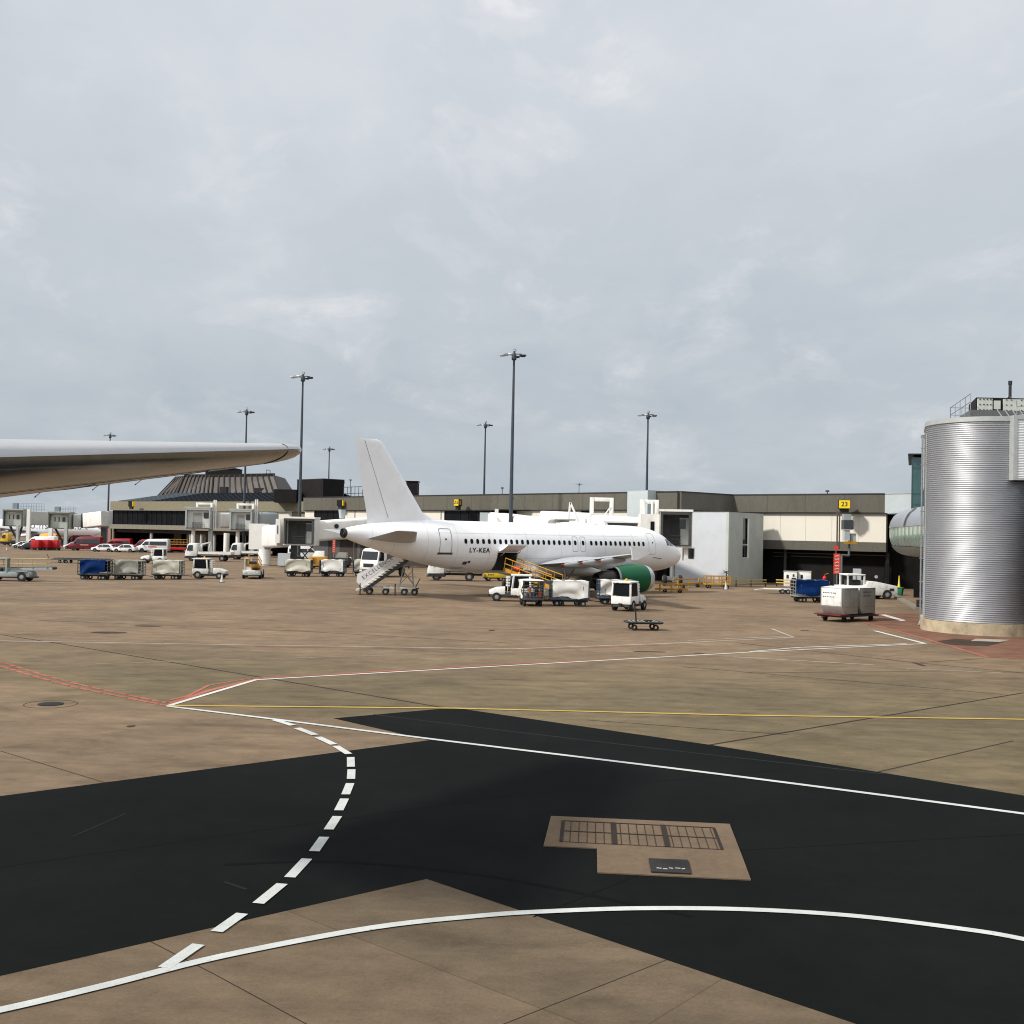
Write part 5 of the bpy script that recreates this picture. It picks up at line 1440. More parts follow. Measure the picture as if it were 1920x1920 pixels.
# F, G: two bridges at the far end by the airliner with the orange engine
for i, (x0, x1, yt, yb, Y, lab) in enumerate(((5, 43, 955, 985.5, 224, 'olive grey boarding bridge farthest from the terminal, with roof railing'), (90, 130, 960, 990, 219, 'olive grey boarding bridge joined to the terminal corner by a white tunnel'))):
    t = thing('boarding_bridge', lab, 'boarding bridge', (*near_pt((x0 + x1) / 2, Y), 0), group='boarding bridges')
    cab(t, x0, x1, yt, yb, Y, rad(2), BRIDGE_G, 'grey')
    zc = zat((x0 + x1) / 2, (yt + yb) / 2 + .5, Y)
    if i == 0:
        tunnel(t, (XZ(x1, Y) + .1, Y + 2, zc), (XZ(140, Y + 8), Y + 8, zc), 2.6, 2.9, mat('bridge_olive', (.50, .52, .46), .6, vary=.06, vscale=.6), r=.15)
    else:
        tunnel(t, (XZ(x1, Y) + .05, Y + 2, zc), (XZ(150, Y + 1), Y + 2.6, zc), 2.6, 2.7, BRIDGE_G, r=.15)
        tunnel(t, (XZ(150, Y + 1) + .1, Y + 2.6, zc), (XZ(160, Y + 1), Y + 2.6, zc), 2.9, 2.9, mat('bellows', (.045, .046, .042)), 'bellows', r=.15, ribs=4)
        tunnel(t, (XZ(157, Y) + .1, Y + 2.0, zc + .05), (XZ(201, Y), Y - .5, zc + .55), 2.7, 3.0, BRIDGE_W, r=.25)
        tunnel(t, (XZ(200, Y), Y + 1.5, zc + .45), (XZ(209, Y), Y + 1.0, zc + .5), 2.7, 3.2, BRIDGE_W, 'end_piece', r=.1)
        q = Vector((XZ(195, Y), Y, 0)) - t.location
        MB().bx(q.x - .45, q.x + .45, q.y - .4, q.y + .4, 0, zc - 1.2).build('support_column', METALD, t, smooth=0)
    mb = MB()
    za = zat(60, 957, Y); zb2 = zat(60, 944 if i == 0 else 949, Y)
    xa, xb = (XZ(20, Y), XZ(78, Y)) if i == 0 else (XZ(99, Y), XZ(138, Y))
    n_ = 12 if i == 0 else 8
    for k in range(n_ + 1):
        x = xa + (xb - xa) * k / n_ - t.location.x
        mb.tube((x, 1, za - .3), (x, 1, zb2), .035, 4)
    for z in (za + .3, (za + zb2) / 2 + .1, zb2): mb.tube((xa - t.location.x, 1, z), (xb - t.location.x, 1, z), .035, 4)
    mb.bx(xa - t.location.x, xa - t.location.x + 1.0, .6, 1.3, zb2 - 1.2, zb2)
    mb.build('roof_railing', mat('rail_blue_grey', (.16, .22, .25), .6), t)
    for px, wd in (((x0 + 38, .3), (x0 + 58, .42)) if i == 0 else ((x0 + 15, .45), (x0 + 43, .4))):
        q = Vector((XZ(px, Y + 1.5), Y - .6, 0)) - t.location
        MB().bx(q.x - wd, q.x + wd * .6, q.y - .3, q.y + .3, .0, zat(px, yb if (i or px < 50) else 955, Y)).build('lift_column', BRIDGE_W if (px > 60 and px < 120) else FLASH, t, smooth=0)
    q = Vector((XZ(x0 + 26, Y + 1.5), Y + 1.5, 0)) - t.location
    zz = zat(x0 + 26, yb, Y)
    mb = MB().bar((q.x - 1.4, q.y, zz), (q.x + .4, q.y, 1.2), .35, .35).bar((q.x + 1.2, q.y, zz), (q.x + .4, q.y, 1.2), .35, .35).bx(q.x - .9, q.x + 1.6, q.y - .4, q.y + .4, .7, 1.3); mb.build('drive_frame', METALD, t, smooth=0)

# ------------------------------------------------------------------ floodlight masts
def mast_thing(px, ytop, Y, label):
    c = near_pt(px, Y)
    t = thing('floodlight_mast', label, 'floodlight mast', (c[0], c[1], 0), group='floodlight masts')
    h = zat(px, ytop, Y)
    return t, h
def make_mast(t, h, heads):
    MB().lathe([(.30, 0), (.30, .05), (.26, .06), (.23, h * .3), (.17, h * .7), (.115, h - .2), (.001, h - .2)], (0, 0, 0), n=12).build('pole', MAST, t)
    mb = MB().lathe([(.22, h - 1.3), (.30, h - 1.2), (.30, h - .75), (.2, h - .6), (.12, h - .25), (.001, h - .2)], (0, 0, 0), n=12)
    mb.tube((-1.15, 0, h - .55), (.95, 0, h - .55), .06, 6).tube((0, -.9, h - .55), (0, .9, h - .55), .06, 6).tube((.2, 0, h - .3), (.2, 0, h + .05), .04, 6).tube((-.15, 0, h + .02), (.2, 0, h + .05), .03, 6)
    mb.build('head_frame', MAST, t)
    for x, y, rx in heads:
        mb = MB().box((x, y, h - .72), (.75, .55, .10), rz=math.atan2(y, x)).box((x * 1.05, y * 1.05, h - .80), (.55, .42, .10), rz=math.atan2(y, x))
        mb.build('lamp_housing', LAMPW if rx else MAST, t, bevel=.03)
heads = ((-1.35, 0, 1), (-.95, -.5, 1), (-.35, -.95, 1), (.35, .9, 0), (1.0, .2, 0), (1.05, -.25, 0))
first = None
for px, yt, Y, lab in ((957, 655, 128, 'tallest looking grey floodlight mast, rising right behind the fuselage'), (561, 698, 150, 'tall grey floodlight mast whose pole stands between wing tip and tail fin'), (457, 765, 193, 'floodlight mast standing before the bronze mansard roof above the wing'),
                       (1211, 771, 176, 'floodlight mast behind the pale box shaft near the nose'), (906, 790, 205, 'slim floodlight mast just beside the tallest one, behind the pier'), (614, 837, 275, 'small distant floodlight mast above the black plant block'),
                       (202, 811, 255, 'floodlight mast crossed by the wing, rising beside the terminal corner'), (1084, 905, 480, 'tiny faraway floodlight mast just showing over the pier roof')):
    t, h = mast_thing(px, yt, Y, lab)
    make_mast(t, h, heads)

# ------------------------------------------------------------------ stand number signs, marker boards
def stand_sign(px, py0, py1, w_, Y, txt, label, rz=0.0, side=1.2):
    c = near_pt(px, Y)
    z0, z1 = zat(px, py1, Y), zat(px, py0, Y)
    t = thing('stand_sign', label, 'stand sign', (c[0], c[1], z0), rz, group='yellow stand number signs')
    h = z1 - z0
    MB().bx(-w_ / 2, w_ / 2, 0, .12, 0, h).build('number_face', SIGNY, t, smooth=0)
    MB().bx(-w_ / 2 - .04, w_ / 2 + .04, .121, side, -.04, h + .05).build('sign_box', BLACKBOX, t, smooth=0)
    MB().bx(w_ / 2 + .041, w_ / 2 + .05, .3, side - .3, .1, h - .1).build('side_panel', YELLOW, t, smooth=0)
    MB().bx(-w_ / 2 + .1, w_ / 2 - .1, .3, side - .1, -.55, -.041).build('lamp_trough', BLACK, t, smooth=0)
    if txt:
        mb = text_mb(txt, h * .78, .004, spacing=1.05, bold=.012)
        xf(mb, frame_matrix((0, -.006, h / 2), (1, 0, 0), (0, 0, 1)))
        mb.build('number', INK, t, smooth=0, recalc=False)
    return t
stand_sign(1582.5, 938, 953, 1.12, 113.2, '23', 'yellow stand sign reading 23 on the pier parapet', rad(-14))
stand_sign(854, 936.5, 948, .62, 141, '25', 'small yellow stand sign reading 25 beside the tail fin', rad(-20))
stand_sign(643, 938, 948, .35, 161.5, None, 'yellow stand sign seen edge on near the roof railing', rad(55))
stand_sign(250, 940, 949.5, .6, 209, None, 'yellow stand sign seen from behind on the terminal parapet', rad(60))
# docking display under stand 23
t = thing('docking_display', 'grey docking guidance display on a bent post below the stand 23 sign', 'docking display', (*near_pt(1592, 110.5), 0))
def dz(py): return zat(1592, py, 110.5)
sx = lambda px: XZ(px, 110.5) - t.location.x
MB().bx(sx(1582), sx(1599), 0, .9, dz(993), dz(975)).build('display_box', mat('display_dark', (.06, .065, .07), .4), t, smooth=0)
MB().bx(sx(1599) + .01, sx(1602), .1, 1.0, dz(992), dz(974)).bx(sx(1583), sx(1597), .2, .9, dz(974.5), dz(964)).build('display_side', FLASH, t, smooth=0)
MB().bx(sx(1584), sx(1594), .1, .8, dz(1014), dz(994)).bx(sx(1597), sx(1607), .3, 1.0, dz(1015), dz(1000)).build('control_box', PALEBOX, t, smooth=0)
MB().bx(sx(1583), sx(1607), -.05, .1, dz(1020), dz(1015)).build('warning_plate', YELLOW, t, smooth=0)
MB().path([(sx(1580), .2, 0), (sx(1580), .2, dz(1041)), (sx(1594), .3, dz(1042)), (sx(1594), .3, dz(1012))], .12, 8).build('bent_post', mat('post_grey', (.10, .125, .125), .5), t)
MB().bx(sx(1574.5), sx(1576.5), 1.0, 1.2, dz(1030), dz(958)).bx(sx(1579), sx(1580.5), 1.0, 1.2, dz(1030), dz(958)).build('cable_duct', mat('duct_brown', (.10, .07, .05), .7), t, smooth=0)
def marker(px0, px1, py0, py1, Y, label, n):
    c = near_pt((px0 + px1) / 2, Y); w_ = XZ(px1, Y) - XZ(px0, Y)
    z1 = zat(px0, py0, Y); z0 = zat(px0, py1, Y)
    t = thing('marker_board', label, 'marker board', (c[0], c[1], 0), rad(-10))
    MB().bx(-w_ / 2, w_ / 2, 0, .08, z0, z1).build('board', HOTRED, t, smooth=0)
    mb = MB()
    for k in range(n):
        z = z0 + (z1 - z0) * (k + .6) / (n + .3); dh = (z1 - z0) / (n + .3) * .27
        for s in (-1, 1): mb.box((s * w_ * .14, -.012, z + s * dh * .25), (w_ * .38, .016, dh), ry=.35 * s * (1 if k % 2 else -1))
        mb.box((-w_ * .25 if k % 2 else w_ * .25, -.012, z - dh * .8), (w_ * .12, .016, dh * .9))
    mb.build('white_marks', LINEW, t, smooth=0)
    MB().box((0, .1, z0 / 2), (.12, .1, z0)).build('post', STEEL, t, smooth=0)
    return t
t = marker(1564, 1576, 1038, 1076, 111, 'tall red marker board with white marks below stand 23', 6)
MB().box((-.1, .06, zat(1568, 1027, 111)), (.42, .06, .40)).build('top_plate', HOTRED, t, smooth=0); MB().box((-.1, .12, zat(1568, 1033, 111)), (.06, .06, .7)).build('top_post', STEEL, t, smooth=0)
marker(624, 629.5, 1012, 1036, 150, 'narrow red marker board with white marks under the porthole bridge', 6)
# ------------------------------------------------------------------ vehicles (x forward, z up)
def wheel(t, x, y, r, w_=.22, rim=True, m_=None):
    o = MB().lathe([(r * .5, -w_ / 2), (r * .92, -w_ / 2), (r, -w_ * .3), (r, w_ * .3), (r * .92, w_ / 2), (r * .5, w_ / 2)], (0, 0, 0), 'y', 18).build('wheel', RUBBER, t, recalc=False)
    o.location = (x, y, r)
    if rim: MB().lathe([(.001, -w_ * .42), (r * .2, -w_ * .46), (r * .52, -w_ * .36), (r * .52, w_ * .36), (r * .2, w_ * .46), (.001, w_ * .42)], (0, 0, 0), 'y', 14).build('rim', m_ or RIM, o, recalc=False)
    return o
def rail(pts, r=.025, m_=None, t=None, nm='hand_rail'):
    return MB().path([Vector(p) for p in pts], r, 6).build(nm, m_ or YELLOW, t)

def tug(label, loc, rz, m_=W_VEH, group='baggage tugs', mark=False):
    """open baggage tractor: low nose, framed cab, flat rear deck"""
    t = thing('baggage_tug', label, 'baggage tug', loc, rz, group)
    MB().bx(-1.50, 1.45, -.60, .60, .28, .55).build('chassis', CARTDARK, t, bevel=.03)
    mb = MB().add([(.40, -.70, .5), (1.55, -.62, .5), (1.58, -.60, .80), (1.05, -.62, 1.00), (.40, -.66, 1.06)] + [(.40, .70, .5), (1.55, .62, .5), (1.58, .60, .80), (1.05, .62, 1.00), (.40, .66, 1.06)],
                  [(0, 1, 2, 3, 4), (9, 8, 7, 6, 5), (0, 5, 6, 1), (1, 6, 7, 2), (2, 7, 8, 3), (3, 8, 9, 4), (4, 9, 5, 0)])
    mb.build('bonnet', m_, t, bevel=.06)
    MB().bx(-1.58, -.02, -.71, .71, .46, .98).build('rear_body', m_, t, bevel=.06)
    MB().bx(-.015, .395, -.66, .66, .40, .62).build('floor_plate', CARTDARK, t, smooth=0)
    mb = MB()
    for x0, x1 in ((-.12, -.22), (-1.46, -1.40)):
        for y in (-.64, .64): mb.bar((x0, y, .96), (x1, y * .95, 1.86), .13, .13)
    mb.build('cab_frame', m_, t, bevel=.02)
    MB().bx(-1.58, -.02, -.68, .68, 1.86, 1.98).build('roof', m_, t, bevel=.04)
    MB().add([(-.075, -.57, 1.0), (-.075, .57, 1.0), (-.17, .54, 1.84), (-.17, -.54, 1.84)], [(0, 1, 2, 3)]).build('windscreen', GLASS, t, smooth=0)
    MB().add([(-1.515, -.57, 1.04), (-1.515, .57, 1.04), (-1.45, .54, 1.82), (-1.45, -.54, 1.82)], [(0, 1, 2, 3)]).build('rear_window', GLASS2, t, smooth=0)
    for s_ in (-1, 1): MB().add([(-.20, s_ * .665, 1.02), (-1.38, s_ * .665, 1.02), (-1.34, s_ * .645, 1.82), (-.28, s_ * .645, 1.82)], [(0, 1, 2, 3)]).build('side_window', GLASS2, t, smooth=0)
    mb = MB()
    for z in (1.10, 1.30, 1.50, 1.68): mb.bx(.06, .36, -.58, .20, z, z + .11)
    for y in (-.56, .18): mb.bx(.19, .25, y - .03, y + .03, .60, 1.80)
    mb.build('guard_rack', m_, t, smooth=0)
    for x, r in ((1.02, .33), (-1.05, .38)):
        for y in (-.62, .62): wheel(t, x, y, r, .22)
    for y in (-.42, .42):
        MB().lathe([(.001, .02), (.09, .02), (.09, -.04)], (1.575, y, .70), 'x', 12).build('headlight', LAMPGL, t, recalc=False)
        MB().box((-1.556, y * 1.2, .80), (.02, .16, .08)).build('tail_light', TAILR, t, smooth=0)
    MB().bx(1.52, 1.64, -.55, .55, .34, .50).build('bumper', BLACK, t, bevel=.02)
    MB().bx(-1.74, -1.55, -.10, .10, .38, .54).build('tow_hitch', METALD, t, smooth=0)
    MB().lathe([(.09, 1.98), (.09, 2.03), (.06, 2.14), (.001, 2.15)], (-.6, 0, 0), n=10).build('beacon', ORANGE, t)
    if mark:
        MB().lathe([(.001, 0), (.11, 0)], (-1.05, -.705, .72), 'y', 14).build('round_emblem', INK, t, smooth=0, recalc=False)
    return t

def drape(L, H, W, z0, seed, hem=.13, roofdrop=.0):
    """canvas hung over a cart: roof and both sides in one cloth, folds pulled diagonally"""
    rnd = random.Random(seed); nx, nz = 26, 16
    ph = [rnd.uniform(0, 6.28) for _ in range(6)]; sl = [rnd.uniform(-1.3, 1.3) for _ in range(3)]
    path = [(-W / 2, z0 + H * k / nz) for k in range(nz + 1)] + [(-W / 2 + W * k / 8, z0 + H + .05 * math.sin(PI * k / 8)) for k in range(1, 8)] + [(W / 2, z0 + H - H * k / nz) for k in range(nz + 1)]
    vs = []
    for i in range(nx + 1):
        u = i / nx; x = -L / 2 + L * u
        for y, z in path:
            side = 1 if y >= W / 2 - 1e-6 else (-1 if y <= -W / 2 + 1e-6 else 0)
            v = (z - z0) / H
            f = 0.0
            if side:
                sag = (4 * (u - .5) ** 2)
                f = .10 * math.sin(5.5 * (v + .6 * sag + sl[0] * u * .6) + ph[0] + side) + .035 * math.sin(9 * (v * .7 + sl[1] * u) + ph[1] + 2 * side) + .008 * math.sin(12 * (u + .5 * v) + ph[2])
                f *= (1 - v) ** .5 * .9 + .12
                f = max(f, -.04)
            zz = z
            if v < .02: zz += hem * (math.sin(5 * u + ph[3] + side) * .6 + .5 * math.sin(11 * u + ph[4]))
            if side == 0: zz -= .10 * (1 - abs(math.sin(3 * PI * u))) + roofdrop * u
            vs.append((x, y + side * f, zz))
    n = len(path)
    fs = [(i * n + k, i * n + k + 1, (i + 1) * n + k + 1, (i + 1) * n + k) for i in range(nx) for k in range(n - 1)]
    return MB().add(vs, fs)
def cart(label, loc, rz, cover=TARP_W, steel=CARTDARK, seed=1, group='baggage carts', bags=False, dark_end=False, side_gap=0.0):
    t = thing('baggage_cart', label, 'baggage cart', loc, rz, group)
    L_, W = 2.75, 1.42
    MB().bx(-L_ / 2, L_ / 2, -W / 2, W / 2, .44, .56).build('deck', steel, t, bevel=.02)
    MB().bx(-L_ / 2 + .1, L_ / 2 - .1, -.30, .30, .30, .438).build('axle_beam', CARTDARK, t, smooth=0)
    for x in (-.95, -.42 if False else -.62, .70, 1.0):
        pass
    for x in (-.92, .92):
        for y in (-.56, .56): wheel(t, x, y, .20, .16, True, CARTGREY)
    for x in (-.60, .60):
        for y in (-.56, .56): wheel(t, x, y, .20, .16, False)
    for sx in (-1, 1):
        mb = MB()
        x = sx * (L_ / 2 - .04)
        for y in (-W / 2 + .03, 0, W / 2 - .03): mb.bx(x - .025, x + .025, y - .025, y + .025, .56, 1.74)
        for z in (.70, .95, 1.2, 1.45, 1.72): mb.bx(x - .018, x + .018, -W / 2 + .06, W / 2 - .06, z - .022, z + .022)
        for y in (-W / 2 + .03, W / 2 - .03):
            xi = x - sx * .42
            mb.bx(xi - .02, xi + .02, y - .02, y + .02, .56, 1.70)
            for z in (.8, 1.1, 1.4, 1.68): mb.bx(min(x, xi), max(x, xi), y - .016, y + .016, z - .02, z + .02)
        mb.build('end_rack', CARTGREY if steel in (CARTGREY,) else steel, t, smooth=0)
    g_ = .36 if side_gap else .02
    cv = drape(L_ - .10 - 2 * side_gap, 1.16, W + .06, .62, seed).build('canvas_cover', cover, t, smooth=70, recalc=False)
    if dark_end:
        MB().bx(-L_ / 2 + .06, -L_ / 2 + .09, -W / 2 + .06, W / 2 - .06, .58, 1.66).build('end_curtain', BLACK, t, smooth=0)
    MB().bx(-L_ / 2 + .05, L_ / 2 - .05, -W / 2 + .03, W / 2 - .03, 1.73, 1.765).build('roof_frame', steel, t, smooth=0)
    mb = MB().bar((L_ / 2, 0, .40), (L_ / 2 + .75, 0, .34), .07, .06).bx(L_ / 2 + .72, L_ / 2 + .86, -.06, .06, .30, .38); mb.build('tow_bar', METALD, t, smooth=0)
    MB().bx(-L_ / 2 - .12, -L_ / 2, -.06, .06, .36, .46).build('tow_hitch', METALD, t, smooth=0)
    if bags:
        for k in range(5):
            MB().box((-L_ / 2 + .30 + .02 * k, -.45 + .24 * k, .80 + .28 * (k % 2)), (.30, .22, .42)).build('suitcase', BAGS[k], t, bevel=.03)
    return t

def hull(prof, hw, name, m_, t, bevel=.05):
    """closed side profile swept across, sides following hw(z)"""
    n = len(prof)
    vs = [(x, -hw(z), z) for x, z in prof] + [(x, hw(z), z) for x, z in prof]
    return MB().add(vs, [tuple(range(n)), tuple(range(2 * n - 1, n - 1, -1))] + [(i, n + i, n + (i + 1) % n, (i + 1) % n) for i in range(n)]).build(name, m_, t, bevel=bevel)
def side_glass(quads, hw, t, m_=None, off=.022, nm='side_window'):
    for q in quads:
        for s in (-1, 1):
            MB().add([(x, s * (hw(z) + off), z) for x, z in q], [tuple(range(len(q)))]).build(nm, m_ or GLASS, t, smooth=0)
def front_glass(a, b, hw, t, nm='windscreen', inset=.12, off=.03):
    d = Vector((b[0] - a[0], 0, b[1] - a[1])); n = Vector((d.z, 0, -d.x)).normalized()
    if n.x < 0 and nm == 'windscreen': n = -n
    if n.x > 0 and nm != 'windscreen': n = -n
    p = [Vector((a[0], -hw(a[1]) + inset, a[1])), Vector((a[0], hw(a[1]) - inset, a[1])), Vector((b[0], hw(b[1]) - inset, b[1])), Vector((b[0], -hw(b[1]) + inset, b[1]))]
    p = [p[0].lerp(p[3], .06), p[1].lerp(p[2], .06), p[1].lerp(p[2], .94), p[0].lerp(p[3], .94)]
    MB().add([q + n * off for q in p], [(0, 1, 2, 3)]).build(nm, GLASS, t, smooth=0)
def road_lights(t, xf_, xr, y, zf, zr):
    for s in (-1, 1):
        MB().box((xf_, s * y, zf), (.10, .30, .16)).build('headlight', LAMPGL, t, bevel=.02)
        MB().box((xr, s * y * 1.1, zr), (.06, .14, .28)).build('tail_light', TAILR, t, smooth=0)
def van(label, loc, rz, m_, cat='van', name='van', windows=True, group=None, L=5.9, H=2.55, stripe=None):
    t = thing(name, label, cat, loc, rz, group)
    k = L / 5.9; z = H / 2.55
    hw = lambda zz: .98 - max(0, zz - 1.2) * .10
    prof = [(-2.92 * k, .42), (2.55 * k, .38), (2.92 * k, .48), (2.95 * k, .85), (2.78 * k, 1.12), (2.0 * k, 1.38), (1.28 * k, 2.16 * z), (.75 * k, 2.46 * z), (-2.6 * k, H), (-2.88 * k, 2.42 * z), (-2.95 * k, 1.1)]
    hull(prof, hw, 'body', m_, t, .07)
    front_glass((1.97 * k, 1.42), (1.30 * k, 2.13 * z), hw, t)
    qs = [[(.55 * k, 1.42), (1.70 * k, 1.42), (1.22 * k, 2.02 * z), (.55 * k, 2.05 * z)]]
    if windows: qs += [[(-2.7 * k, 1.40), (.42 * k, 1.40), (.42 * k, 2.05 * z), (-2.7 * k, 2.05 * z)]]
    side_glass(qs, hw, t)
    for x in (1.75 * k, -1.75 * k):
        for s in (-1, 1):
            MB().lathe([(.001, .0), (.42, .0)], (x, s * .99, .40), 'y', 18).build('wheel_arch', BLACK, t, smooth=0, recalc=False)
            wheel(t, x, s * .88, .34, .24)
    MB().bx(2.90 * k, 3.0 * k, -.9, .9, .36, .62).build('bumper', BLACK, t, bevel=.03)
    MB().bx(2.88 * k, 2.965 * k, -.42, .42, .72, .98).build('grille', BLACK, t, smooth=0)
    road_lights(t, 2.86 * k, -2.95 * k, .74, .92, 1.3)
    for s in (-1, 1): MB().box((1.55 * k, s * 1.13, 1.5), (.12, .22, .3)).build('mirror', BLACK, t, bevel=.02)
    if stripe:
        for s in (-1, 1): MB().bx(-.9 * k, .6 * k, s * 1.0 - .004, s * 1.0 + .004, 1.02, 1.2).build('side_marking', stripe, t, smooth=0)
    return t
def car(label, loc, rz, m_, group='parked cars', estate=False):
    t = thing('parked_car', label, 'car', loc, rz, group)
    hw = lambda z: .88 - max(0, z - .85) * .30
    rr = -1.95 if estate else -1.75
    prof = [(-2.05, .32), (1.98, .28), (2.06, .45), (2.0, .66), (1.15, .92), (.45, 1.36), (.0, 1.47), (-1.1, 1.46), (rr + .1, 1.30 if estate else 1.18), (-2.08, .92), (-2.12, .5)]
    hull(prof, hw, 'body', m_, t, .06)
    front_glass((1.12, .95), (.48, 1.34), hw, t, inset=.06)
    side_glass([[(.02, .93), (.92, .93), (.42, 1.30), (.02, 1.38)], [(-1.55, .97), (-.06, .93), (-.06, 1.38), (-1.15, 1.36)]], hw, t)
    front_glass((-2.0, .98), (rr + .16, 1.25), hw, t, 'rear_window', .1)
    for x in (1.28, -1.28):
        for s in (-1, 1):
            MB().lathe([(.001, .0), (.36, .0)], (x, s * .885, .33), 'y', 18).build('wheel_arch', BLACK, t, smooth=0, recalc=False)
            wheel(t, x, s * .80, .31, .2)
    road_lights(t, 1.98, -2.08, .64, .66, .82)
    for s in (-1, 1): MB().box((.75, s * .95, .98), (.10, .18, .13)).build('mirror', m_, t, bevel=.02)
    return t
def flatbed(label, loc, rz, bed=True, m_=W_VEH, L=6.6, group='flatbed trucks', crane=True):
    t = thing('flatbed_truck', label, 'truck', loc, rz, group)
    hw = lambda z: 1.10 - max(0, z - 1.4) * .05
    f = L / 2
    prof = [(f - 1.75, .75), (f - .05, .62), (f, .80), (f - .02, 1.25), (f - .12, 1.5), (f - .38, 2.42), (f - .75, 2.60), (f - 1.72, 2.60)]
    hull(prof, hw, 'cab', m_, t, .07)
    front_glass((f - .13, 1.52), (f - .37, 2.38), hw, t, inset=.12)
    side_glass([[(f - 1.15, 1.50), (f - .28, 1.50), (f - .50, 2.30), (f - 1.15, 2.32)]], hw, t)
    MB().bx(f - .06, f + .03, -.62, .62, .92, 1.24).build('grille', BLACK, t, smooth=0)
    MB().bx(f - .25, f + .10, -1.08, 1.08, .38, .74).build('bumper', mat('bumper_grey', (.10, .10, .10), .6), t, bevel=.04)
    road_lights(t, f + .09, -f - .01, .85, .58, .85)
    MB().bx(-f, f - .3, -.42, .42, .55, .76).build('chassis', BLACK, t, smooth=0)
    MB().bx(-f, f - 1.9, -1.12, 1.12, .88, 1.02).build('bed', CARTDARK, t, smooth=0)
    if bed:
        mb = MB().bx(-f, f - 1.9, -1.14, -1.10, 1.021, 1.38).bx(-f, f - 1.9, 1.10, 1.14, 1.021, 1.38).bx(-f, -f + .05, -1.09, 1.09, 1.021, 1.38).bx(f - 1.95, f - 1.9, -1.09, 1.09, 1.021, 1.75); mb.build('drop_side', W_VEH, t, smooth=0)
    else:
        mb = MB().bx(-f + .1, f - 2.1, -1.16, -1.122, .50, .56).bx(-f + .1, f - 2.1, -1.16, -1.122, .82, .87).bx(-f + .1, -f + .18, -1.16, -1.122, .561, .819).bx(f - 2.2, f - 2.1, -1.16, -1.122, .561, .819); mb.build('side_guard', W_VEH, t, smooth=0)
    if crane:
        MB().bar((f - 2.1, .5, 1.02), (f - 2.3, .5, 2.5), .28, .28).bar((f - 2.3, .5, 2.45), (f - 3.6, .5, 2.75), .24, .22).bar((f - 3.6, .5, 2.75), (f - 3.3, .5, 1.7), .18, .18).build('folded_crane', W_VEH2, t, bevel=.02)
    for x in (f - .95, -f + 1.3):
        for s in (-1, 1): wheel(t, x, s * .92, .44, .28)
    MB().bx(f - 1.8, f - .12, -1.13, 1.13, .40, .74).build('wheel_guard', BLACK, t, smooth=0)
    for s in (-1, 1): MB().box((f - .28, s * 1.26, 1.95), (.10, .16, .42)).build('mirror', BLACK, t, bevel=.02)
    return t
def belt_loader(label, loc, rz, incl=0.0, m_=W_VEH2, L=6.4, rails=True, railm=YELLOW, cabside=1):
    t = thing('belt_loader', label, 'belt loader', loc, rz, 'belt loaders')
    MB().bx(-1.9, 2.0, -.85, .85, .38, .82).build('chassis', m_, t, bevel=.05)
    MB().bx(-2.05, 2.25, -.6, .6, .28, .40).build('under_frame', CARTDARK, t, smooth=0)
    for x in (-1.3, 1.35):
        for s in (-1, 1):
            wheel(t, x, s * .78, .40, .26)
            MB().bar((x - .5, s * .80, .82), (x + .5, s * .80, .86), .3, .05).build('mudguard', m_, t, smooth=0)
    a, b = Vector((-L / 2, .15, .95 - math.sin(incl) * L * .28)), Vector((L / 2, .15, 1.0 + math.sin(incl) * L * .62))
    d = (b - a).normalized(); up = Vector((-d.z, 0, d.x))
    MB().bar(a, b, .86, .22).build('conveyor_frame', YELLOW if railm is YELLOW else m_, t, smooth=0)
    MB().bar(a + up * .13, b + up * .13, .66, .035).build('belt', RUBBER, t, smooth=0)
    for c in (a, b): MB().tube(c + Vector((0, -.36, .02)), c + Vector((0, .36, .02)), .13, 10).build('end_roller', BLACK, t)
    if rails:
        for s in (-1, 1):
            mb = MB(); o = Vector((0, s * .46, 0))
            q0, q1 = a.lerp(b, .12) + o, a.lerp(b, .94) + o
            for h in (.45, .85): mb.tube(q0 + up * h, q1 + up * h, .03, 6)
            for k in range(6): c = q0.lerp(q1, k / 5); mb.tube(c, c + up * .85, .026, 5)
            mb.build('hand_rail', railm, t)
    y = -.55 * cabside
    mb = MB()
    for x in (-.95, .05):
        for yy in (y - .3, y + .3): mb.bx(x - .05, x + .05, yy - .05, yy + .05, .82, 1.92)
    mb.bx(-1.0, .1, y - .35, y + .35, 1.921, 2.0).bx(-.02, .04, y - .25, y + .25, .82, 1.15); mb.build('cab_frame', m_, t, smooth=0)
    MB().bx(.055, .065, y - .25, y + .25, 1.16, 1.90).build('windscreen', mat('amber_glass', (.16, .14, .04), .2), t, smooth=0)
    MB().bx(-.85, -.4, y - .2, y + .2, .83, 1.1).bx(-.9, -.8, y - .2, y + .2, 1.1, 1.5).build('seat', BLACK, t, bevel=.03)
    for s in (-1, 1): MB().box((2.01, s * .6, .66), (.05, .18, .12)).build('headlight', LAMPGL, t, smooth=0)
    return t
def cone(label, loc, h=.75, top=LINEW, base=BLACK):
    t = thing('traffic_cone', label, 'traffic cone', loc)
    MB().bx(-.22, .22, -.22, .22, 0, .05).build('base', base, t, bevel=.015)
    MB().lathe([(.17, .05), (.15, .1), (.04, h - .03), (.03, h), (.001, h)], (0, 0, 0), n=14).build('cone_body', top, t)
    return t
LEFT = PI
def gp(px, py, back=0.0):
    p = G(px, py); p.z = 0; p.y += back; return p

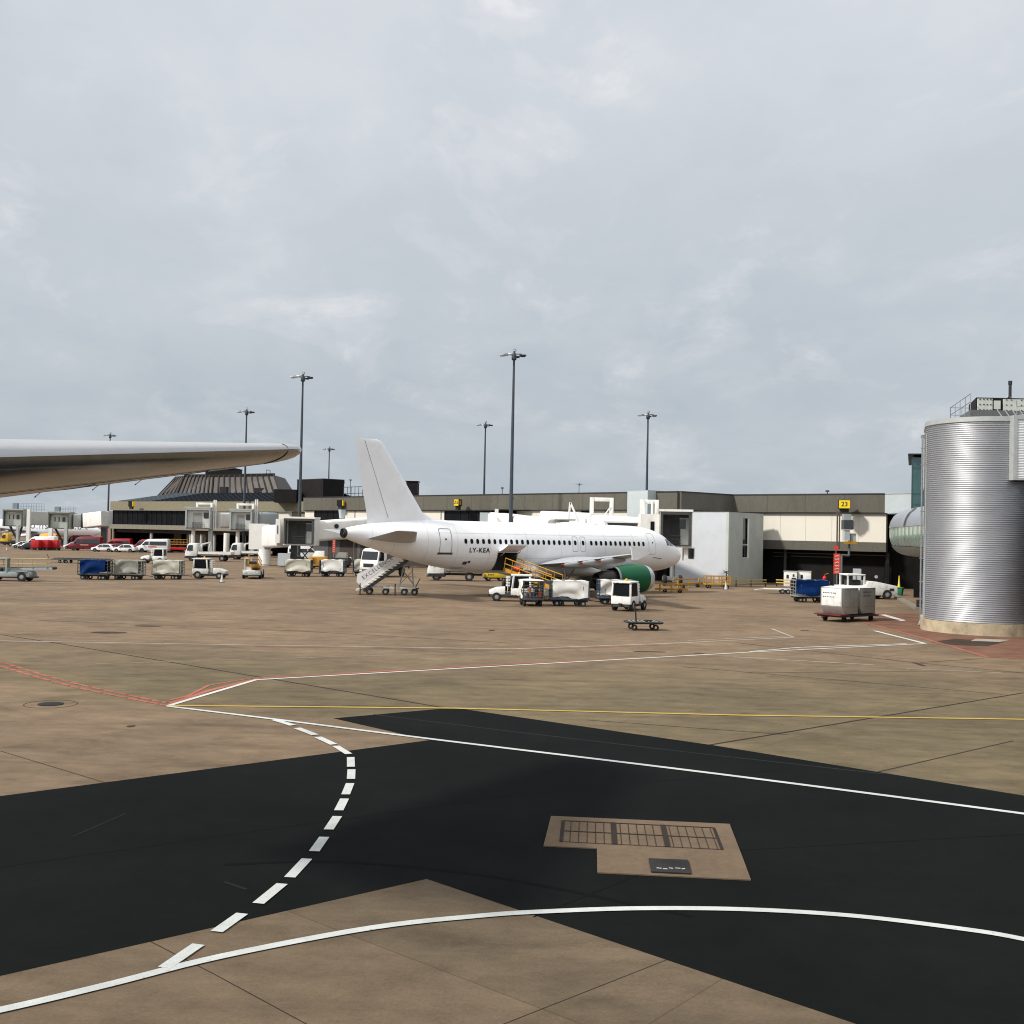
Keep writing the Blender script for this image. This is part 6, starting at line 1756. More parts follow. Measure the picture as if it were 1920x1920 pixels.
# --- row of carts across the middle distance
belt_loader('grey belt loader with yellow rails at the frame edge beside the blue cart', gp(18, 1089), rad(2), 0.03, mat('loader_grey', (.30, .35, .35), .5, vary=.1, dirt=(.2, .22, .2)), 7.4, True, mat('rail_tan', (.36, .30, .14), .5))
cart('open sided cart under a blue tarpaulin leading the row', gp(178, 1086.5), rad(2), BLUE, CARTDARK, 3, side_gap=.2)
cart('cart with drab grey canvas coupled between blue and cream carts', gp(241, 1086.5), rad(2), TARP_G, CARTGREY, 5, side_gap=.25)
cart('cart with cream canvas sagging in a curve, behind the parked tug', gp(315, 1086), rad(2), TARP_C, CARTGREY, 8, side_gap=.12)
tug('worn white tug with open rear deck coupled to the cream canvas cart', gp(394, 1085), rad(1), W_VEH2)
cone('white cone on a black base beside the worn tug', gp(416, 1092))
belt_loader('yellow railed belt loader seen end on between two carts rows', gp(475, 1084), rad(-82), .20, W_VEH2, 5.0)
cart('cart with creased cream canvas nearest the end on belt loader', gp(560, 1081), rad(1), TARP_C, CARTDARK, 11, dark_end=True)
cart('cart with bright white canvas and dark open end', gp(624, 1081), rad(1), TARP_W, CARTBLUE, 14, dark_end=True, side_gap=.16)
cart('cart with greyish canvas half hidden by the passenger stairs', gp(686, 1080), rad(1), TARP_C, CARTBLUE, 17, dark_end=True, side_gap=.12)
# flat pallet trailer behind the blue cart
t = thing('pallet_trailer', 'long empty dark pallet trailer behind the blue and grey carts', 'trailer', gp(155, 1056), rad(1))
MB().bx(-3.6, 3.6, -1.0, 1.0, .42, .56).build('deck', CARTDARK, t, bevel=.02)
mb = MB()
for k in range(14): mb.tube((-3.3 + .5 * k, -.9, .60), (-3.3 + .5 * k, .9, .60), .05, 6)
mb.build('roller', METALD, t)
for x in (-2.6, -1.8, 1.8, 2.6):
    for s in (-1, 1): wheel(t, x, s * .8, .2, .16)
MB().bar((-3.6, 0, .45), (-4.9, 0, .5), .1, .1).bar((-4.3, 0, .5), (-4.6, 0, 1.1), .06, .06).build('tow_bar', METALD, t, smooth=0)
tug('white tug facing away from the terminal beyond the cream canvas cart', gp(288, 1056), LEFT, W_VEH)

# --- far vehicles in front of the terminal
flatbed('white flatbed truck with folded crane next to the white minibus', gp(393, 1052), LEFT, True, W_VEH, 6.7)
flatbed('white flatbed truck parked against the round white bridge column', gp(470, 1049.5), LEFT, True, W_VEH, 6.2)
car('dark red estate car behind the flatbed beds', gp(421, 1043, 6), LEFT, mat('car_red', (.34, .02, .02), .35, coat=.3), estate=True)
van('white minibus with black side windows beside two white cars', gp(287, 1036), LEFT, W_CLEAN, 'minibus', 'minibus', True, 'minibuses', 6.0, 2.6, HOTRED)
van('dark red minibus parked behind the white hatchback', gp(160, 1032.5), LEFT, DRED, 'minibus', 'minibus', True, 'minibuses', 6.3, 2.75, mat('pink_mark', (.5, .25, .25)))
van('crimson minibus with plain roof hidden behind the red box trailers', gp(146, 1028), LEFT, mat('crimson', (.30, .008, .05), .35, coat=.3), 'minibus', 'minibus', True, 'minibuses', 6.3, 2.8)
van('long white panel van behind the red box trailers', gp(75, 1030.5), LEFT, W_CLEAN, 'van', 'panel_van', False, None, 6.2, 2.6)
car('white hatchback between the dark red minibus and the red car', gp(194, 1034.5), LEFT, W_CLEAN)
car('bright red car squeezed between two white hatchbacks', gp(213, 1034, 1.5), LEFT, mat('car_crimson', (.36, .01, .03), .35, coat=.3))
car('white hatchback in front of the white minibus', gp(234, 1035.5), LEFT, W_CLEAN)
car('red car in the shade of the terminal undercroft', gp(243, 1033, 12), rad(0), RED)
car('dark car under the terminal beside the brick pier', gp(224, 1033, 14), rad(0), mat('car_dark', (.03, .03, .035), .3, coat=.3))
car('dark blue car in the undercroft shade behind the white minibus', gp(306, 1034, 9), LEFT, mat('car_navy', (.015, .02, .05), .3, coat=.3))
van('red service van in the undercroft beside the loader truck', gp(268, 1034, 10), LEFT, mat('van_red', (.30, .015, .015), .4), 'van', 'panel_van', False, None, 5.0, 2.2)
car('silver car parked behind the grey lorry near the cone', gp(27, 1029, 4), LEFT, mat('car_silver', (.35, .36, .37), .35, metal=.5), 'parked cars')
car('black car nosed in beside the long white van', gp(44, 1031, 3), LEFT, mat('car_black', (.012, .012, .013), .3, coat=.3))
car('white car half hidden behind the red box trailers', gp(121, 1030, 5), LEFT, mat('car_offwhite', (.6, .6, .58), .35))
van('red fire service van nose out from the terminal corner column', gp(203, 1033, 5), LEFT, mat('fire_red', (.42, .015, .02), .4), 'van', 'panel_van', True, None, 5.4, 2.4)
van('dark red van between the white minibus and the undercroft columns', gp(258, 1036, 5), LEFT, mat('van_maroon', (.20, .012, .02), .4), 'van', 'panel_van', True, None, 5.6, 2.5)
# three red box trailers coupled in a line
for k, px in enumerate((77.5, 94.5, 112.5)):
    t = thing('box_trailer', ('red box trailer nearest the white van bonnet', 'middle one of three red box trailers', 'red box trailer touching the dark red minibus')[k], 'box trailer', gp(px, 1031.5, -2.2), 0, 'red box trailers')
    MB().bx(-.72, .72, -.75, .75, .5, 1.95).build('box', RED, t, bevel=.06)
    MB().bx(-.8, .8, -.6, .6, .34, .49).build('chassis', BLACK, t, smooth=0)
    mb = MB().bx(-.5, -.46, -.765, -.75, .6, 1.85).bx(.1, .14, -.765, -.75, .6, 1.85); mb.build('door_seam', DRED, t, smooth=0)
    for x in (-.5, .5):
        for s in (-1, 1): wheel(t, x, s * .6, .24, .18)
    MB().bar((.8, 0, .42), (1.15, 0, .4), .07, .07).build('tow_bar', METALD, t, smooth=0)
flatbed('yellow and white lorry near the airliner with the orange engine', gp(31, 1022), LEFT, False, mat('lorry_yellow', (.70, .42, .02), .45), 6.4, 'service lorries', False)
flatbed('dusty grey service lorry at the frame edge beyond the cone', gp(7, 1024), LEFT, False, W_VEH2, 6.4, 'service lorries', False)
cone('white cone alone on open concrete at the frame edge', gp(12.5, 1032.5))
# red scissor platform with yellow basket
t = thing('scissor_lift', 'red scissor lift with a yellow guard basket beside the white minibus', 'access platform', gp(335, 1036), LEFT)
MB().bx(-2.2, 2.2, -.9, .9, .5, 1.0).build('chassis', RED, t, bevel=.05)
mb = MB()
for k in range(2):
    for s in (-.7, .7): mb.bar((-1.4, s, 1.0 + .25 * k), (1.4, s, 1.25 + .25 * k), .08, .08).bar((1.4, s, 1.0 + .25 * k), (-1.4, s, 1.25 + .25 * k), .08, .08)
mb.build('scissor_arm', METALD, t, smooth=0)
MB().bx(-2.0, 2.0, -.9, .9, 1.5, 1.6).build('platform', YELLOW, t, smooth=0)
mb = MB()
for z in (2.0, 2.5):
    for s in (-.88, .88): mb.tube((-1.95, s, z), (1.95, s, z), .04, 5)
    for x in (-1.95, 1.95): mb.tube((x, -.88, z), (x, .88, z), .04, 5)
for x in (-1.95, -.65, .65, 1.95):
    for s in (-.88, .88): mb.tube((x, s, 1.6), (x, s, 2.5), .04, 5)
mb.build('guard_basket', YELLOW, t)
for x in (-1.5, 1.5):
    for s in (-1, 1): wheel(t, x, s * .82, .36, .24)
t = thing('loader_truck', 'dark red loader truck in the shade under the glass front', 'truck', gp(321, 1034, 4), LEFT)
MB().bx(-1.9, 1.2, -1.0, 1.0, .6, 2.1).build('box', DRED, t, bevel=.06); MB().bx(1.25, 2.4, -1.0, 1.0, .55, 2.0).build('cab', DRED, t, bevel=.08)
MB().bx(2.39, 2.42, -.85, .85, 1.25, 1.8).build('windscreen', GLASS, t, smooth=0)
for x in (-1.2, 1.7):
    for s in (-1, 1): wheel(t, x, s * .9, .4, .26)
# yellow service units below the big bridge
def unit(label, loc, rz, m_, cover, L_=2.2, H=1.2):
    t = thing('ground_power_unit', label, 'power unit', loc, rz)
    MB().bx(-L_ / 2, L_ / 2, -.75, .75, .35, H).build('housing', m_, t, bevel=.06)
    mb = MB()
    for k in range(4): mb.bx(-L_ * .35 + .16 * k, -L_ * .35 + .16 * k + .07, -.765, -.75, .6, H - .2)
    mb.build('vent', BLACK, t, smooth=0)
    if cover: MB().add([(-.75, -.6, H), (.75, -.6, H), (.75, .6, H), (-.75, .6, H), (-.35, -.45, H + .7), (.7, -.45, H + .7), (.7, .45, H + .7), (-.35, .45, H + .7)], [(0, 1, 5, 4), (1, 2, 6, 5), (2, 3, 7, 6), (3, 0, 4, 7), (4, 5, 6, 7)]).build('cover', cover, t, bevel=.05)
    MB().bx(-L_ / 2 - .1, L_ / 2 + .1, -.5, .5, .24, .348).build('chassis', BLACK, t, smooth=0)
    for x in (-L_ * .32, L_ * .32):
        for s in (-1, 1): wheel(t, x, s * .6, .24, .18)
    MB().bar((L_ / 2 + .1, 0, .3), (L_ / 2 + .8, 0, .3), .07, .07).build('tow_bar', METALD, t, smooth=0)
    return t
unit('yellow power unit with a cream hood under the big bridge', gp(597, 1066), rad(4), YELLOW, TARP_W, 2.2, 1.55)
unit('low yellow unit without hood below the airliner belly', gp(926, 1089), rad(8), mat('lemon', (.62, .46, .02), .5, vary=.1), None, 2.0, .95)
van('white box van behind the big bridge wheels', gp(571, 1052), rad(12), W_CLEAN, 'van', 'panel_van', True, None, 5.2, 2.4)
unit('dark air start unit parked under the wing beside the canvas carts', gp(1106, 1108), rad(10), METALD, None, 2.4, 1.5)
unit('dark service unit in the shade beneath the big bridge cab', gp(541, 1060, 2), rad(6), CARTDARK, None, 2.4, 1.3)
unit('dark grey service unit just behind the bright white canvas cart', gp(640, 1064), rad(-6), CARTDARK, TARP_C, 2.2, 1.3)
unit('low black service unit under the airliner tail cone', gp(700, 1066), rad(3), BLACK, None, 2.6, 1.4)
tug('tug in deep shade under the porthole bridge', gp(672, 1056, 2), LEFT, W_VEH2)
# catering lorry facing the viewer behind the stairs
t = flatbed('white lorry with a wide dark windscreen facing us behind the stairs', gp(722, 1081), rad(-118), False, W_VEH, 6.0, 'service lorries', False)
for o in list(t.children):
    pass
t.scale = (1.05, 1.05, 1.18)
flatbed('white lorry with open frame bed below the airliner belly', gp(853, 1088.5), LEFT, False, W_VEH, 5.6, 'service lorries', True)

# --- passenger stairs
t = thing('passenger_stairs', 'towable passenger stairs with a lettered white side panel under the airliner tail', 'passenger stairs', gp(728, 1115), rad(4))
s0, s1 = Vector((-2.0, 0, .55)), Vector((1.35, 0, 3.0))
W2 = .72
d = (s1 - s0).normalized(); up = Vector((-d.z, 0, d.x))
for s in (-1, 1):
    y = s * W2
    mb = MB()
    pa, pb = s0 + up * .02, s1 + up * .02
    hgt = .98
    top0, top1 = Vector((pa.x - .18, 0, pa.z + hgt * .75)), Vector((pb.x - .1, 0, pb.z + hgt * .30))
    q = [s0 + up * .0, s1 + up * .0, s1 + Vector((-.80, 0, .06)), s0 + up * 1.08 + d * .30, s0 + up * .62 - d * .08]
    mb.add([(p.x, y - .03, p.z) for p in q] + [(p.x, y + .03, p.z) for p in q], [(0, 1, 2, 3, 4), (9, 8, 7, 6, 5)] + [(i, (i + 1) % 5, 5 + (i + 1) % 5, 5 + i) for i in range(5)])
    sp_ = mb.build('side_panel', W_CLEAN, t, smooth=0)
    if s < 0:
        c = s0.lerp(s1, .44) + up * .56
        M_ = frame_matrix((c.x, y - .036, c.z), d, up)
        xf(text_mb('EXCELLENCE', .41, .002, spacing=1.2), M_).build('lettering', GREYINK, sp_, smooth=0, recalc=False)
        MB().box((0, 0, 0), (.001, .001, .001))
        a_ = s0.lerp(s1, .14) + up * .24; b_ = s0.lerp(s1, .78) + up * .24
        mb = MB()
        for k in range(26):
            p = a_.lerp(b_, k / 26); q_ = a_.lerp(b_, (k + .62) / 26)
            mb.add([(p.x, y - .036, p.z), (q_.x, y - .036, q_.z), (q_.x + up.x * .035, y - .036, q_.z + up.z * .035), (p.x + up.x * .035, y - .036, p.z + up.z * .035)], [(0, 1, 2, 3)])
        mb.build('small_print', mat('faint_print', (.42, .42, .40), .6), sp_, smooth=0)
mb = MB()
for k in range(13):
    p = s0.lerp(s1, (k + .5) / 13); mb.bx(p.x - .16, p.x + .16, -W2 - .16, W2 - .03, p.z - .09, p.z - .05)
mb.build('tread', W_VEH, t, smooth=0)
mb = MB()
for y in (-W2 + .02, W2 - .02): mb.bar(s0 + Vector((.1, y, -.26)), s1 + Vector((.1, y, -.26)), .06, .26)
mb.build('stringer', CARTDARK, t, smooth=0)
MB().bx(1.3, 2.15, -W2, W2, 2.92, 3.0).build('landing', W_VEH2, t, smooth=0)
mb = MB().bx(-2.2, 2.15, -.62, -.52, .52, .64).bx(-2.2, 2.15, .52, .62, .52, .64)
for x in (-2.1, -.4, 1.0, 2.05): mb.bx(x - .06, x + .06, -.515, .515, .52, .64)
mb.build('chassis', W_VEH2, t, smooth=0)
mb = MB()
for y in (-.57, .57):
    mb.bar((.85, y, .64), (1.28, y, 2.9), .08, .08).bar((1.95, y, .64), (1.75, y, 2.9), .07, .07).bar((.95, y, .9), (1.85, y, 1.9), .05, .05).bar((1.9, y, .9), (1.1, y, 1.9), .05, .05)
mb.build('support_frame', CARTGREY, t, smooth=0)
for x in (-1.45, -.2, 1.25, 2.05):
    for s in (-1, 1): wheel(t, x, s * .62, .26, .18, True, CARTGREY)
MB().bar((2.1, 0, .6), (2.45, 0, 1.3), .07, .07).bar((2.0, 0, .55), (2.4, 0, .5), .08, .08).build('tow_bar', METALD, t, smooth=0)
mb = MB().tube((-2.15, -.7, .55), (-2.35, -.7, 1.15), .03, 6).tube((-2.35, -.7, 1.15), (-1.85, -.7, 1.5), .03, 6).tube((-2.15, .7, .55), (-2.35, .7, 1.15), .03, 6).tube((-2.35, .7, 1.15), (-1.85, .7, 1.5), .03, 6)
mb.build('hand_rail', BLACK, t)
MB().bx(-2.5, -2.1, -.6, .6, .30, .42).build('foot_step', W_VEH2, t, smooth=0)
for x in (-2.15, .55): MB().tube((x, -.72, .02), (x, -.72, .9), .05, 6).lathe([(.12, 0), (.12, .04), (.001, .04)], (x, -.72, 0), n=10).build('stabiliser', METALD, t)

# --- loading the aft hold
hold = plane_pt(20.5, -1.7)
lz_ = HDG - PI / 2                                     # straight out from the hull
t = thing('belt_loader', 'belt loader with yellow railed conveyor reaching up into the open hold', 'belt loader', plane_pt(20.5, -5.4), lz_ + PI, 'belt loaders')
MB().bx(-2.3, 1.1, -.8, .8, .38, .8).build('chassis', W_VEH2, t, bevel=.05)
for x in (-1.7, .5):
    for s in (-1, 1): wheel(t, x, s * .72, .38, .24)
a, b = Vector((-3.3, 0, .95)), Vector((3.35, 0, 2.15))
d = (b - a).normalized(); up = Vector((-d.z, 0, d.x))
MB().bar(a, b, .95, .26).build('conveyor_frame', YELLOW, t, smooth=0)
MB().bar(a + up * .15, b + up * .15, .72, .03).build('belt', RUBBER, t, smooth=0)
for s in (-1, 1):
    mb = MB(); o = Vector((0, s * .52, 0)); q0, q1 = a.lerp(b, .06) + o, a.lerp(b, .97) + o
    for h in (.5, .95): mb.tube(q0 + up * h, q1 + up * h, .035, 6)
    for k in range(7): c = q0.lerp(q1, k / 6); mb.tube(c, c + up * .95, .03, 5)
    mb.build('hand_rail', YELLOW, t)
MB().bar((-.6, -.3, .8), (.4, -.3, 1.4), .08, .08).bar((-.6, .3, .8), (.4, .3, 1.4), .08, .08).build('lift_arm', METALD, t, smooth=0)
for k, (u, mm) in enumerate(((.80, 0), (.62, 1), (.42, 4))):
    c = Vector(t.location) + Matrix.Rotation(lz_ + PI, 3, 'Z') @ (a.lerp(b, u) + up * .17)
    o = thing('suitcase', ('orange red suitcase highest up the conveyor', 'black suitcase halfway up the conveyor', 'grey suitcase low on the conveyor')[k], 'suitcase', c, lz_ + PI, 'suitcases on the conveyor')
    MB().box((0, 0, .16), (.68, .45, .28), ry=-.18).build('shell', BAGS[mm] if mm else HOTRED, o, bevel=.05); MB().tube((-.12, -.24, .2), (.12, -.24, .2), .02, 6).build('handle', BLACK, o)
tug('clean white tug with black round emblem under the open hold', gp(957, 1127), LEFT, W_VEH, mark=True)
cart('cart seen end on with open dark racks and draped canvas', gp(995, 1135), rad(97), TARP_W, CARTDARK, 21, bags=True, side_gap=.3)
cart('cart with heavily folded white canvas and blue end rack', gp(1067, 1136), rad(3), TARP_W, CARTBLUE, 33, side_gap=.08)
cart('white canvas cart half hidden by the tug below the green engine', gp(1155, 1133), rad(4), TARP_W, CARTBLUE, 40, side_gap=.05)
tug('white tug seen from behind near the green engine, facing away', gp(1180, 1144), rad(62), W_VEH)
# small dark dolly with upright tow bar
t = thing('dolly', 'small dark flat dolly with upright tow bar alone on the concrete', 'dolly', gp(1206, 1181), rad(6))
MB().bx(-.85, .85, -.55, .55, .34, .44).build('deck', CARTDARK, t, bevel=.03)
mb = MB()
for y in (-.58, .58): mb.tube((-.9, y, .42), (.9, y, .42), .06, 8)
for x in (-.9, .9): mb.tube((x, -.58, .42), (x, .58, .42), .06, 8)
mb.build('rim_tube', METALD, t)
mb = MB()
for k in range(7): mb.tube((-.7 + .23 * k, -.5, .455), (-.7 + .23 * k, .5, .455), .03, 6)
mb.build('roller', CARTGREY, t)
MB().bx(.1, .4, -.2, .2, .44, .54).build('lock_box', METALD, t, smooth=0)
for x in (-.58, .58):
    for s in (-1, 1): wheel(t, x, s * .42, .16, .14, False)
MB().bar((-.50, -.5, .42), (-.56, -.5, 1.15), .07, .07).box((-.565, -.5, 1.17), (.1, .2, .06)).build('tow_bar', METALD, t, smooth=0)

# --- near the tower
t = thing('container_dolly', 'black and red low dolly carrying two aluminium containers', 'container dolly', gp(1590, 1163.5), rad(38))
DL = Vector(t.location)
MB().bx(-1.95, 1.95, -.9, .9, .30, .40).build('deck', BLACK, t, bevel=.02)
MB().bx(-2.15, -1.2, -.95, .95, .401, .47).build('edge_rail', mat('edge_red', (.10, .010, .010), .6), t, smooth=0)
mb = MB()
for k in range(12): mb.tube((-1.75 + .31 * k, -.85, .42), (-1.75 + .31 * k, .85, .42), .035, 6)
mb.build('roller', METALD, t)
for x in (-1.4, 1.4):
    for s in (-1, 1): wheel(t, x, s * .68, .17, .16, False)
MB().bar((-1.95, 0, .34), (-2.7, 0, .30), .08, .07).build('tow_bar', METALD, t, smooth=0)
def container(label, off, white):
    p = DL + Matrix.Rotation(rad(38), 3, 'Z') @ Vector((off, 0, .47))
    t = thing('air_container', label, 'container', p, rad(38), 'aluminium containers on the dolly')
    # overhang side faces -x; cut-away lower corner
    prof = [(-.55, 0), (-.83, .45), (-.83, 1.60), (.83, 1.60), (.83, 0)]
    hull([(x, z) for x, z in prof], lambda z: .76, 'shell', ULD, t, .015)
    MB().bx(-.86, -.832, -.70, .70, .50, 1.55).build('front_door', W_VEH if white else ULD, t, bevel=.01)
    for s in (-1, 1):
        mb = MB()
        for x in (-.8, -.02, .78): mb.bx(x - .035, x + .035, s * .765 - .012, s * .765 + .012, .48, 1.58)
        for z in (.05, .45, 1.56): mb.bx(-.5, .8, s * .768 - .012, s * .768 + .012, z - .03, z + .03)
        mb.build('edge_profile', CARTGREY, t, smooth=0)
    mb = MB()
    for z, n_ in ((1.25, 7), (1.02, 6)):
        y = -.6
        for k in range(n_):
            wd = random.uniform(.05, .12); 
            if white: mb.bx(-.868, -.861, -y - wd, -y, z, z + .07 if z > 1.1 else z + .05)
            else: mb.bx(-.5 + .13 * k, -.5 + .13 * k + wd, -.784, -.777, z + .05, z + .12)
            y += wd + .05
    mb.build('stencil_marks', GREYINK, t, smooth=0)
    MB().add([(-.84, -.76, 1.605), (.84, -.76, 1.605), (.84, .76, 1.605), (-.84, .76, 1.605), (-.5, -.3, 1.68), (.4, -.2, 1.64), (.5, .4, 1.66), (-.4, .4, 1.70)], [(0, 1, 5, 4), (1, 2, 6, 5), (2, 3, 7, 6), (3, 0, 4, 7), (4, 5, 6, 7)]).build('roof_sheet', TARP_W, t, smooth=0)
    return t
container('aluminium container with a white front panel carrying dark stencil marks', -.92, True)
container('plain aluminium container standing behind the white fronted one', .92, False)
cart('cart fully hung with plain blue canvas in front of the dark pier wall', gp(1518, 1129), rad(2), BLUE, CARTGREY, 52)
# low pushback tractor behind the containers
t = thing('pushback_tractor', 'low cream white pushback tractor with a raised cab roof behind the containers', 'pushback tractor', gp(1622, 1122), rad(4))
hull([(-2.4, .35), (2.3, .30), (2.45, .5), (2.42, 1.15), (1.5, 1.32), (.6, 1.5), (-.2, 1.52), (-.4, 1.15), (-2.4, 1.1)], lambda z: 1.1, 'body', W_VEH, t, .08)
MB().bx(-2.0, -.35, -.95, .95, 1.98, 2.12).build('cab_roof', W_VEH, t, bevel=.05)
mb = MB()
for x in (-1.9, -.45):
    for s in (-.88, .88): mb.bx(x - .06, x + .06, s - .06, s + .06, 1.1, 1.98)
mb.build('cab_post', W_VEH, t, smooth=0)
MB().bx(-1.7, -.6, -.5, .5, 1.1, 1.6).build('seat', BLACK, t, bevel=.05)
MB().add([(.55, -.9, 1.56), (1.45, -.9, 1.37), (1.45, .9, 1.37), (.55, .9, 1.56)], [(0, 1, 2, 3)]).build('engine_grille', BLACK, t, smooth=0)
for x in (-1.5, 1.5):
    for s in (-1, 1): wheel(t, x, s * 1.0, .42, .28)
for s in (-.75, .75): MB().box((2.46, s, .85), (.05, .3, .16)).build('headlight', BLACK, t, smooth=0)
MB().bx(1.7, 2.1, -1.115, -1.101, .72, .95).build('vent', BLACK, t, smooth=0)
# white flatbed dolly by the rails
t = thing('dolly', 'slim white drawbar dolly near the yellow rails', 'dolly', gp(1462, 1113), rad(-8))
MB().bx(-1.4, .9, -.4, .4, .38, .46).build('deck', W_VEH, t, smooth=0); MB().bar((-1.4, 0, .42), (-2.3, 0, .30), .08, .08).bar((.9, 0, .42), (1.9, 0, .42), .1, .1).build('tow_bar', W_VEH2, t, smooth=0)
for x in (.2, .7):
    for s in (-1, 1): wheel(t, x, s * .38, .22, .16)
# yellow guard rails
for k, (p0, p1, lab) in enumerate((((1352, 1100), (1437, 1100), 'double yellow guard rail along the foot of the stair block'), ((1455, 1099.5), (1540, 1104), 'double yellow guard rail in front of the white cabinets'))):
    a, b = G(*p0), G(*p1); a.z = b.z = 0
    t = thing('guard_rail', lab, 'guard rail', a, 0, 'yellow guard rails')
    v = b - a
    MB().bar(Vector((0, 0, .42)), v + Vector((0, 0, .42)), .06, .11).bar(Vector((0, 0, .70)), v + Vector((0, 0, .70)), .06, .11).build('rail', mat('pale_yellow', (.50, .34, .08), .5, vary=.08), t, smooth=0)
    mb = MB()
    for u in (.02, .33, .66, .98): c = v * u; mb.box((c.x, c.y + .08, .38), (.1, .1, .76))
    mb.build('post', BLACK, t, smooth=0)
# yellow tow bars and stands lying by the nose
def towbar(label, p0, p1, h):
    a, b = G(*p0), G(*p1); a.z = b.z = 0
    t = thing('tow_bar', label, 'tow bar', a, 0, 'yellow tow bars'); v = b - a
    MB().bar(Vector((0, 0, h)), v + Vector((0, 0, h)), .14, .16).bar(Vector((0, 0, h + .5)), v * .75 + Vector((0, 0, h + .42)), .1, .12).build('bar', YELLOW, t, smooth=0)
    mb = MB(); 
    for u in (.15, .5, .8): c = v * u; mb.box((c.x, c.y, (h + .4) / 2 + .05), (.09, .5, h + .4))
    mb.build('stand', YELLOW, t, smooth=0)
    for u in (.3, .75):
        c = v * u
        for s in (-.3, .3): wheel(t, c.x, c.y + s, .16, .1, False)
    return t
towbar('long yellow tow bar lying from nose gear to stair block', (1262, 1104), (1322, 1100), .40)
towbar('yellow tow bar with low frame just under the airliner nose', (1228, 1110), (1290, 1112), .28)
t = thing('hydraulic_cart', 'yellow framed ground service cart with a hand pump by the stair block corner', 'service cart', gp(1345, 1103), rad(5))
MB().bx(-1.3, 1.2, -.5, .5, .35, .48).build('deck', YELLOW, t, smooth=0)
mb = MB()
for x in (-1.25, -.5, .3, 1.15):
    for s in (-.48, .48): mb.bx(x - .05, x + .05, s - .05, s + .05, .48, 1.15)
for s in (-.48, .48): mb.bx(-1.3, 1.2, s - .045, s + .045, 1.151, 1.24).bx(-1.3, 1.2, s - .04, s + .04, .78, .85)
mb.build('frame', YELLOW, t, smooth=0)
MB().tube((.9, 0, .5), (.9, 0, 1.7), .05, 6).tube((.6, 0, 1.5), (1.2, 0, 1.75), .04, 6).tube((.6, 0, 1.75), (1.1, 0, 1.45), .04, 6).build('hand_pump', METALD, t)
for x in (-.9, .9):
    for s in (-1, 1): wheel(t, x, s * .42, .18, .14, False)
cone('white cone with blue foot beside the yellow service cart', gp(1361, 1106), .8, LINEW, mat('cone_blue', (.03, .08, .25), .6))
# cabinets on the pier wall
for k, (px0, px1, lab) in enumerate(((1471, 1495, 'white electrical cabinet with cluttered side, nearest the stair block'), (1498, 1521, 'white electrical cabinet with clean grey side next to its twin'))):
    Y = 113.5
    p = near_pt((px0 + px1) / 2, Y); w_ = XZ(px1, Y) - XZ(px0, Y); h = zat(px0, 1072, Y)
    t = thing('electrical_cabinet', lab, 'electrical cabinet', (p[0], p[1], 0), rad(-20), 'white electrical cabinets')
    MB().bx(-w_ / 2, w_ / 2, 0, 1.0, 0, h).build('housing', W_VEH, t, bevel=.02); MB().bx(-w_ / 2 - .04, w_ / 2 + .04, -.04, 1.04, h + .002, h + .08).build('lid', FLASH, t, smooth=0)
    mb = MB().bx(-w_ * .30, -w_ * .12, -.02, -.003, h * .55, h * .80).bx(-w_ * .42, w_ * .1, -.015, -.003, h * .42, h * .46).bx(-w_ * .4, -w_ * .0, -.015, -.003, h * .2, h * .24)
    if k == 0: mb.bx(w_ * .1, w_ * .42, -.03, -.003, h * .2, h * .6).bx(w_ * .18, w_ * .3, -.03, -.003, h * .68, h * .85)
    mb.build('panel', BLACK, t, smooth=0)
p = near_pt(1616, 112); t = thing('notice_panel', 'plain white upright panel on the dark wall behind the tractor', 'panel', (p[0], p[1] + 1.4, 0), rad(-20))
MB().bx(-.42, .42, 0, .1, .7, zat(1616, 1067, 112)).build('board', PALEBOX, t, smooth=0); MB().bx(-.05, .05, .11, .2, 0, 1.9).build('post', STEEL, t, smooth=0)
p = near_pt(1644, 112.5); t = thing('round_sign', 'small round white sign on the dark wall', 'sign', (p[0], p[1], 0), rad(-20))
MB().lathe([(.001, -.03), (.17, -.03), (.17, 0), (.001, 0)], (0, 0, zat(1644, 1081.5, 112.5)), 'y', 18).build('disc', W_CLEAN, t, recalc=False); MB().tube((0, .04, 0), (0, .04, zat(1644, 1082, 112)), .03, 6).build('post', METALD, t)
p = near_pt(1547, 108); t = thing('fire_extinguisher', 'red wheeled fire extinguisher behind the blue canvas cart', 'fire extinguisher', (p[0], p[1], 0))
MB().lathe([(.18, .25), (.2, .3), (.2, 1.2), (.1, 1.35), (.05, 1.4), (.05, 1.5), (.001, 1.5)], (0, 0, 0), n=14).build('cylinder', RED, t); MB().tube((0, -.1, 1.5), (.2, -.15, 1.62), .02, 6).box((.28, -.15, 1.64), (.16, .08, .06)).build('valve', YELLOW, t)
for s in (-.2, .2): wheel(t, 0, s + .0, .22, .06, False)
p = near_pt(1684, 100); t = thing('salt_bin', 'green grit bin at the foot of the dark wall beside the tower', 'grit bin', (p[0], p[1], 0), rad(-30))
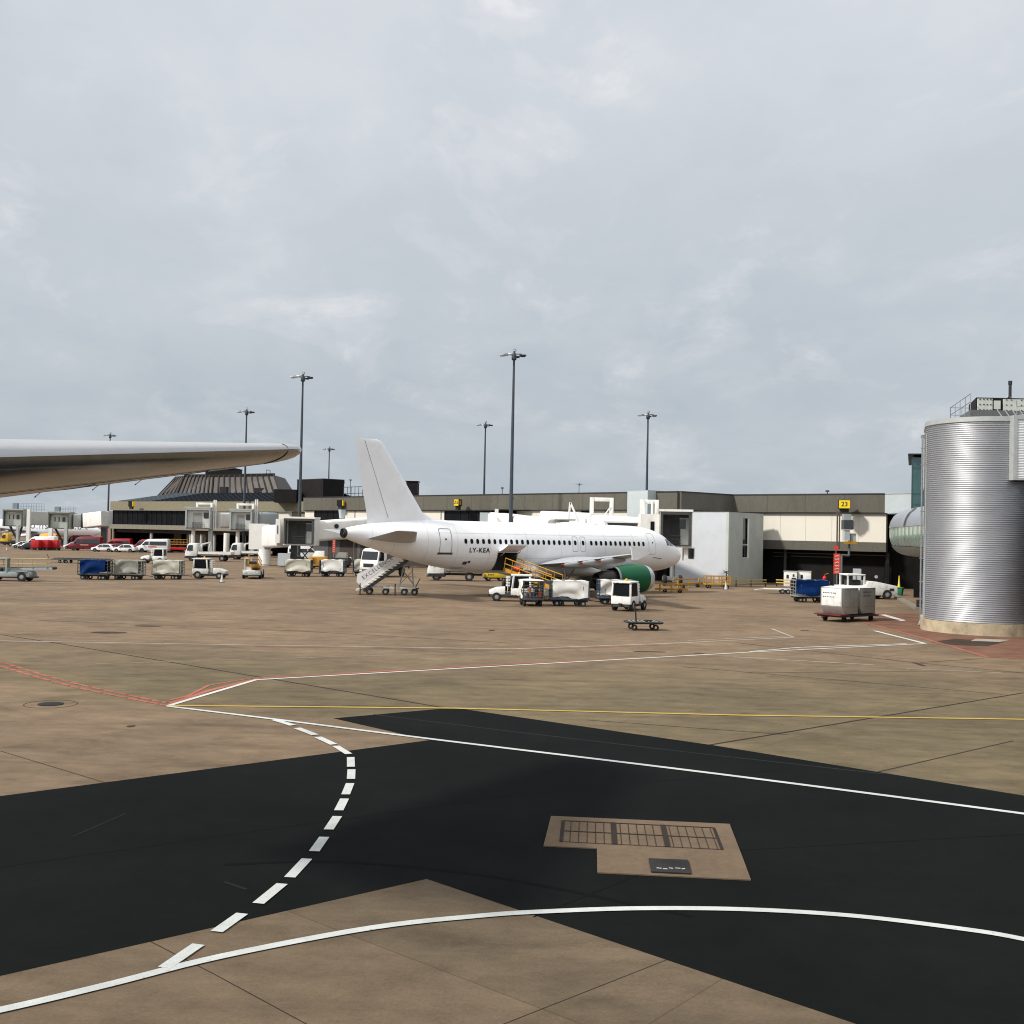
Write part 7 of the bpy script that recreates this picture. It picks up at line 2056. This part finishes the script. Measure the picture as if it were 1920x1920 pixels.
MB().add([(-.42, -.35, 0), (.42, -.35, 0), (.42, .35, 0), (-.42, .35, 0), (-.5, -.42, .62), (.5, -.42, .62), (.5, .42, .62), (-.5, .42, .62)], [(3, 2, 1, 0), (4, 5, 6, 7), (0, 1, 5, 4), (1, 2, 6, 5), (2, 3, 7, 6), (3, 0, 4, 7)]).build('tub', BINGREEN, t, bevel=.04)
MB().bx(-.53, .53, -.46, .45, .625, .74).build('lid', BINGREEN, t, bevel=.04); MB().bx(-.3, .05, -.475, -.46, .64, .72).build('label', W_CLEAN, t, smooth=0)
p2 = near_pt(1687, 102); t = thing('traffic_cone', 'tall yellow cone with white band behind the green grit bin', 'traffic cone', (p2[0], p2[1], 0))
MB().bx(-.25, .25, -.25, .25, 0, .06).build('base', BLACK, t, smooth=0); MB().lathe([(.2, .06), (.16, .6), (.10, 1.0)], (0, 0, 0), n=14).lathe([(.085, 1.2), (.04, 1.75), (.001, 1.75)], (0, 0, 0), n=14).build('cone_body', SIGNY, t); MB().lathe([(.10, 1.0), (.085, 1.2)], (0, 0, 0), n=14).build('band', LINEW, t)
p = G(1733, 1143); t = thing('kerb', 'low concrete kerb running along the dark wall to the tower foot', 'kerb', (0, 0, 0))
a, b = G(1722, 1143), G(1668, 1114); MB().bar((a.x, a.y, .08), (b.x, b.y, .08), .5, .16).build('kerb_stone', PALECON, t, smooth=0)
MB().box((a.x + .3, a.y + .6, .35), (.4, .3, .7)).build('bollard_block', BLACK, t, bevel=.04)

# --- airliner far off behind the bridges
def far_airliner():
    Y = 268
    nose = Vector((XZ(191, Y), Y, 0))
    h = rad(7)
    loc = nose - Vector((math.cos(h), math.sin(h), 0)) * X0
    t = airliner('distant_airliner', 'white airliner with orange engines beyond the far boarding bridges', loc, h, False, ORANGE, ORANGE, ORANGE)
    mb = text_mb('Thomson.co.uk', 2.4, spacing=1.1)
    mb.v = [tuple(skin(11.2 - v[0], 4.45 + v[1], .03)) for v in mb.v]
    mb.build('side_lettering', GREYINK, t, smooth=0, recalc=False)
    return t
far_airliner()
